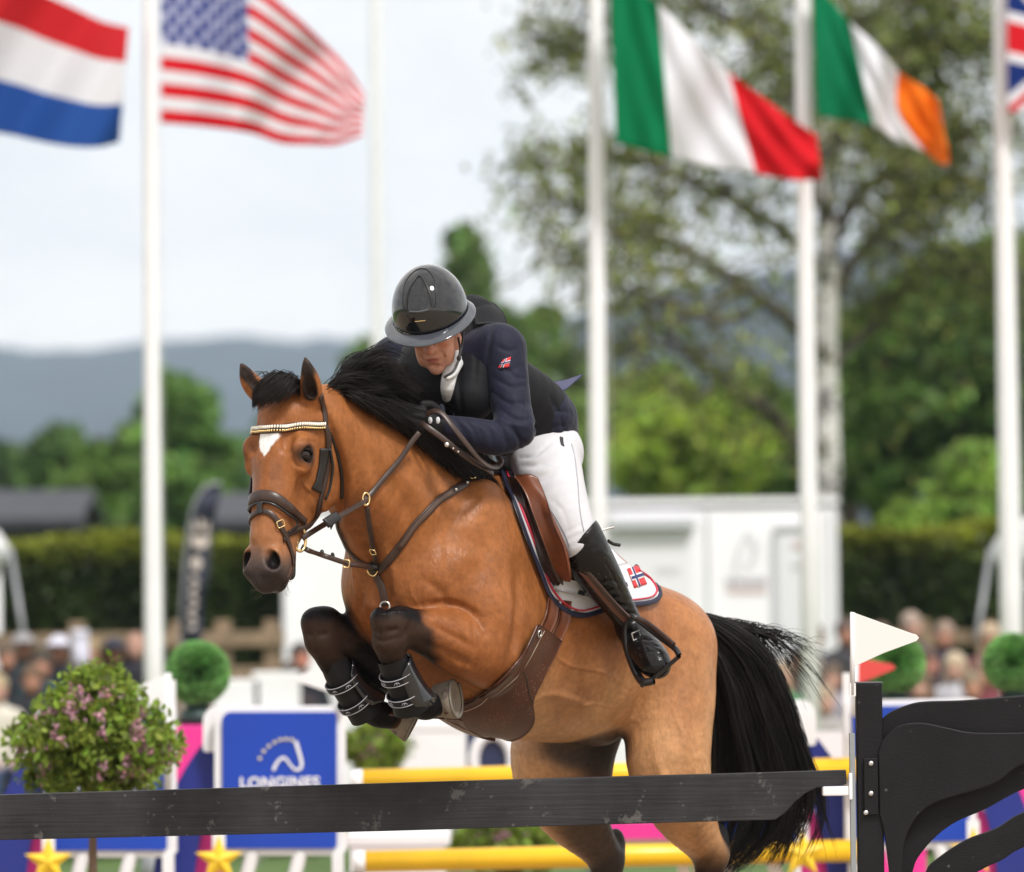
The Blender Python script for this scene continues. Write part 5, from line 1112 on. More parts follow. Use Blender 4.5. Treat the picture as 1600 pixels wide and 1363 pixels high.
def clumps(ells, n, d, dthick, seed, csz=.10, ppm=None):
    "ells: (px,py,rx,ry) in pixels -> leaf centres grouped into clumps, and a brightness per clump"
    r = np.random.RandomState(seed); w = np.array([e[2]*e[3] for e in ells], float); w /= w.sum(); out, br = [], []; per = 55
    for e, k in zip(ells, (w*n/per).astype(int)+1):
        for _ in range(k):
            v = r.normal(size=3); v /= np.linalg.norm(v); rad = r.uniform(.35, 1.0)**.5; v = v*rad
            sc_ = 9000/(18+d); c = P(e[0]+e[2]*v[0], e[1]-e[3]*v[2], d+dthick*v[1]); s = csz*max(e[2], e[3])/sc_*r.uniform(.7, 1.6)
            q = r.normal(0, s, (per, 3)); q[:, 2] *= .7; out.append(c+q); br.append(np.full(per, np.clip(r.normal(1, .28), .45, 1.8)))
    return np.vstack(out), np.concatenate(br)
def tree(label, px, d, ells, n, col, leaf=.09, thick=2.5, seed=1, trunk=.2, bark=None, group=None, name='tree', csz=.13, cat='tree'):
    t = empty(name, GZ(px, d), label, cat, group); g = GZ(px, d); r = np.random.RandomState(seed); mb = MB()
    top = P(px, min(e[1]-e[3]*.5 for e in ells), d); pts = [g+(top-g)*k+np.array([r.normal(0, .04), 0, 0])*(k > 0) for k in np.linspace(0, 1, 7)]
    mb.tube(spline(pts, 3), np.linspace(trunk, trunk*.15, 19), 8)
    for e in ells:
        for _ in range(3):
            a = g+(top-g)*r.uniform(.35, .85); b = P(e[0]+r.uniform(-.6, .6)*e[2], e[1]+r.uniform(-.6, .5)*e[3], d+r.uniform(-.5, .5)*thick)
            if b[2] < a[2]-.5: a = g+(top-g)*.3
            mb.tube(spline([a, (a+b)/2+np.array([0, 0, .15*np.linalg.norm(b-a)]), b], 4), np.linspace(trunk*.4, trunk*.06, 9), 5)
    mb.build('trunk', bark or M_BARK, t, True); C, br_ = clumps(ells, n, d, thick, seed, csz); leaves('crown', C, leaf, col, t, .3, seed=seed, clump_var=br_); return t
# left, beyond the hedge
tree('tall leafy tree right of the left flagpole, in front of the blue hill', 275, 75, [(275, 650, 55, 62), (250, 730, 80, 70), (300, 790, 75, 50), (330, 720, 40, 45)], 9000, (.050, .105, .026), .11, 3, 11, .25, group='trees beyond the hedge at the left')
tree('broad green tree left of the flagpole, behind the hedge', 160, 70, [(180, 740, 55, 50), (150, 800, 70, 60), (205, 700, 35, 40)], 7000, (.060, .12, .028), .11, 3, 12, .2, group='trees beyond the hedge at the left')
tree('low hazy tree above the dark roof at the left', 95, 95, [(95, 705, 45, 35), (60, 730, 50, 30), (120, 745, 50, 35)], 4500, (.045, .09, .030), .13, 3, 13, .2, group='trees beyond the hedge at the left')
tree('dark distant tree at the left picture edge', -10, 110, [(0, 740, 60, 45), (-60, 720, 60, 60), (40, 770, 50, 40)], 4000, (.035, .07, .03), .15, 3, 14, .2, group='trees beyond the hedge at the left')
tree('rounded tree between the tall tree and the horse head', 400, 120, [(380, 730, 60, 45), (440, 720, 60, 50), (500, 760, 60, 60)], 5000, (.040, .08, .032), .15, 4, 15, .2, group='trees beyond the hedge at the left')
tree('pointed tree top rising behind the rider helmet', 728, 80, [(725, 385, 26, 36), (735, 440, 38, 50), (745, 520, 55, 60), (750, 620, 80, 80)], 9000, (.050, .090, .028), .11, 2.5, 16, .2)
tree('light green tree just left of the rider shoulder', 560, 90, [(560, 570, 35, 38), (545, 640, 50, 50), (600, 700, 70, 60)], 4500, (.060, .11, .035), .12, 3, 17, .2)
tree('pale green tree behind the rider back', 830, 85, [(820, 520, 60, 50), (860, 600, 70, 60), (800, 640, 60, 60), (880, 700, 70, 60)], 8000, (.070, .12, .038), .12, 3, 18, .2)
# right side mass
RG = 'trees behind the cabin and the right hedge'
tree('bright bushy tree above the cabin between two flagpoles', 1060, 60, [(1060, 665, 75, 55), (1000, 710, 60, 55), (1130, 700, 70, 60), (1090, 750, 90, 50)], 12000, (.125, .19, .030), .09, 2.5, 21, .2, group=RG)
tree('round green tree left of the birch trunk', 1190, 66, [(1190, 680, 60, 70), (1230, 740, 50, 50), (1160, 620, 45, 40)], 9000, (.060, .115, .024), .09, 2.5, 22, .2, group=RG)
tree('hazy green tree just right of the second flagpole', 980, 75, [(985, 630, 50, 40), (960, 690, 50, 60), (1040, 610, 45, 35)], 7000, (.095, .15, .038), .10, 2.5, 23, .2, group=RG)
tree('tall dark tree right of the birch trunk', 1390, 62, [(1380, 560, 85, 80), (1400, 660, 100, 80), (1360, 740, 80, 60), (1440, 500, 60, 60)], 15000, (.050, .098, .022), .10, 3, 24, .3, group=RG)
tree('very dark tree at the far right edge', 1570, 58, [(1580, 460, 90, 90), (1540, 570, 90, 80), (1600, 650, 100, 90), (1480, 620, 60, 70), (1560, 740, 90, 70)], 18000, (.038, .075, .018), .10, 3, 25, .3, group=RG)
tree('pale green shrub above the hedge, left of the right flagpole', 1515, 50, [(1515, 745, 42, 55), (1500, 790, 60, 40)], 6000, (.095, .165, .035), .07, 1.2, 26, .08, group=RG)
tree('small light shrub peeping over the right hedge', 1405, 48, [(1405, 808, 32, 26), (1420, 825, 45, 20)], 3500, (.10, .17, .03), .06, 1, 27, .06, group=RG)
tree('green tree in front of the hill at the upper right', 1480, 90, [(1480, 470, 80, 60), (1560, 430, 80, 60), (1400, 500, 60, 50)], 9000, (.045, .085, .025), .13, 3, 28, .3, group=RG)
tree('green tree filling the gap under the right flag', 1330, 80, [(1330, 600, 60, 70), (1340, 700, 60, 70)], 6000, (.05, .095, .025), .12, 3, 29, .3, group=RG)
# the birch: white trunk, drooping limbs, open crown
M_BIRCH = mat('birch_bark', (.70, .68, .66), .8, extra=specks(1.5, .50, (.03, .028, .025), None, .95), bump=(14, .6, .02)); M_BIRCHL = mat('birch_limb', (.075, .06, .05), .85)
bt = empty('birch_tree', GZ(1292, 42), 'large birch with pale trunk and drooping branches behind the Italian and Irish flags', 'tree')
bd_ = 42; g = GZ(1292, bd_); mb = MB(); tp = [g, P(1292, 800, bd_), P(1293, 700, bd_), P(1290, 560, bd_), P(1294, 420, bd_), P(1290, 300, bd_), P(1284, 180, bd_), P(1270, 40, bd_), P(1262, -120, bd_), P(1255, -300, bd_)]
q = spline(tp, 6); mb.tube(q, np.interp(np.linspace(0, 1, len(q)), [0, .5, 1], [.15, .11, .03]), 14); mb.build('trunk', M_BIRCH, bt, True)
lim = MB(); r = np.random.RandomState(5); leafc = []; lbr = []
def limb(pts, r0, twigs, nleaf, droop=.5, sz=.16):
    q = spline([P(*p) for p in pts], 8); L = len(q); lim.tube(q, np.linspace(r0, r0*.18, L), 6)
    for k in range(twigs):
        t = r.uniform(.2, 1)**.8; a = q[int(t*(L-1))]; ln = r.uniform(.4, 1.5)*(1.15-t*.4); an = r.uniform(0, 2*math.pi)
        b = a+np.array([math.cos(an)*ln*.6, math.sin(an)*ln*.6, r.uniform(-.6, .5)*ln*.7]); c = b+np.array([math.cos(an)*.25*ln, math.sin(an)*.25*ln, -droop*ln*r.uniform(.3, 1.2)])
        tw = spline([a, b, c], 5); lim.tube(tw, np.linspace(.016, .004, len(tw)), 4)
        m = int(nleaf*.36*r.uniform(.2, 1.3)); u = r.uniform(.3, 1, m); ii = (u*(len(tw)-1)).astype(int); leafc.append(tw[ii]+r.normal(0, sz, (m, 3))*np.array([1, 1, .9])); lbr.append(np.full(m, np.clip(r.normal(1, .25), .5, 1.7)))
limb([(1290, 700, 42), (1240, 690, 41.5), (1200, 640, 41), (1120, 590, 40.5), (1040, 520, 40), (985, 450, 40)], .10, 26, 60)
limb([(1290, 560, 42), (1230, 500, 41), (1150, 440, 40.5), (1050, 380, 40), (960, 350, 40), (870, 300, 40)], .09, 55, 90)
limb([(1290, 430, 42), (1220, 360, 42), (1120, 300, 41), (1000, 250, 41), (900, 240, 41), (840, 270, 41)], .08, 60, 100)
limb([(1290, 330, 42), (1220, 240, 42), (1130, 160, 42), (1020, 100, 42), (920, 60, 42), (860, 80, 42)], .08, 62, 105)
limb([(1285, 200, 42), (1210, 100, 42), (1120, 20, 42), (1000, -40, 42), (900, -60, 42)], .07, 52, 110)
limb([(1200, 470, 41), (1130, 500, 40), (1040, 470, 39.5), (940, 430, 39), (860, 380, 39)], .05, 38, 70)
limb([(1130, 590, 40.5), (1080, 620, 40), (1010, 560, 39.5), (970, 500, 39.5)], .04, 16, 45)
limb([(1290, 480, 42), (1340, 400, 42), (1400, 330, 42), (1470, 290, 42), (1540, 280, 42)], .08, 52, 120)
limb([(1288, 380, 42), (1350, 300, 42), (1420, 240, 42), (1500, 210, 42), (1600, 200, 42)], .08, 55, 130)
limb([(1286, 250, 42), (1350, 160, 43), (1440, 90, 43), (1540, 50, 43), (1640, 40, 43)], .08, 58, 130)
limb([(1280, 120, 42), (1340, 40, 42), (1430, -10, 42), (1540, -50, 42)], .06, 50, 130)
limb([(1292, 580, 42), (1350, 520, 42.5), (1420, 450, 43), (1500, 420, 43), (1580, 430, 43)], .06, 46, 120)
limb([(1270, 60, 42), (1230, -30, 42), (1150, -100, 42)], .06, 35, 120); limb([(1288, 330, 41.8), (1265, 260, 41), (1225, 160, 40.6), (1200, 60, 40.5)], .05, 36, 110); limb([(1290, 300, 42.2), (1315, 220, 43), (1340, 120, 43.4), (1345, 20, 43.5)], .05, 40, 120)
lim.build('branches', M_BIRCHL, bt, True)
C = np.vstack(leafc); br_ = np.concatenate(lbr); leaves('crown', C, .052, (.080, .105, .032), bt, .35, seed=9, clump_var=br_)
# hedges
def hedge(px0, px1, d, ytop, label, seed):
    g0, g1 = GZ(px0, d), GZ(px1, d); zt = P((px0+px1)/2, ytop, d)[2]; t = empty('hedge', (g0+g1)/2, label, 'hedge', 'clipped hedges along the arena'); L = g1[0]-g0[0]; W = 1.2
    mb = MB(); mb.box(((g0[0]+g1[0])/2, d+W/2, (zt-.08)/2), (L-.1, W-.16, zt-.08)); mb.build('woody_core', mat('hedge_core', (.015, .020, .008), .95), t)
    r = np.random.RandomState(seed); n = int(L*4200); side = r.rand(n) < .72
    x = r.uniform(g0[0], g1[0], n); z = np.where(side, r.uniform(0, zt, n), zt+r.normal(0, .03, n)+.05*np.sin(x*3)); y = np.where(side, d+r.normal(0, .04, n)+.04*np.sin(x*5+z*4), r.uniform(d, d+W, n))
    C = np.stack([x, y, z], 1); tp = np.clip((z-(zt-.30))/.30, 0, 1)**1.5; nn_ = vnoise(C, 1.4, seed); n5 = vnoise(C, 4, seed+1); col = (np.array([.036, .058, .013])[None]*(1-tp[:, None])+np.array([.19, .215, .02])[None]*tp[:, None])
    a = r.normal(size=(n, 3)); a /= np.linalg.norm(a, axis=1)[:, None]; b = np.cross(a, r.normal(size=(n, 3))); b /= np.linalg.norm(b, axis=1)[:, None]; s = .05*r.uniform(.6, 1.4, (n, 1))
    V = np.stack([C-a*s, C+b*s*.6, C+a*s, C-b*s*.6], 1).reshape(-1, 3); cc = col*(.45+1.1*nn_)[:, None]*(.6+.8*n5)[:, None]*r.uniform(.6, 1.5, (n, 1))
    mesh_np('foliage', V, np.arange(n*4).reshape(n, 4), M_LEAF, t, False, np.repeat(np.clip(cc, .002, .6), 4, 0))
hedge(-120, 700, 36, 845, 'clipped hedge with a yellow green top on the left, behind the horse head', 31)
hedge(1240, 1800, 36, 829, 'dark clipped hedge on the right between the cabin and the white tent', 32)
# ---------------------------------------------------------------- buildings and tents
M_CABIN = mat('white_panel', (.84, .84, .87), .5, noise=(1.5, .04, 3)); M_GREYT = mat('pale_grey_trim_paint', (.55, .56, .60), .5); M_LG = mat('light_grey_print', (.60, .60, .63), .6); M_PR = mat('faded_red_print', (.62, .42, .42), .6)
cb = empty('site_cabin', GZ(880, 33), 'long white portable cabin with grey roller shutter behind the rider leg', 'cabin')
def wq(px0, py0, px1, py1, d, th, mb):
    a, b = P(px0, py0, d), P(px1, py1, d); c = (a+b)/2; mb.box((c[0], d+th/2, c[2]), (abs(b[0]-a[0]), th, abs(a[2]-b[2]))); return mb
zt = P(900, 786, 33)[2]; xa, xb = P(440, 800, 33)[0], P(1308, 800, 33)[0]; mb = MB(); mb.box(((xa+xb)/2, 34.25, zt/2-.02), (xb-xa, 2.5, zt-.1)); mb.build('wall', M_CABIN, cb)
mb = MB(); mb.box(((xa+xb)/2, 34.25, zt), (xb-xa+.03, 2.53, .06)); mb.build('roof_edge', mat('roof_edge_paint', (.78, .78, .81), .5), cb)
for x_ in (442, 1106, 1298): mb = MB(); wq(x_, 795, x_+12, 1240, 32.96, .05, mb); mb.build('corner_post', mat('white_post_paint', (.78, .78, .82), .5), cb)
mb = MB(); wq(948, 806, 1086, 826, 32.86, .14, mb); mb.build('roller_shutter_box', M_GREYT, cb, bevel=.02); mb = MB(); wq(952, 828, 1082, 1015, 32.985, .015, mb); sh = mb.build('roller_shutter', mat('shutter_white', (.74, .74, .77), .5), cb)
mb = MB(); wq(1214, 826, 1272, 1180, 32.97, .03, mb); dr = mb.build('door', mat('door_white', (.70, .71, .74), .5), cb); mb = MB(); wq(1212, 820, 1274, 826, 32.94, .05, mb); wq(1210, 826, 1214, 1180, 32.94, .05, mb); mb.build('door_frame', M_GREYT, dr); mb = MB(); wq(1262, 1000, 1267, 1006, 32.9, .07, mb); mb.build('handle', M_GREYT, dr)
r = np.random.RandomState(3)
mb = MB()
for k in range(9): wq(1134+k*7.5, 902+r.uniform(-2, 2), 1138+k*7.5, 914, 32.985, .008, mb)
for k in range(5): wq(1142+k*11, 902, 1148+k*11, 904, 32.983, .008, mb)
wq(1134, 908, 1200, 909.5, 32.985, .008, mb); mb.build('printed_lettering', M_LG, cb); mb = MB(); wq(1136, 922.5, 1198, 924, 32.986, .006, mb)
for k in range(8): wq(1136+k*8, 919, 1140+k*8, 927, 32.985, .008, mb)
mb.build('printed_lettering', M_PR, cb); mb = MB(); mb.tube([P(1150, 890, 32.96), P(1158, 850, 32.96), P(1170, 828, 32.96), P(1182, 845, 32.96), P(1178, 870, 32.96), P(1168, 885, 32.96)], .012, 6); mb.build('printed_emblem', M_LG, cb)
mb = MB()
for k in range(7): wq(1026+k*5.5, 886, 1029+k*5.5, 896, 32.975, .008, mb)
mb.build('printed_lettering', M_LG, sh); mb = MB(); wq(1240, 848, 1256, 856, 32.955, .008, mb); mb.build('door_sign', M_PR, dr); mb = MB(); wq(1238, 878, 1256, 886, 32.955, .008, mb); mb.build('door_sign', M_LG, dr)
# dark roofed sheds far left
M_ROOFD = mat('dark_felt_roof', (.035, .038, .05), .7, noise=(1.5, .2, 4)); M_SHEDW = mat('shed_wall', (.03, .028, .028), .8)
def shed(px0, px1, pyt, pyb, d, label):
    t = empty('shed', GZ((px0+px1)/2, d), label, 'shed', 'dark roofed sheds beyond the hedge'); x0, x1 = P(px0, 800, d)[0], P(px1, 800, d)[0]; ze = P(px0, pyb, d)[2]; zr = P(px0, pyt, d)[2]; L = x1-x0
    mb = MB(); mb.box(((x0+x1)/2, d+2.5, ze/2), (L-.3, 4.6, ze)); mb.build('wall', M_SHEDW, t)
    mb = MB(); prof = [(d, ze), (d+2.5, zr), (d+5, ze), (d+5, ze-.12), (d+2.5, zr-.12), (d, ze-.12)]; mb.prism([(x0, y, z) for y, z in prof], (L, 0, 0)); mb.build('roof', M_ROOFD, t)
shed(-160, 128, 762, 812, 62, 'dark shed roof at the left picture edge beyond the hedge'); shed(318, 470, 765, 812, 62, 'dark shed roof just left of the horse head beyond the hedge')
# white marquee at the right edge, and its twin at the left edge
M_TENT = mat('white_canvas', (.76, .76, .78), .7, bump=(6, .3, .02)); M_ALU = mat('aluminium_tube', (.30, .31, .33), .5, metal=.4)
def marquee(px, sgn, d, label):
    t = empty('marquee', GZ(px+sgn*150, d), label, 'tent', 'white marquees at the arena edges'); x0 = P(px, 850, d+3)[0]; W = 4.2*sgn; z0, z1 = P(px, 880, d)[2], P(px, 822, d)[2]
    poly = [(x0, z0), (x0-.05*sgn, (z0+z1)/2), (x0+.05*sgn, z1), (x0+.4*sgn, z1+.18), (x0+2.1*sgn, z1+.9), (x0+W, z1+.1), (x0+W, z0)]
    mb = MB(); mb.prism([(x, d, z) for x, z in poly], (0, 3, 0)); mb.build('canopy', M_TENT, t, bevel=.05)
    for x in (x0+.12*sgn, x0+W-.12*sgn):
        for y in (d+.12, d+2.85): mb = MB(); mb.tube([(x, y, 0), (x, y, z0+.02)], .095, 12); mb.build('leg', M_TENT, t, True)
    mb = MB(); mb.tube([P(px-sgn*8, 858, d-.3), P(px-sgn*30, 1000, d-.9)], .022, 8); mb.build('guy_strut', M_ALU, t, True)
    mb = MB(); mb.tube([P(px+sgn*36, 905, d-.02), P(px+sgn*90, 970, d-.02)], .015, 8); mb.build('guy_strut', M_ALU, t, True)
marquee(1556, 1, 29, 'white marquee with grey diagonal strut at the right picture edge'); marquee(8, -1, 29, 'white marquee leg and strut at the left picture edge')
# wooden rail fence
M_WOOD = mat('weathered_timber', (.24, .17, .11), .85, noise=(8, .3, 5), bump=(20, .5, .01))
def railfence(px0, px1, d, ytop, label, posts):
    t = empty('rail_fence', GZ((px0+px1)/2, d), label, 'fence', 'timber rail fences in front of the hedge'); zt = P((px0+px1)/2, ytop, d)[2]
    for k, dz in enumerate((.10, .40, .70)):
        a, b = GZ(px0, d), GZ(px1, d); mb = MB(); mb.box(((a[0]+b[0])/2, d-.08+.0, zt-dz), (b[0]-a[0], .05, .13)); mb.build('rail', M_WOOD, t, bevel=.008)
    for px in posts: g = GZ(px, d); mb = MB(); mb.box((g[0], d, (zt+.06)/2), (.14, .10, zt+.06)); mb.build('post', M_WOOD, t, bevel=.01)
railfence(-60, 445, 31, 982, 'pale timber rail fence on the left below the hedge', (-40, 120, 278, 348, 425)); railfence(1312, 1720, 31, 978, 'timber rail fence on the right below the hedge', (1330, 1440, 1545, 1650))
# feather banner
M_NB = mat('navy_banner_cloth', (.018, .022, .045), .7); M_BEIGE = mat('pale_banner_print', (.55, .48, .44), .7)
ft_ = empty('feather_banner', GZ(300, 27), 'curved navy feather banner with pale print in front of the left hedge', 'banner'); D_ = 27
Lx = [(345, 757), (322, 764), (304, 796), (294, 850), (288, 920), (283, 1005)]; Rx = [(346, 757), (338, 800), (330, 850), (324, 905), (318, 950), (314, 1005)]
a, b = spline(Lx, 5), spline(Rx, 5); V = []; n = len(a)
for i in range(n):
    for j in range(7): t = j/6; x, y = a[i]*(1-t)+b[i]*t; V.append(P(x, y, D_+.05*math.sin(i*.5+j*.6)))
F = [(i*7+j, i*7+7+j, i*7+8+j, i*7+j+1) for i in range(n-1) for j in range(6)]; o = mesh_np('cloth', V, F, M_NB, ft_); md = o.modifiers.new('s', 'SOLIDIFY'); md.thickness = .006
mb = MB(); mb.tube(spline([GZ(282, D_), P(283, 1005, D_), P(286, 920, D_), P(292, 850, D_), P(302, 794, D_), P(320, 762, D_), P(346, 755, D_)], 5), .014, 8); mb.build('pole', M_ALU, ft_, True)
def blob(mb, x, y, rx, ry, d, rot=0, n=14): mb.prism([P(x+rx*math.cos(t)*math.cos(rot)-ry*math.sin(t)*math.sin(rot), y+rx*math.cos(t)*math.sin(rot)+ry*math.sin(t)*math.cos(rot), d) for t in np.linspace(0, 2*math.pi, n, endpoint=False)], (0, .01, 0))
mb = MB(); blob(mb, 313, 842, 15, 16, D_-.09); mb.prism([P(*p, D_-.09) for p in ((300, 838), (303, 812), (309, 828), (314, 806), (320, 828), (327, 812), (327, 838))], (0, .01, 0)); blob(mb, 307, 880, 8, 12, D_-.09)
for k, y in enumerate((905, 920, 935, 950, 965, 980)): blob(mb, 304-k*.8, y, 7, 4, D_-.09, .5*(-1)**k)
mb.build('printed_motif', M_BEIGE, ft_)
# ---------------------------------------------------------------- flagpoles and flags
M_POLE = mat('white_flagpole_paint', (.80, .80, .82), .35, noise=(3, .04, 3))
def flagpole(x0, y0, x1, y1, w0, w1, d, label):
    "leans with the pixels; w = widths in pixels at (x0,y0) top and (x1,y1)"
    t = empty('flagpole', GZ(x1, d), label, 'flagpole', 'white flagpoles behind the arena'); s = (18+d)/9000/2*.86; a, b = P(x0, y0, d), P(x1, y1, d); g = np.array([b[0], d, 0]); top = a+(a-b)*.75
    mb = MB(); mb.tube([g, b, a, top], [w1*s*1.05, w1*s, w0*s, w0*s*.6], 18); mb.build('pole', M_POLE, t, True); mb = MB(); mb.tube([g, g+(0, 0, .35)], [w1*s*2, w1*s*1.3], 12); mb.build('base', M_ALU, t, True); mb = MB(); mb.ball(top+(0, 0, w0*s), w0*s*1.2, 12, 8); mb.build('finial', M_POLE, t, True)
    mb = MB(); o = np.array([w0*s+.03, -.02, 0]); mb.tube([b*(.0)+np.array([b[0], d, 1.2])+o, a+o, top+o*.7], .003, 5); mb.build('halyard', M_POLE, t, True)
flagpole(234, 0, 240, 1000, 24, 34, 21, 'white flagpole carrying the stars and stripes flag'); flagpole(931, 0, 934, 790, 28, 32, 21, 'white flagpole carrying the Italian flag, right of the rider')
flagpole(1254, 0, 1263, 780, 29, 32, 21, 'white flagpole carrying the Irish flag, in front of the birch'); flagpole(1564, 0, 1579, 900, 29, 40, 21, 'rightmost white flagpole carrying the British flag')
flagpole(587, 0, 590, 560, 20, 22, 48, 'bare pale flagpole behind the rider, left of the helmet'); flagpole(-146, 0, -140, 900, 25, 34, 21, 'flagpole of the Dutch flag, just outside the left picture edge')
def flag_mat(name):
    m = mat(name, vcol=True, rough=.7, spec=.2); t = m.node_tree; b = t.nodes['Principled BSDF']; tr = t.nodes.new('ShaderNodeBsdfTranslucent'); mxn = t.nodes.new('ShaderNodeMixShader'); mxn.inputs[0].default_value = .45
    o = [n for n in t.nodes if n.type == 'OUTPUT_MATERIAL'][0]; t.links.new(b.inputs['Base Color'].links[0].from_socket, tr.inputs[0]); t.links.new(b.outputs[0], mxn.inputs[1]); t.links.new(tr.outputs[0], mxn.inputs[2]); t.links.new(mxn.outputs[0], o.inputs[0]); return m
M_FLAG = flag_mat('flag_cloth')
def flag(keys, d, colf, label, nu, nv, waves=((.12, 9, 0),), ysoft=0):
    "keys rows: u, top x, top y, bottom x, bottom y [, mid x shift]"
    k = np.array([tuple(r_)+(0,)*(6-len(r_)) for r_ in keys], float); us = np.linspace(0, 1, nu+1); kk = spline(k, 8); I = lambda j: np.interp(us, kk[:, 0], kk[:, j]); tx, ty, bx, by, mx_ = (I(j) for j in range(1, 6)); V = []
    for i, u in enumerate(us):
        for j in range(nv+1):
            v = j/nv; s = math.sin(v*math.pi)*mx_[i]; dd = sum(A*math.sin(f*u+g*v+h)*min(1, u*3) for A, f, g, h in [(w+(0,))[:4] if len(w) == 3 else w for w in waves]); V.append(P(tx[i]*(1-v)+bx[i]*v+s, ty[i]*(1-v)+by[i]*v, d+dd))
    F = [(i*(nv+1)+j, (i+1)*(nv+1)+j, (i+1)*(nv+1)+j+1, i*(nv+1)+j+1) for i in range(nu) for j in range(nv)]
    o = mesh_np('flag', V, F, M_FLAG, None, True); me = o.data; a = me.color_attributes.new('Col', 'FLOAT_COLOR', 'CORNER'); c = np.ones((nu*nv*4, 4), np.float32)
    for i in range(nu):
        for j in range(nv): c[(i*nv+j)*4:(i*nv+j)*4+4, :3] = colf((i+.5)/nu, (j+.5)/nv)
    a.data.foreach_set('color', c.ravel()); md = o.modifiers.new('s', 'SOLIDIFY'); md.thickness = .004; return tag(o, label, 'flag', 'national flags on the flagpoles')
FR, FW, FBL = (.75, .015, .03), (.86, .86, .90), (.02, .055, .30)
def us_c(u, v):
    if u < .42 and v < 7/13:
        gx, gy = u/.42*11, v/(7/13)*9; ix, iy = int(gx), int(gy)
        if (ix+iy) % 2 == 0 and abs(gx-ix-.5) < .38 and abs(gy-iy-.5) < .42: return (.62, .64, .80)
        return (.09, .12, .36)
    return FR if int(v*13) % 2 == 0 else FW
W_ = ((.16, 8, 2, .5), (.05, 17, 5, 1), (.018, 34, 11, 0))
flag([(0, 250, -78, 250, 192), (.2, 318, -62, 318, 198), (.42, 388, -30, 390, 208), (.6, 455, 20, 440, 224), (.75, 505, 66, 486, 226), (.88, 545, 110, 525, 226), (1, 570, 150, 566, 212)], 21, us_c, 'American stars and stripes flag streaming from the left flagpole', 110, 78, W_)
flag([(0, -132, -70, -132, 190), (.4, 0, -40, 0, 208), (.6, 70, -8, 66, 222), (.75, 118, 14, 112, 229), (.88, 160, 34, 152, 230), (1, 201, 44, 186, 222)], 21, lambda u, v: (.70, .03, .04) if v < .30 else (FW if v < .66 else (.03, .12, .45)), 'Dutch flag with red, white and blue bands at the upper left edge', 60, 60, ((.18, 9, 3, 1), (.03, 24, 8, 0)))
flag([(0, 952, -50, 962, 224), (.33, 1028, 6, 1048, 246), (.5, 1088, 66, 1115, 262), (.66, 1138, 112, 1183, 272), (.85, 1212, 168, 1240, 282), (1, 1276, 212, 1285, 280)], 20.6, lambda u, v: (.0, .26, .10) if u < .33 else (FW if u < .66 else (.72, .01, .02)), 'Italian flag in green, white and red blowing right', 90, 40, ((.16, 9, 2, 1.2), (.05, 20, 6, 0), (.02, 31, -9, 0)))
flag([(0, 1268, -34, 1276, 182), (.33, 1328, 34, 1364, 196), (.5, 1372, 74, 1395, 216), (.66, 1404, 112, 1446, 238, -20), (.85, 1446, 140, 1470, 256, -6), (1, 1466, 158, 1484, 256)], 20.8, lambda u, v: (.0, .24, .10) if u < .33 else (FW if u < .66 else (.90, .24, .01)), 'Irish flag in green, white and orange blowing right', 90, 40, ((.16, 9, 2, .2), (.05, 20, 6, 0), (.02, 31, -9, 0)))
def uk_c(u, v):
    x, y = (u-.5)*2, (v-.5)
    if abs(y) < .10 or abs(x) < .10: return FR
    if abs(y) < .17 or abs(x) < .17: return FW
    dg = min(abs(y-x*.5), abs(y+x*.5)); 
    return FR if dg < .035 else (FW if dg < .11 else (.01, .04, .24))
flag([(0, 1573, -62, 1575, 175), (.3, 1640, -40, 1645, 190), (.6, 1710, 0, 1715, 215), (1, 1800, 60, 1805, 240)], 20.8, uk_c, 'British Union flag cut off by the right picture edge', 80, 60, ((.14, 9, 2, .2),))
# ================================================================ JUMPS, PLANTS, SPECTATORS
M_BLACKP = mat('scuffed_black_paint', (.007, .0065, .008), .5, spec=.22, noise=(3, .35, 6), bump=(60, .25, .004, (1, 1, 4)), extra=specks(5, .66, (.10, .10, .11), (22, .12), .85))
M_PLANK = mat('scuffed_black_plank', (.024, .023, .026), .5, spec=.25, noise=(3, .65, 8), bump=(14, .5, .006, (.25, 1, 6)), extra=specks(7, .60, (.11, .105, .10), (30, .17), .75))
M_PEND = mat('chipped_white_board', (.72, .71, .69), .55, extra=specks(9, .74, (.20, .17, .14), None, .9))
M_WP = mat('white_metal_paint', (.76, .76, .78), .4, noise=(4, .05, 4)); M_ALU2 = mat('grey_track', (.28, .30, .31), .5, metal=.3); M_BOLT = mat('bolt_steel', (.7, .7, .7), .3, metal=1)
M_BLUE = mat('blue_panel_paint', (.003, .045, .38), .45, noise=(3, .08, 4)); M_BLUED = mat('deep_blue_paint', (.008, .020, .20), .5, noise=(3, .12, 4)); M_PINK = mat('pink_paint', (.72, .03, .27), .5); M_YEL = mat('yellow_paint', (.86, .50, .012), .32, noise=(5, .06, 4)); M_STAR = mat('yellow_star_paint', (.85, .55, .02), .4); M_PRINT = mat('white_print', (.75, .75, .80), .6); M_PGOLD = mat('pale_gold_print', (.75, .68, .42), .6)
def poly_px(pts, d, th, tilt=0): return [P(x, y, d) for x, y in pts], (0, th, 0)
def bezpx(pts, n=6): return [tuple(p) for p in spline(pts, n)]
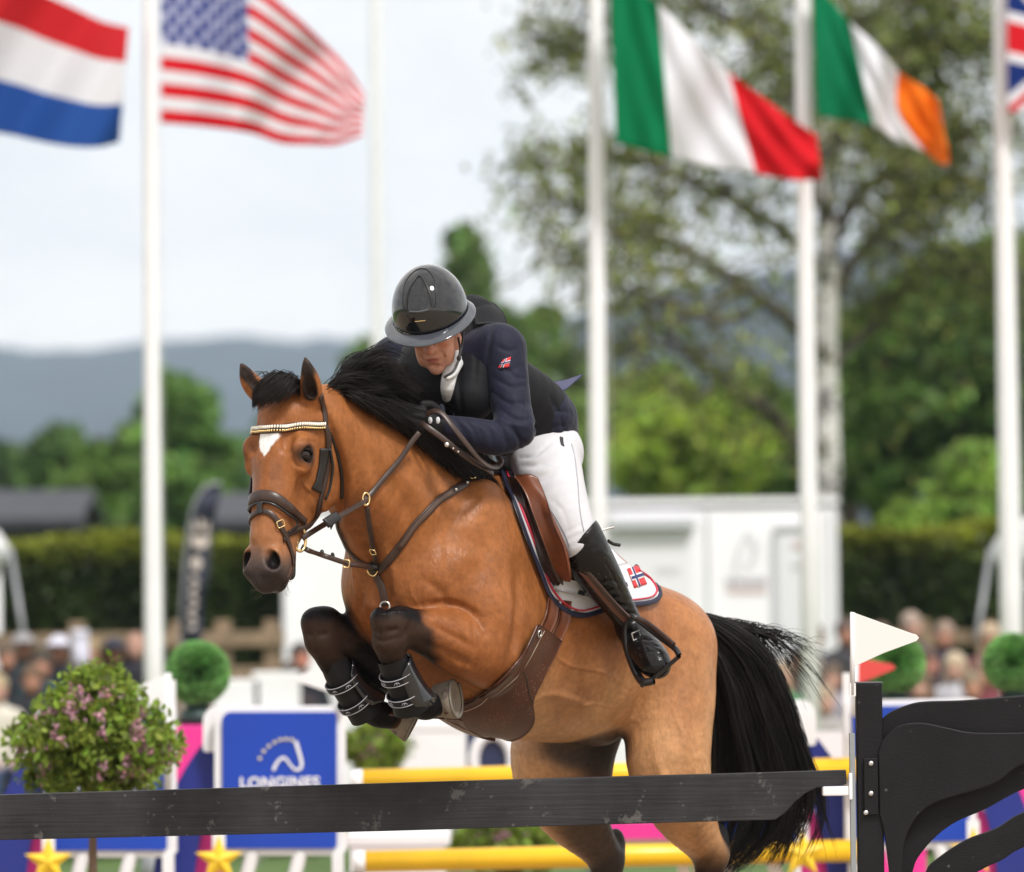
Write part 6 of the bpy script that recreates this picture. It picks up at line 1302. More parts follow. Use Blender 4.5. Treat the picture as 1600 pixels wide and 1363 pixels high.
# ---- black plank of the front jump
pd = .28; pk = empty('jump_plank', P(600, 1262, pd), 'scuffed black plank lying across the jump in front of the horse', 'jump plank')
top = [(-420, 1254), (0, 1242), (300, 1233), (600, 1224), (900, 1215), (1200, 1207), (1322, 1203)]
end = [(1323, 1226), (1300, 1228), (1275, 1231), (1258, 1240), (1240, 1255), (1228, 1269), (1212, 1281)]
bot = [(900, 1290), (600, 1299), (300, 1306), (0, 1313), (-300, 1321), (-330, 1310), (-350, 1290), (-380, 1278), (-420, 1276)]
a, off = poly_px(top+end+bot, pd, .032); mb = MB(); mb.prism(a, off); mb.build('plank_board', M_PLANK, pk, bevel=.003)
# ---- black wing stand on the right
wg = empty('jump_wing', GZ(1356, pd), 'black jump wing with carved swirling panels at the right of the plank', 'jump wing')
mb = MB(); g = P(1357, 1068, pd+.05); mb.box((g[0], g[1], g[2]/2), (.082, .08, g[2])); mb.build('post', M_BLACKP, wg, bevel=.004)
mb = MB(); mb.box((g[0], g[1], g[2]+.003), (.086, .084, .004)); mb.build('post_cap', mat('grey_cap', (.10, .10, .11), .5), wg)
tr0 = P(1331, 1146, pd+.03); mb = MB(); mb.box((tr0[0], tr0[1], tr0[2]/2), (.016, .05, tr0[2])); mb.build('cup_track', M_ALU2, wg)
mb = MB(); c = P(1305, 1236, pd+.02); mb.box(c, (.082, .06, .030)); c2 = P(1329, 1229, pd+.005); mb.box(c2, (.012, .02, .085)); mb.build('plank_cup', M_WP, wg, bevel=.004)
def wing_layer(pts, d, th, name='swirl_panel'): a, off = poly_px(pts, d, th); mb = MB(); mb.prism(a, off); return mb.build(name, M_BLACKP, wg, bevel=.004)
wing_layer(bezpx([(1378, 1124), (1388, 1115), (1399, 1109), (1423, 1100), (1448, 1096), (1510, 1094), (1600, 1087), (1760, 1078), (1900, 1100)], 4)+[(1900, 1190), (1600, 1170), (1450, 1170), (1378, 1230)], pd+.04, .018)
wing_layer(bezpx([(1372, 1178), (1377, 1162), (1386, 1148), (1400, 1136), (1420, 1130), (1447, 1130), (1480, 1137), (1515, 1144), (1560, 1145), (1605, 1144), (1700, 1138), (1850, 1170)], 4)+bezpx([(1850, 1180), (1700, 1165), (1600, 1194), (1560, 1222), (1526, 1235), (1490, 1245), (1457, 1257), (1440, 1270), (1428, 1284), (1417, 1305), (1410, 1340), (1408, 1400), (1412, 1560)], 4)+bezpx([(1396, 1560), (1391, 1400), (1388, 1350), (1381, 1300), (1374, 1272)], 3)+[(1374, 1240)], pd-.002, .018)
wing_layer(bezpx([(1395, 1300), (1404, 1260), (1440, 1230), (1560, 1200), (1620, 1180), (1850, 1200)], 3)+bezpx([(1850, 1215), (1700, 1200), (1600, 1233), (1541, 1264), (1495, 1284), (1464, 1306), (1439, 1334), (1428, 1356), (1422, 1400), (1424, 1540)], 4)+[(1404, 1540)], pd+.06, .018)
wing_layer(bezpx([(1850, 1230), (1700, 1240), (1600, 1269), (1557, 1294), (1510, 1312), (1467, 1340), (1447, 1362), (1438, 1420), (1436, 1560)], 4)+bezpx([(1480, 1560), (1500, 1430), (1516, 1375), (1538, 1357), (1566, 1344), (1600, 1324), (1700, 1290), (1850, 1290)], 4), pd+.02, .018)
mb = MB(); c = P(1361, 1229, pd-.0); mb.box(c, (.044, .012, .178)); pl = mb.build('hinge_plate', M_BLACKP, wg, bevel=.002)
for x, y, m_ in ((1361, 1193, M_BOLT), (1361, 1240, M_BOLT), (1353, 1270, M_BOLT)):
    mb = MB(); mb.ball(P(x, y, pd-.010), (.008, .004, .008), 12, 8); mb.build('bolt', m_, pl, True)
mb = MB(); rx_ = P(1850, 1100, pd+.05); mb.box((rx_[0], rx_[1], rx_[2]/2), (.08, .08, rx_[2])); mb.build('post', M_BLACKP, wg, bevel=.004)
for q_ in (P(1357, 1500, pd+.05), rx_):
    mb = MB(); mb.box((q_[0], pd+.05, .03), (.07, .9, .06)); mb.build('foot', M_BLACKP, wg, bevel=.004)
# far wing of the same jump, left of the picture, so that the plank rests on something
wl = empty('jump_wing', GZ(-440, pd), 'plain black jump wing holding the left end of the plank, outside the picture', 'jump wing')
mb = MB(); g2 = P(-445, 1120, pd+.05); mb.box((g2[0], g2[1], g2[2]/2), (.082, .08, g2[2])); mb.build('post', M_BLACKP, wl, bevel=.004); mb = MB(); mb.box(P(-425, 1286, pd+.02), (.10, .06, .03)); mb.build('plank_cup', M_WP, wl); mb = MB(); mb.box((g2[0], pd+.05, .03), (.07, .9, .06)); mb.build('foot', M_BLACKP, wl)
# pennant
def pennant(tri, pole, d, m, label, th=.004, pw=.016, group=None):
    t = empty('pennant', P(*pole[-1], d), label, 'pennant', group); a, off = poly_px(tri, d, th); mb = MB(); mb.prism(a, off); mb.build('board', m, t, bevel=.0012)
    mb = MB(); q = [P(*p, d+.004) for p in pole]; mb.tube(q, pw/2, 10); mb.build('pole', M_WP, t, True); return t
pennant([(1329, 956), (1333, 957), (1380, 974), (1425, 990), (1432, 992), (1436, 997), (1432, 1002), (1380, 1021), (1337, 1041), (1337, 1047), (1329, 1047)], [(1332, 957), (1332, 1086)], pd, M_PEND, 'white triangular pennant on top of the black jump wing post')
t_ = bpy.data.objects['pennant']; mb = MB(); mb.box(P(1332, 1078, pd+.006), (.020, .016, .040)); mb.build('holder', M_WP, t_)
# ---- back rail jump with blue wings and yellow poles
D2 = 7.0
def blue_wing(label, group='blue arched wings of the back jump'):
    t = empty('blue_wing', GZ(430, D2), label, 'jump wing', group)
    def rr(x0, y0, x1, y1, rt=22, rb=6, n=7): 
        o = []
        for cx, cy, a0, rad in ((x0+rt, y0+rt, 180, rt), (x1-rb, y0+rb, 270, rb), (x1-rb, y1-rb, 0, rb), (x0+rb, y1-rb, 90, rb)): o += [(cx+rad*math.cos(math.radians(a0+k*90/n)), cy+rad*math.sin(math.radians(a0+k*90/n))) for k in range(n+1)]
        return o
    mb = MB(); a, off = poly_px(rr(317, 1103, 540, 1175, 24), D2+.10, .02); mb.prism(a, off); mb.build('white_back_board', M_WP, t)
    mb = MB(); a, off = poly_px(rr(335, 1103, 538, 1337, 20), D2+.03, .03); mb.prism(a, off); mb.build('frame', M_WP, t, bevel=.004)
    mb = MB(); a, off = poly_px(rr(347, 1113, 526, 1326, 14), D2+.012, .015); mb.prism(a, off); pn = mb.build('panel', M_BLUE, t)
    fin = bezpx([(322, 1158), (312, 1168), (295, 1192), (278, 1222), (262, 1260), (250, 1300), (242, 1345), (236, 1400), (234, 1500)], 4)+[(300, 1500)]+bezpx([(302, 1400), (308, 1340), (318, 1290), (334, 1250)], 4)+[(345, 1230), (345, 1158)]
    mb = MB(); a, off = poly_px(fin, D2+.16, .02); mb.prism(a, off); mb.build('arched_fin', M_BLUED, t)
    pk_ = bezpx([(345, 1240), (322, 1280), (305, 1320), (296, 1370), (294, 1500)], 4)+[(345, 1500)]; mb = MB(); a, off = poly_px(pk_, D2+.20, .02); mb.prism(a, off); mb.build('pink_fin', M_PINK, t)
    for x in (528, 395, 470):
        mb = MB(); q = P(x, 1330, D2+.05); mb.box((q[0]+.0, q[1], q[2]/2), (.05, .05, q[2])) if x == 528 else mb.tube([P(x, 1330, D2+.05), P(x-22, 1420, D2+.05), (P(x-22, 1420, D2)[0]-.1, D2+.05, 0)], .030, 10); mb.build('post' if x == 528 else 'leg', M_WP, t, bevel=0)
    mb = MB(); q = P(533, 1060, D2+.06); mb.box((q[0], q[1], (q[2]+P(533, 1330, D2)[2])/2), (.034, .034, q[2]-P(533, 1330, D2)[2])); mb.build('post', M_WP, t)
    # star hanging on a white strap
    c = P(342, 1344, D2-.10); star = []
    for k in range(10): rr_ = .108 if k % 2 == 0 else .046; a_ = math.radians(90+36*k); star.append(c+np.array([math.cos(a_)*rr_, 0, math.sin(a_)*rr_]))
    V = star+[c+np.array([0, -.025, 0]), c+np.array([0, .025, 0])]; F = [(k, (k+1) % 10, 10)[::-1] for k in range(10)]+[(k, (k+1) % 10, 11) for k in range(10)]; st = mesh_np('star', V, F, M_STAR, t, False)
    mb = MB(); mb.box(P(342, 1310, D2-.09), (.055, .012, .09)); mb.build('strap', M_WP, st)
    # painted emblem: arc of small stars and a horse-head line, and the lettering
    th = .004; zf = D2+.006
    mb = MB()
    for x, y in ((406, 1185), (412, 1174), (420, 1166), (429, 1160), (438, 1156), (447, 1155), (456, 1156)):
        cc = P(x, y, zf); mb.prism([cc+np.array([math.cos(math.radians(90+36*k))*(.0105 if k % 2 == 0 else .0055), 0, math.sin(math.radians(90+36*k))*(.0105 if k % 2 == 0 else .0055)]) for k in range(10)], (0, th, 0))
    mb.build('star_arc', M_PGOLD, pn)
    cl = bezpx([(427, 1204), (431, 1195), (437, 1187), (444, 1184), (450, 1190), (456, 1198), (463, 1203), (470, 1200), (471, 1190), (467, 1175), (462, 1158)], 5); w_ = [np.interp(i/(len(cl)-1), [0, .3, .5, .75, 1], [5, 4.0, 3.5, 5.0, 5.5])*.5 for i in range(len(cl))]
    cl = np.array(cl); T = np.gradient(cl, axis=0); T /= np.linalg.norm(T, axis=1)[:, None]; Nn = np.stack([-T[:, 1], T[:, 0]], 1)
    V = [P(*(p+n_*w), zf) for p, n_, w in zip(cl, Nn, w_)]+[P(*(p-n_*w), zf) for p, n_, w in zip(cl, Nn, w_)]; n = len(cl); V2 = [v+np.array([0, th, 0]) for v in V]
    F = [(i, i+1, n+i+1, n+i) for i in range(n-1)]; mesh_np('horse_head_line', V, F, M_PRINT, pn, False)
    cu = bpy.data.curves.new('lettering', 'FONT'); cu.body = 'LONGINES'; cu.size = .070; cu.extrude = .002; cu.align_x = 'CENTER'; cu.space_character = 1.06; cu.offset = .0022
    tmp = bpy.data.objects.new('tmp', cu); COL.objects.link(tmp); dg = bpy.context.evaluated_depsgraph_get(); me = bpy.data.meshes.new_from_object(tmp.evaluated_get(dg)); bpy.data.objects.remove(tmp)
    co = np.array([v.co[:] for v in me.vertices]); wd = co[:, 0].max()-co[:, 0].min(); sx = (124/360.)/wd; o = P(437, 1231, zf); Fs = [tuple(p.vertices) for p in me.polygons]; V = np.stack([o[0]+co[:, 0]*sx, o[1]-co[:, 2], o[2]+co[:, 1]*.95], 1); mb = MB(); mb.add(V, Fs)
    hgt = co[:, 1].max()*.95; ser = .010
    for fx in ():   # slab serifs
        for hz_ in (0, hgt): mb.box((o[0]-62/360.+fx*124/360., zf-.003, o[2]+hz_), (.020, .004, .005))
    mb.build('lettering', M_PRINT, pn)
    return t
bw = blue_wing('blue panel wing with LONGINES lettering and yellow star, left of the horse forelegs')
def shift_tree(o, dx, label, mirror=False, dy=0):
    c = copy_tree(o); c['label'] = label; c.location.x = o.location.x+dx; c.location.y = o.location.y+dy; return c
s2 = 25/9000.
shift_tree(bw, -265*s2, 'blue panel wing partly hidden behind the flowering bush, with yellow star at the bottom left', dy=.0)
def mirror_tree(o, px, label, dy=0):
    "same wing facing the other way: turned round its own upright so that the fin points right"
    c = copy_tree(o); c['label'] = label; c.rotation_euler.z = math.pi; c.location = (GZ(px, D2)[0], D2+dy, 0); return c
def mirrored_wing(px, label):
    "the opposite-hand wing: mesh mirrored in x about its root, panel print kept readable"
    c = empty('blue_wing', (GZ(px, D2)[0], D2, 0), label, 'jump wing', 'blue arched wings of the back jump')
    def rec(o, par):
        for ch in list(o.children):
            me = ch.data.copy(); co = np.empty(len(me.vertices)*3); me.vertices.foreach_get('co', co); co = co.reshape(-1, 3); rd = ch.name.split('.')[0] in ('lettering', 'star_arc', 'horse_head_line')
            if rd: continue
            co[:, 0] *= -1; me.vertices.foreach_set('co', co.ravel()); me.flip_normals(); n = bpy.data.objects.new(ch.name.split('.')[0], me); COL.objects.link(n); n.parent = par; rec(ch, n)
    rec(bw, c)
    return c
mirrored_wing(1424, 'blue panel wing behind the black wing stand, yellow star showing through the swirls'); mirrored_wing(1158, 'blue panel wing mostly hidden behind the black horse tail')
def yellow_pole(p0, p1, label):
    t = empty('jump_pole', P(*p0, D2-.05), label, 'jump pole', 'yellow poles of the back jump'); a, b = P(*p0, D2-.05), P(*p1, D2-.05); u = (b-a)/np.linalg.norm(b-a)
    mb = MB(); mb.tube([a+u*.05, b], .048, 24); mb.build('yellow_length', M_YEL, t, True); mb = MB(); mb.tube([a, a+u*.052], .0483, 24); mb.build('white_end', M_WP, t, True)
    mb = MB()
    for e_ in (a, b): mb.box(e_-np.array([0, -.02, .052]), (.09, .05, .012))
    mb.build('cup', M_ALU2, t)
yellow_pole((548, 1220), (1338, 1201), 'upper yellow pole of the back jump, just above the black plank'); yellow_pole((552, 1347), (1340, 1329), 'lower yellow pole of the back jump, along the bottom of the picture')
M_RPEN = mat('red_pennant', (.62, .06, .05), .5)
PG = 'pennants on the back jump wings'
pennant([(195, 1083), (199, 1079), (258, 1055), (258, 1112)], [(262, 1052), (262, 1236)], D2, M_WP, 'white pennant pointing left beside the flowering bush', .006, .03, PG)
pennant([(457, 1063), (461, 1058), (530, 1030), (530, 1087)], [(533, 1028), (533, 1110)], D2, M_WP, 'white pennant pointing left behind the horse forelegs', .006, .03, PG)
pennant([(1338, 1028), (1394, 1038), (1399, 1043), (1396, 1047), (1338, 1070)], [(1336, 1026), (1336, 1120)], D2-.2, M_RPEN, 'red pennant pointing right behind the black post', .006, .03, PG)
# ---- flowering bush and topiary
def shrub(px, py, rx, ry, d, label, n, seed, leafsz=.020, flowers=60, potted=True):
    t = empty('flowering_bush', GZ(px, d), label, 'bush', 'flowering bushes beside the jumps'); r = np.random.RandomState(seed); sc_ = 9000/(18+d); C = []; br_ = []
    for _ in range(n//60):
        v = r.normal(size=3); v /= np.linalg.norm(v); v *= r.uniform(.3, 1.0)**.6; v[2] = max(v[2], -.75)
        irr = 1+.16*math.sin(3*math.atan2(v[2], v[0])+seed)+.14*math.sin(7*math.atan2(v[2], v[0]))+r.normal(0, .07); tw = 1-.42*max(v[2], 0); c = P(px+rx*v[0]*irr*tw, py-ry*v[2]*irr, d+rx/sc_*v[1]); k = 60; C.append(c+r.normal(0, .034, (k, 3))*np.array([1, 1, .9])); br_.append(np.full(k, np.clip(r.normal(1, .25), .5, 1.6)))
    for _ in range(95):   # stray shoots
        an = r.uniform(-.3, math.pi+.3); b0 = np.array([math.cos(an), math.sin(an)]); k = 14; u = np.linspace(.8, r.uniform(1.05, 1.3), k)[:, None]; C.append(np.array([P(px+rx*b0[0]*x*(1-.42*max(b0[1], 0)), py-ry*b0[1]*x, d+r.uniform(-.1, .1)) for x in u[:, 0]])+r.normal(0, .010, (k, 3))); br_.append(np.full(k, 1.25))
    C = np.vstack(C); br_ = np.concatenate(br_); leaves('foliage', C, leafsz, (.080, .125, .020), t, .3, seed=seed, clump_var=br_, asp=.5)
    fl = []; 
    for _ in range(flowers):
        v = r.normal(size=3); v /= np.linalg.norm(v); v[1] = -abs(v[1]); c = P(px+rx*v[0]*.95*(1-.42*max(v[2], 0)), py-ry*max(v[2], -.6)*.98, d+rx/sc_*v[1]); fl.append(c+r.normal(0, .012, (int(r.uniform(8, 34)), 3)))
    leaves('blossom', np.vstack(fl), .011, (.24, .15, .21), t, .25, seed=seed+5, asp=.6)
    g = GZ(px, d); mb = MB(); q = spline([g+(0, 0, .25), P(px-3, py+ry*1.9, d), P(px, py+ry*1.1, d), P(px+2, py, d)], 5); mb.tube(q, np.linspace(.020, .010, len(q)), 8)
    for _ in range(14): v = r.normal(size=3); v /= np.linalg.norm(v); mb.tube(spline([P(px, py+ry*.5, d), P(px+rx*.4*v[0], py-ry*.2*v[2], d+.1*v[1]), P(px+rx*.8*v[0], py-ry*.7*v[2], d+.2*v[1])], 4), np.linspace(.008, .002, 9), 5)
    mb.build('stem', mat('twig_bark', (.13, .08, .05), .85), t, True); mb = MB(); mb.tube([g, g+(0, 0, .02), g+(0, 0, .30)], [.12, .13, .17], 20); mb.build('pot', mat('pot_clay', (.10, .07, .055), .8), t, True); return t
shrub(148, 1160, 118, 98, 4.2, 'round flowering bush with lilac blossom at the lower left behind the plank', 11000, 41)
shrub(785, 1318, 70, 38, 11, 'low green bush with pink flowers seen under the plank beneath the horse', 6000, 42, .03, 40); shrub(585, 1172, 38, 34, 16, 'dull shrub with reddish blossom between the LONGINES wing and the horse forelegs', 3500, 43, .035, 50)
M_TOP = leaf_mat('topiary_leaves', .1)
def topiary(px, py, rad, d, label):
    t = empty('topiary_ball', GZ(px, d), label, 'topiary', 'green topiary balls on pink stands'); sc_ = 9000/(18+d); R_ = rad/sc_; c = P(px, py, d); r = np.random.RandomState(int(px)); n = 14000
    mb = MB(); mb.ball(c, R_*.96, 24, 16); mb.build('core', mat('topiary_core', (.06, .18, .07), .9), t, True)
    v = r.normal(size=(n, 3)); v /= np.linalg.norm(v, axis=1)[:, None]; C = c+v*R_*r.uniform(.93, 1.03, (n, 1)); bb = .7+.6*vnoise(C, 18, 3); leaves('foliage', C, .012, (.10, .23, .085), t, .35, M_TOP, seed=int(px), clump_var=bb)
    b0 = c-np.array([0, 0, R_]); mb = MB(); mb.tube([b0+(0, 0, .05), b0-(0, 0, .05)], .055, 14); mb.tube([b0-(0, 0, .03), b0-(0, 0, .10)], [.075, .085], 16); mb.build('pot', mat('dark_green_pot', (.01, .035, .03), .5), t, True)
    top_ = b0[2]-.10; mb = MB(); mb.box((c[0], c[1], top_/2), (.26, .26, top_)); mb.build('stand', M_PINK, t, bevel=.005); return t
topiary(309, 1052, 47, 9, 'green topiary ball right of the left flagpole'); topiary(1398, 1037, 44, 9.6, 'green topiary ball half hidden behind the white pennant'); topiary(1582, 1036, 43, 9.6, 'green topiary ball at the right picture edge')
# ---- clutter glimpsed between horse and poles
def number_board(px0, py0, px1, py1, d):
    t = empty('letter_board', GZ((px0+px1)/2, d), 'navy board with a large white rounded letter under the horse belly', 'board'); mb = MB(); wq(px0, py0, px1, py1, d, .03, mb); mb.build('board', mat('navy_board_paint', (.015, .022, .07), .5), t)
    cx, cy = (px0+px1)/2+6, py0+62; mb = MB(); o = [P(cx+30*math.cos(a), cy-42*math.sin(a), d-.012) for a in np.linspace(0, 2*math.pi, 33)]; mb.tube(o, .030, 8, cap=False, flat=(0, 1, 0)); mb.build('white_letter', M_WP, t, True)
number_board(728, 1128, 800, 1300, 12)
def bench_like(px0, px1, ytop, d, label, m, name='table', h=None):
    t = empty(name, GZ((px0+px1)/2, d), label, 'table'); z = P(px0, ytop, d)[2]; x0, x1 = P(px0, 900, d)[0], P(px1, 900, d)[0]; mb = MB(); mb.box(((x0+x1)/2, d, z-.03), (x1-x0, .7, .06)); mb.build('top', m, t, bevel=.01)
    mb = MB(); mb.box(((x0+x1)/2, d-.33, z-.2), (x1-x0-.04, .02, .30)); mb.build('cloth', M_TENT, t)
    for x in (x0+.1, x1-.1):
        for y in (-.28, .28): mb = MB(); mb.tube([(x, d+y, 0), (x, d+y, z-.05)], .025, 8); mb.build('leg', M_ALU, t, True)
bench_like(560, 735, 1126, 17, 'white table behind the horse forelegs', M_TENT); bench_like(540, 700, 1300, 10, 'low white bench seen under the plank', M_WP, 'low_bench')
mb = MB(); q = P(1290, 1150, 14); q0 = P(1262, 1150, 14); q1 = P(1345, 1186, 14); mb.box(((q0[0]+q1[0])/2+1.0, 14, (q0[2]+q1[2])/2-.15), (3.0, .03, .48)); o = mb.build('advertising_board', mat('white_board', (.72, .70, .72), .6)); tag(o, 'low white board with a pink stripe behind the tail', 'board'); mb = MB(); mb.box(((q0[0]+q1[0])/2+1.0, 13.98, q1[2]-.10), (3.0, .012, .16)); mb.build('pink_stripe', M_PINK, o)
for x_ in (-1.2, 1.2): mb = MB(); mb.box(((q0[0]+q1[0])/2+1.0+x_, 14, .2), (.05, .06, .7)); mb.build('leg', M_WP, o)
mb = MB(); q0 = P(935, 1284, 13); mb.box((q0[0]+.55, 13, q0[2]-.05), (1.5, .04, .10)); mb.box((q0[0]+.55, 13, q0[2]/2-.05), (.06, .05, q0[2]-.10)); tag(mb.build('pink_plank', M_PINK), 'pink plank glimpsed under the black plank between the hind legs', 'jump plank')
# ---- spectators
def make_person(hair_style):
    "seated spectator, body mesh + clothes + hair, modelled at the origin facing the camera (-y)"
    f = Field(gridax((-.34, .34, .012)), gridax((-.62, .22, .012)), gridax((-.02, 1.42, .012))); X = np.array([1., 0, 0])
    f.ell((0, -.01, 1.20), (.075, .092, .115), None, .02); f.ell((0, -.07, 1.15), (.052, .04, .062), None, .02); f.chain([(0, .01, 1.10, .05), (0, .02, 1.02, .055)], .02); f.ell((0, -.105, 1.175), (.011, .014, .02), None, .008)
    f.chain([(0, .02, .95, .09, .15), (0, .04, .75, .10, .145), (0, .05, .55, .11, .15)], .04, X)
    for s in (1, -1):
        f.chain([(.15*s, .02, .96, .052), (.20*s, -.02, .72, .044), (.10*s, -.24, .60, .034)], .03); f.ell((.085*s, -.285, .585), (.035, .045, .03), None, .02)
        for k in range(4): f.chain([((.105-.018*k)*s, -.31, .59, .009), ((.10-.018*k)*s, -.345, .575, .008), ((.10-.018*k)*s, -.355, .55, .007)], .004)
        f.chain([(.09*s, .03, .50, .085), (.12*s, -.38, .50, .062)], .03); f.chain([(.12*s, -.40, .48, .055), (.12*s, -.42, .08, .036)], .02); f.chain([(.12*s, -.40, .04, .036), (.13*s, -.56, .03, .034)], .02)
        f.ell((.030*s, -.094, 1.205), (.013, .012, .008), None, .006, 's')
        f.ell((.078*s, .0, 1.19), (.01, .018, .028), None, .01)
    f.chain([(-.02, -.108, 1.128, .003), (.02, -.108, 1.128, .003)], .004, op='s')
    bV, bF = f.mesh(0, 1)
    g = Field(gridax((-.36, .36, .014)), gridax((-.50, .26, .014)), gridax((.38, 1.12, .014)))
    g.chain([(0, .02, .97, .11, .18), (0, .04, .75, .125, .175), (0, .05, .52, .135, .175)], .05, X); g.chain([(0, .015, 1.07, .07), (0, .02, 1.0, .09)], .03)
    for s in (1, -1): g.chain([(.16*s, .02, .97, .068), (.21*s, -.02, .72, .060), (.11*s, -.23, .61, .044)], .03)
    gV, gF = g.mesh(0, 1)
    l = Field(gridax((-.26, .26, .014)), gridax((-.54, .22, .014)), gridax((.06, .66, .014)))
    for s in (1, -1): l.chain([(.09*s, .04, .50, .10), (.12*s, -.38, .505, .073)], .03); l.chain([(.12*s, -.40, .49, .066), (.12*s, -.42, .10, .050)], .02)
    lV, lF = l.mesh(0, 1)
    h = Field(gridax((-.20, .20, .008)), gridax((-.24, .20, .008)), gridax((.98, 1.40, .008)))
    if hair_style == 'short': h.ell((0, .010, 1.240), (.092, .106, .098), None, .01); h.ell((0, -.12, 1.13), (.085, .075, .095), None, .02, 's')
    elif hair_style == 'long': h.ell((0, .010, 1.240), (.096, .108, .100), None, .01); h.chain([(-.07, .03, 1.2, .04), (-.08, .02, 1.06, .035)], .02); h.chain([(.07, .03, 1.2, .04), (.08, .02, 1.06, .035)], .02); h.ell((0, -.125, 1.125), (.060, .08, .10), None, .02, 's')
    elif hair_style == 'bald': h.ell((0, .04, 1.19), (.080, .068, .06), None, .01); h.ell((0, -.10, 1.2), (.10, .10, .10), None, .02, 's')
    else: h.ell((0, .01, 1.255), (.092, .102, .075), None, .01); h.ell((0, -.085, 1.252), (.125, .12, .010), None, .008); h.ell((0, -.0, 1.15), (.075, .09, .085), None, .01, 's')
    hV, hF = h.mesh(0, 1)
    return (bV, bF), (gV, gF), (lV, lF), (hV, hF)
PROT = {k: make_person(k) for k in ('short', 'long', 'bald', 'cap')}
_pm = {}
def cmat(nm, c, r=.8):
    k = (nm,)+tuple(c)
    if k not in _pm: _pm[k] = mat(nm, c, r, noise=(9, .2, 4))
    return _pm[k]
def spectator(px, py, d, style, skin, top, legs, hairc, label, group, yaw=0., sc=.93):
    "head centre at pixel (px,py)"
    c = P(px, py, d); t = bpy.data.objects.new('person', None); (bV, bF), (gV, gF), (lV, lF), (hV, hF) = PROT[style]; z = c[2]-1.19*sc; cy, sy = math.cos(yaw), math.sin(yaw)
    def T(V): V = V*sc; return np.stack([V[:, 0]*cy-V[:, 1]*sy+c[0], V[:, 0]*sy+V[:, 1]*cy+d, V[:, 2]+z], 1)
    o = mesh_np('person', T(bV), bF, cmat('skin', skin, .55)); tag(o, label, 'person', group)
    mesh_np('coat', T(gV), gF, cmat('coat_cloth', top), o); mesh_np('trousers', T(lV), lF, cmat('trouser_cloth', legs), o); mesh_np('hat' if style == 'cap' else 'hair', T(hV), hF, cmat('hair_or_hat', hairc), o)
    return o, z
SL, SRr = 'spectators seated at the left', 'spectators seated at the right'
SK = (.36, .17, .11); SK2 = (.43, .24, .18); DK = (.012, .014, .022); NV = (.018, .022, .055); TEAL = (.012, .035, .045); CR = (.62, .58, .50)
LS = [(36, 1014, 27.6, 'cap', SK, TEAL, DK, (.30, .29, .30), 'spectator in teal coat and grey cap, leftmost of the back row'), (92, 1018, 27.6, 'cap', SK, DK, DK, (.60, .60, .70), 'spectator with white and lilac hat in the back row at the left'),
      (140, 1024, 27.8, 'long', SK, DK, DK, (.30, .22, .12), 'long haired blonde spectator in black behind the flowering bush'), (213, 1012, 27.6, 'bald', SK2, (.018, .018, .028), DK, (.25, .2, .17), 'balding spectator in dark coat against the left flagpole'),
      (50, 1066, 26.6, 'short', SK, DK, NV, (.12, .07, .04), 'brown haired spectator in dark coat in the front row, left of the bush'), (-4, 1080, 26.4, 'short', SK2, CR, (.04, .07, .15), (.42, .33, .2), 'spectator in cream sweater and jeans at the left picture edge'),
      (176, 1072, 26.6, 'bald', SK2, (.10, .09, .10), DK, (.4, .3, .28), 'pink faced bald spectator just above the flowering bush'), (120, 1080, 26.7, 'short', SK, (.02, .03, .04), DK, (.1, .07, .05), 'spectator hidden behind the top of the flowering bush')]
RS = [(1272, 1000, 27.8, 'short', SK, NV, DK, (.14, .09, .06), 'short haired spectator in navy right of the tail, back row'), (1322, 992, 27.8, 'short', SK, (.04, .04, .045), DK, (.10, .07, .06), 'spectator in grey coat left of the big white pennant, back row'),
      (1268, 1048, 26.8, 'short', SK2, (.015, .025, .07), (.45, .42, .38), (.30, .22, .16), 'fair spectator in blue jacket right of the tail, middle row'), (1288, 1098, 26.0, 'short', SK2, (.35, .33, .32), (.04, .06, .14), (.32, .24, .17), 'light haired spectator in pale top right of the tail, front row'),
      (1222, 1060, 26.6, 'long', SK2, (.06, .22, .09), DK, (.3, .22, .15), 'spectator in green jacket behind the flying tail hairs'), (1424, 982, 28.0, 'short', SK2, (.05, .05, .06), DK, (.35, .27, .22), 'spectator above the half hidden topiary ball, back row'),
      (1476, 996, 27.8, 'short', SK, NV, DK, (.25, .18, .14), 'spectator with blue scarf and navy coat right of the white pennant'), (1452, 1040, 26.9, 'short', (.40, .17, .12), (.03, .015, .03), DK, (.09, .05, .04), 'dark haired spectator in maroon right of the half hidden topiary ball'),
      (1492, 1046, 26.6, 'long', SK2, (.50, .50, .54), DK, (.45, .36, .25), 'blonde spectator in white top left of the right topiary ball'), (1548, 1000, 27.6, 'long', SK, (.13, .03, .035), DK, (.42, .32, .22), 'blonde spectator in red at the foot of the right flagpole'),
      (1536, 1056, 26.6, 'short', SK, (.16, .03, .04), DK, (.2, .13, .1), 'spectator in dark red coat beside the right topiary ball'), (1376, 1000, 27.8, 'short', SK, (.05, .045, .05), DK, (.15, .1, .08), 'spectator hidden behind the big white pennant'),
      (470, 1030, 27.2, 'short', (.45, .17, .11), DK, DK, (.05, .04, .035), 'spectator in black seen left of the horse knee'), (1165, 1010, 27.0, 'short', SK, (.3, .3, .31), DK, (.2, .14, .1), 'spectator in pale grey behind the top of the tail')]
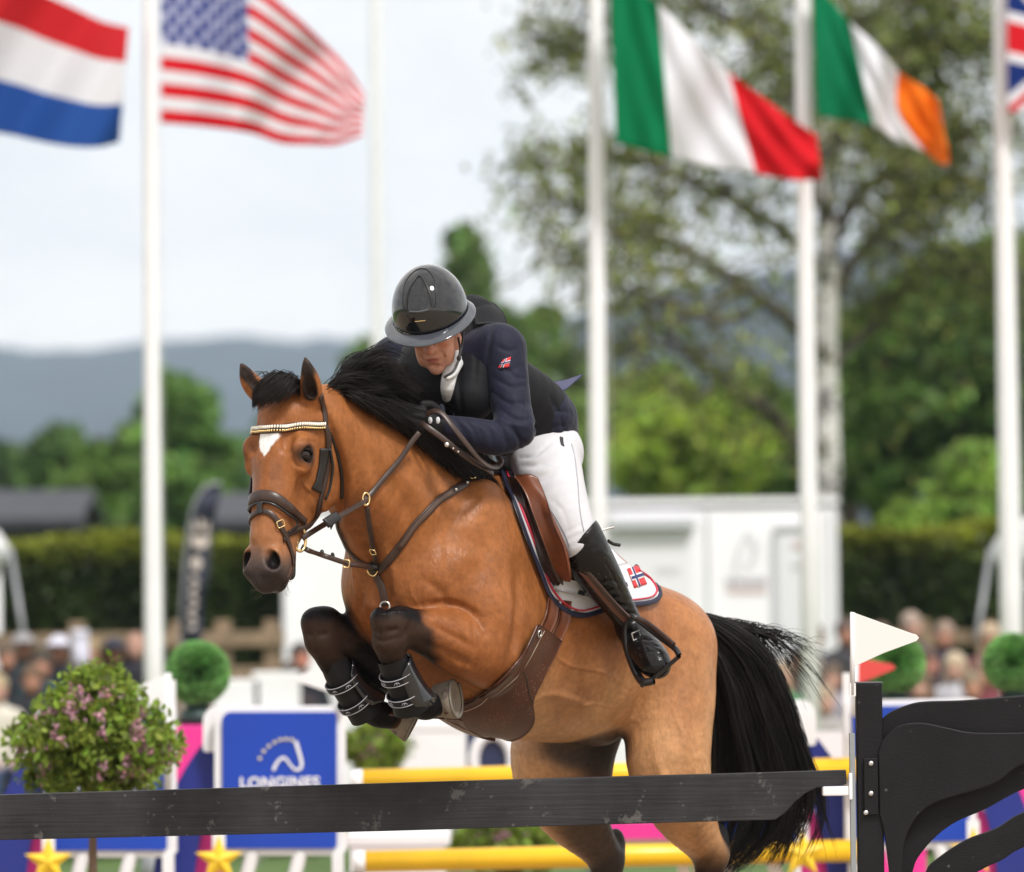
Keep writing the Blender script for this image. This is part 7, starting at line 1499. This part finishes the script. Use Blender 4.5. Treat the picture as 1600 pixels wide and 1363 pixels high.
RS += [(1250, 1030, 27.3, 'cap', SK, DK, DK, (.05, .05, .06), 'spectator in black cap and coat just right of the tail'), (1350, 1030, 27.2, 'short', SK, DK, DK, (.08, .05, .04), 'dark coated spectator right behind the black post'),
       (1440, 1075, 26.2, 'long', SK2, (.03, .03, .05), DK, (.12, .08, .05), 'long haired spectator in black low beside the half hidden topiary ball'), (1518, 1075, 26.0, 'short', SK, (.06, .05, .06), DK, (.2, .15, .1), 'spectator in grey low down left of the right topiary ball'), (1300, 1062, 26.5, 'short', SK2, (.30, .28, .32), DK, (.1, .07, .05), 'spectator in pale lilac top beside the black post')]
LS += [(10, 1030, 27.4, 'short', SK, DK, DK, (.1, .07, .05), 'dark haired spectator at the left edge behind the cream sweater'), (66, 1042, 27.1, 'short', SK, TEAL, DK, (.05, .04, .03), 'spectator in dark green squeezed between the two rows at the left'), (178, 1022, 27.9, 'cap', SK, NV, DK, (.02, .025, .05), 'spectator in navy cap left of the balding spectator'), (455, 1060, 26.8, 'short', SK, (.03, .02, .025), DK, (.06, .04, .03), 'spectator in dark jacket low beside the horse knee')]
seats = []
for k, a_ in enumerate(LS): seats.append((a_, spectator(*a_[:8], a_[8], SL, [.2, -.15, .3, -.2, .1, .3, -.1, .2][k % 8])[1]))
for k, a_ in enumerate(RS): seats.append((a_, spectator(*a_[:8], a_[8], SRr, [-.2, .15, -.3, .2, -.1, .3, -.15, .25, -.2, .1, .2, 0, .2, -.1][k % 14])[1]))
M_PLA = mat('dark_plastic_seat', (.03, .03, .035), .5)
for k, (a_, z) in enumerate(seats):
    c = P(a_[0], a_[1], a_[2]); t = empty('seat', (c[0], a_[2], 0), 'dark stand seat under the '+' '.join(a_[8].split(',')[0].split()[:10]), 'seat', 'seats under the spectators'); mb = MB(); mb.box((c[0], a_[2]-.08, z+.40), (.42, .5, .04)); mb.build('seat_pan', M_PLA, t, bevel=.01); mb = MB(); mb.box((c[0], a_[2]+.22, z+.68), (.42, .03, .40)); mb.build('backrest', M_PLA, t, bevel=.01)
    for sx_ in (-.17, .17):
        mb = MB(); mb.box((c[0]+sx_, a_[2]-.08, (z+.38)/2), (.04, .4, max(z+.38, .1))); mb.build('leg', M_PLA, t)
# white coat held up between the spectators
V = []; 
for i in range(9):
    for j in range(7): x = 112+i*3.4+(j-3)*.3; y = 984+j*9.5; V.append(P(x, y, 27.3+.03*math.sin(i*1.3)+.02*math.sin(j)))
o = mesh_np('scarf', V, [(i*7+j, i*7+7+j, i*7+8+j, i*7+j+1) for i in range(8) for j in range(6)], cmat('white_knit', (.60, .60, .70))); md = o.modifiers.new('s', 'SOLIDIFY'); md.thickness = .03; tag(o, 'white cloth held up between two spectators at the left', 'cloth')
def chair(px, py, d, label):
    t = empty('folding_chair', GZ(px, d), label, 'chair', 'white folding chairs'); c = P(px, py, d); mb = MB(); mb.box((c[0], d+.2, c[2]-.22), (.36, .03, .44)); mb.build('backrest', M_WP, t, bevel=.02); mb = MB(); mb.box((c[0], d, c[2]-.46), (.38, .42, .03)); mb.build('seat_pan', M_WP, t, bevel=.01)
    for sx_ in (-.17, .17):
        for sy_ in (-.18, .18): mb = MB(); mb.tube([(c[0]+sx_, d+sy_, 0), (c[0]+sx_, d+sy_, c[2]-.46)], .014, 8); mb.build('leg', M_WP, t, True)
chair(368, 1062, 25, 'white folding chair right of the left topiary ball'); chair(430, 1050, 25, 'white folding chair behind the horse knees')
# ---------------------------------------------------------------- haze
hz_ = MB(); x_, y0_, y1_, z0_, z1_ = 1500, -40, 4600, -5, 380; hz_.box((0, (y0_+y1_)/2, (z0_+z1_)/2), (2*x_, y1_-y0_, z1_-z0_)); ho = hz_.build('haze')
hm = bpy.data.materials.new('haze_air'); hm.use_nodes = True; t = hm.node_tree; t.nodes.clear(); om = t.nodes.new('ShaderNodeOutputMaterial'); pv = t.nodes.new('ShaderNodeVolumePrincipled'); pv.inputs['Color'].default_value = (.64, .78, 1.0, 1); pv.inputs['Density'].default_value = .00015; pv.inputs['Anisotropy'].default_value = .1
t.links.new(pv.outputs[0], om.inputs['Volume']); ho.data.materials.append(hm); tag(ho, kind='stuff'); ho['label'] = 'thin blue grey air over the whole place'
SC.cycles.volume_bounces = 1
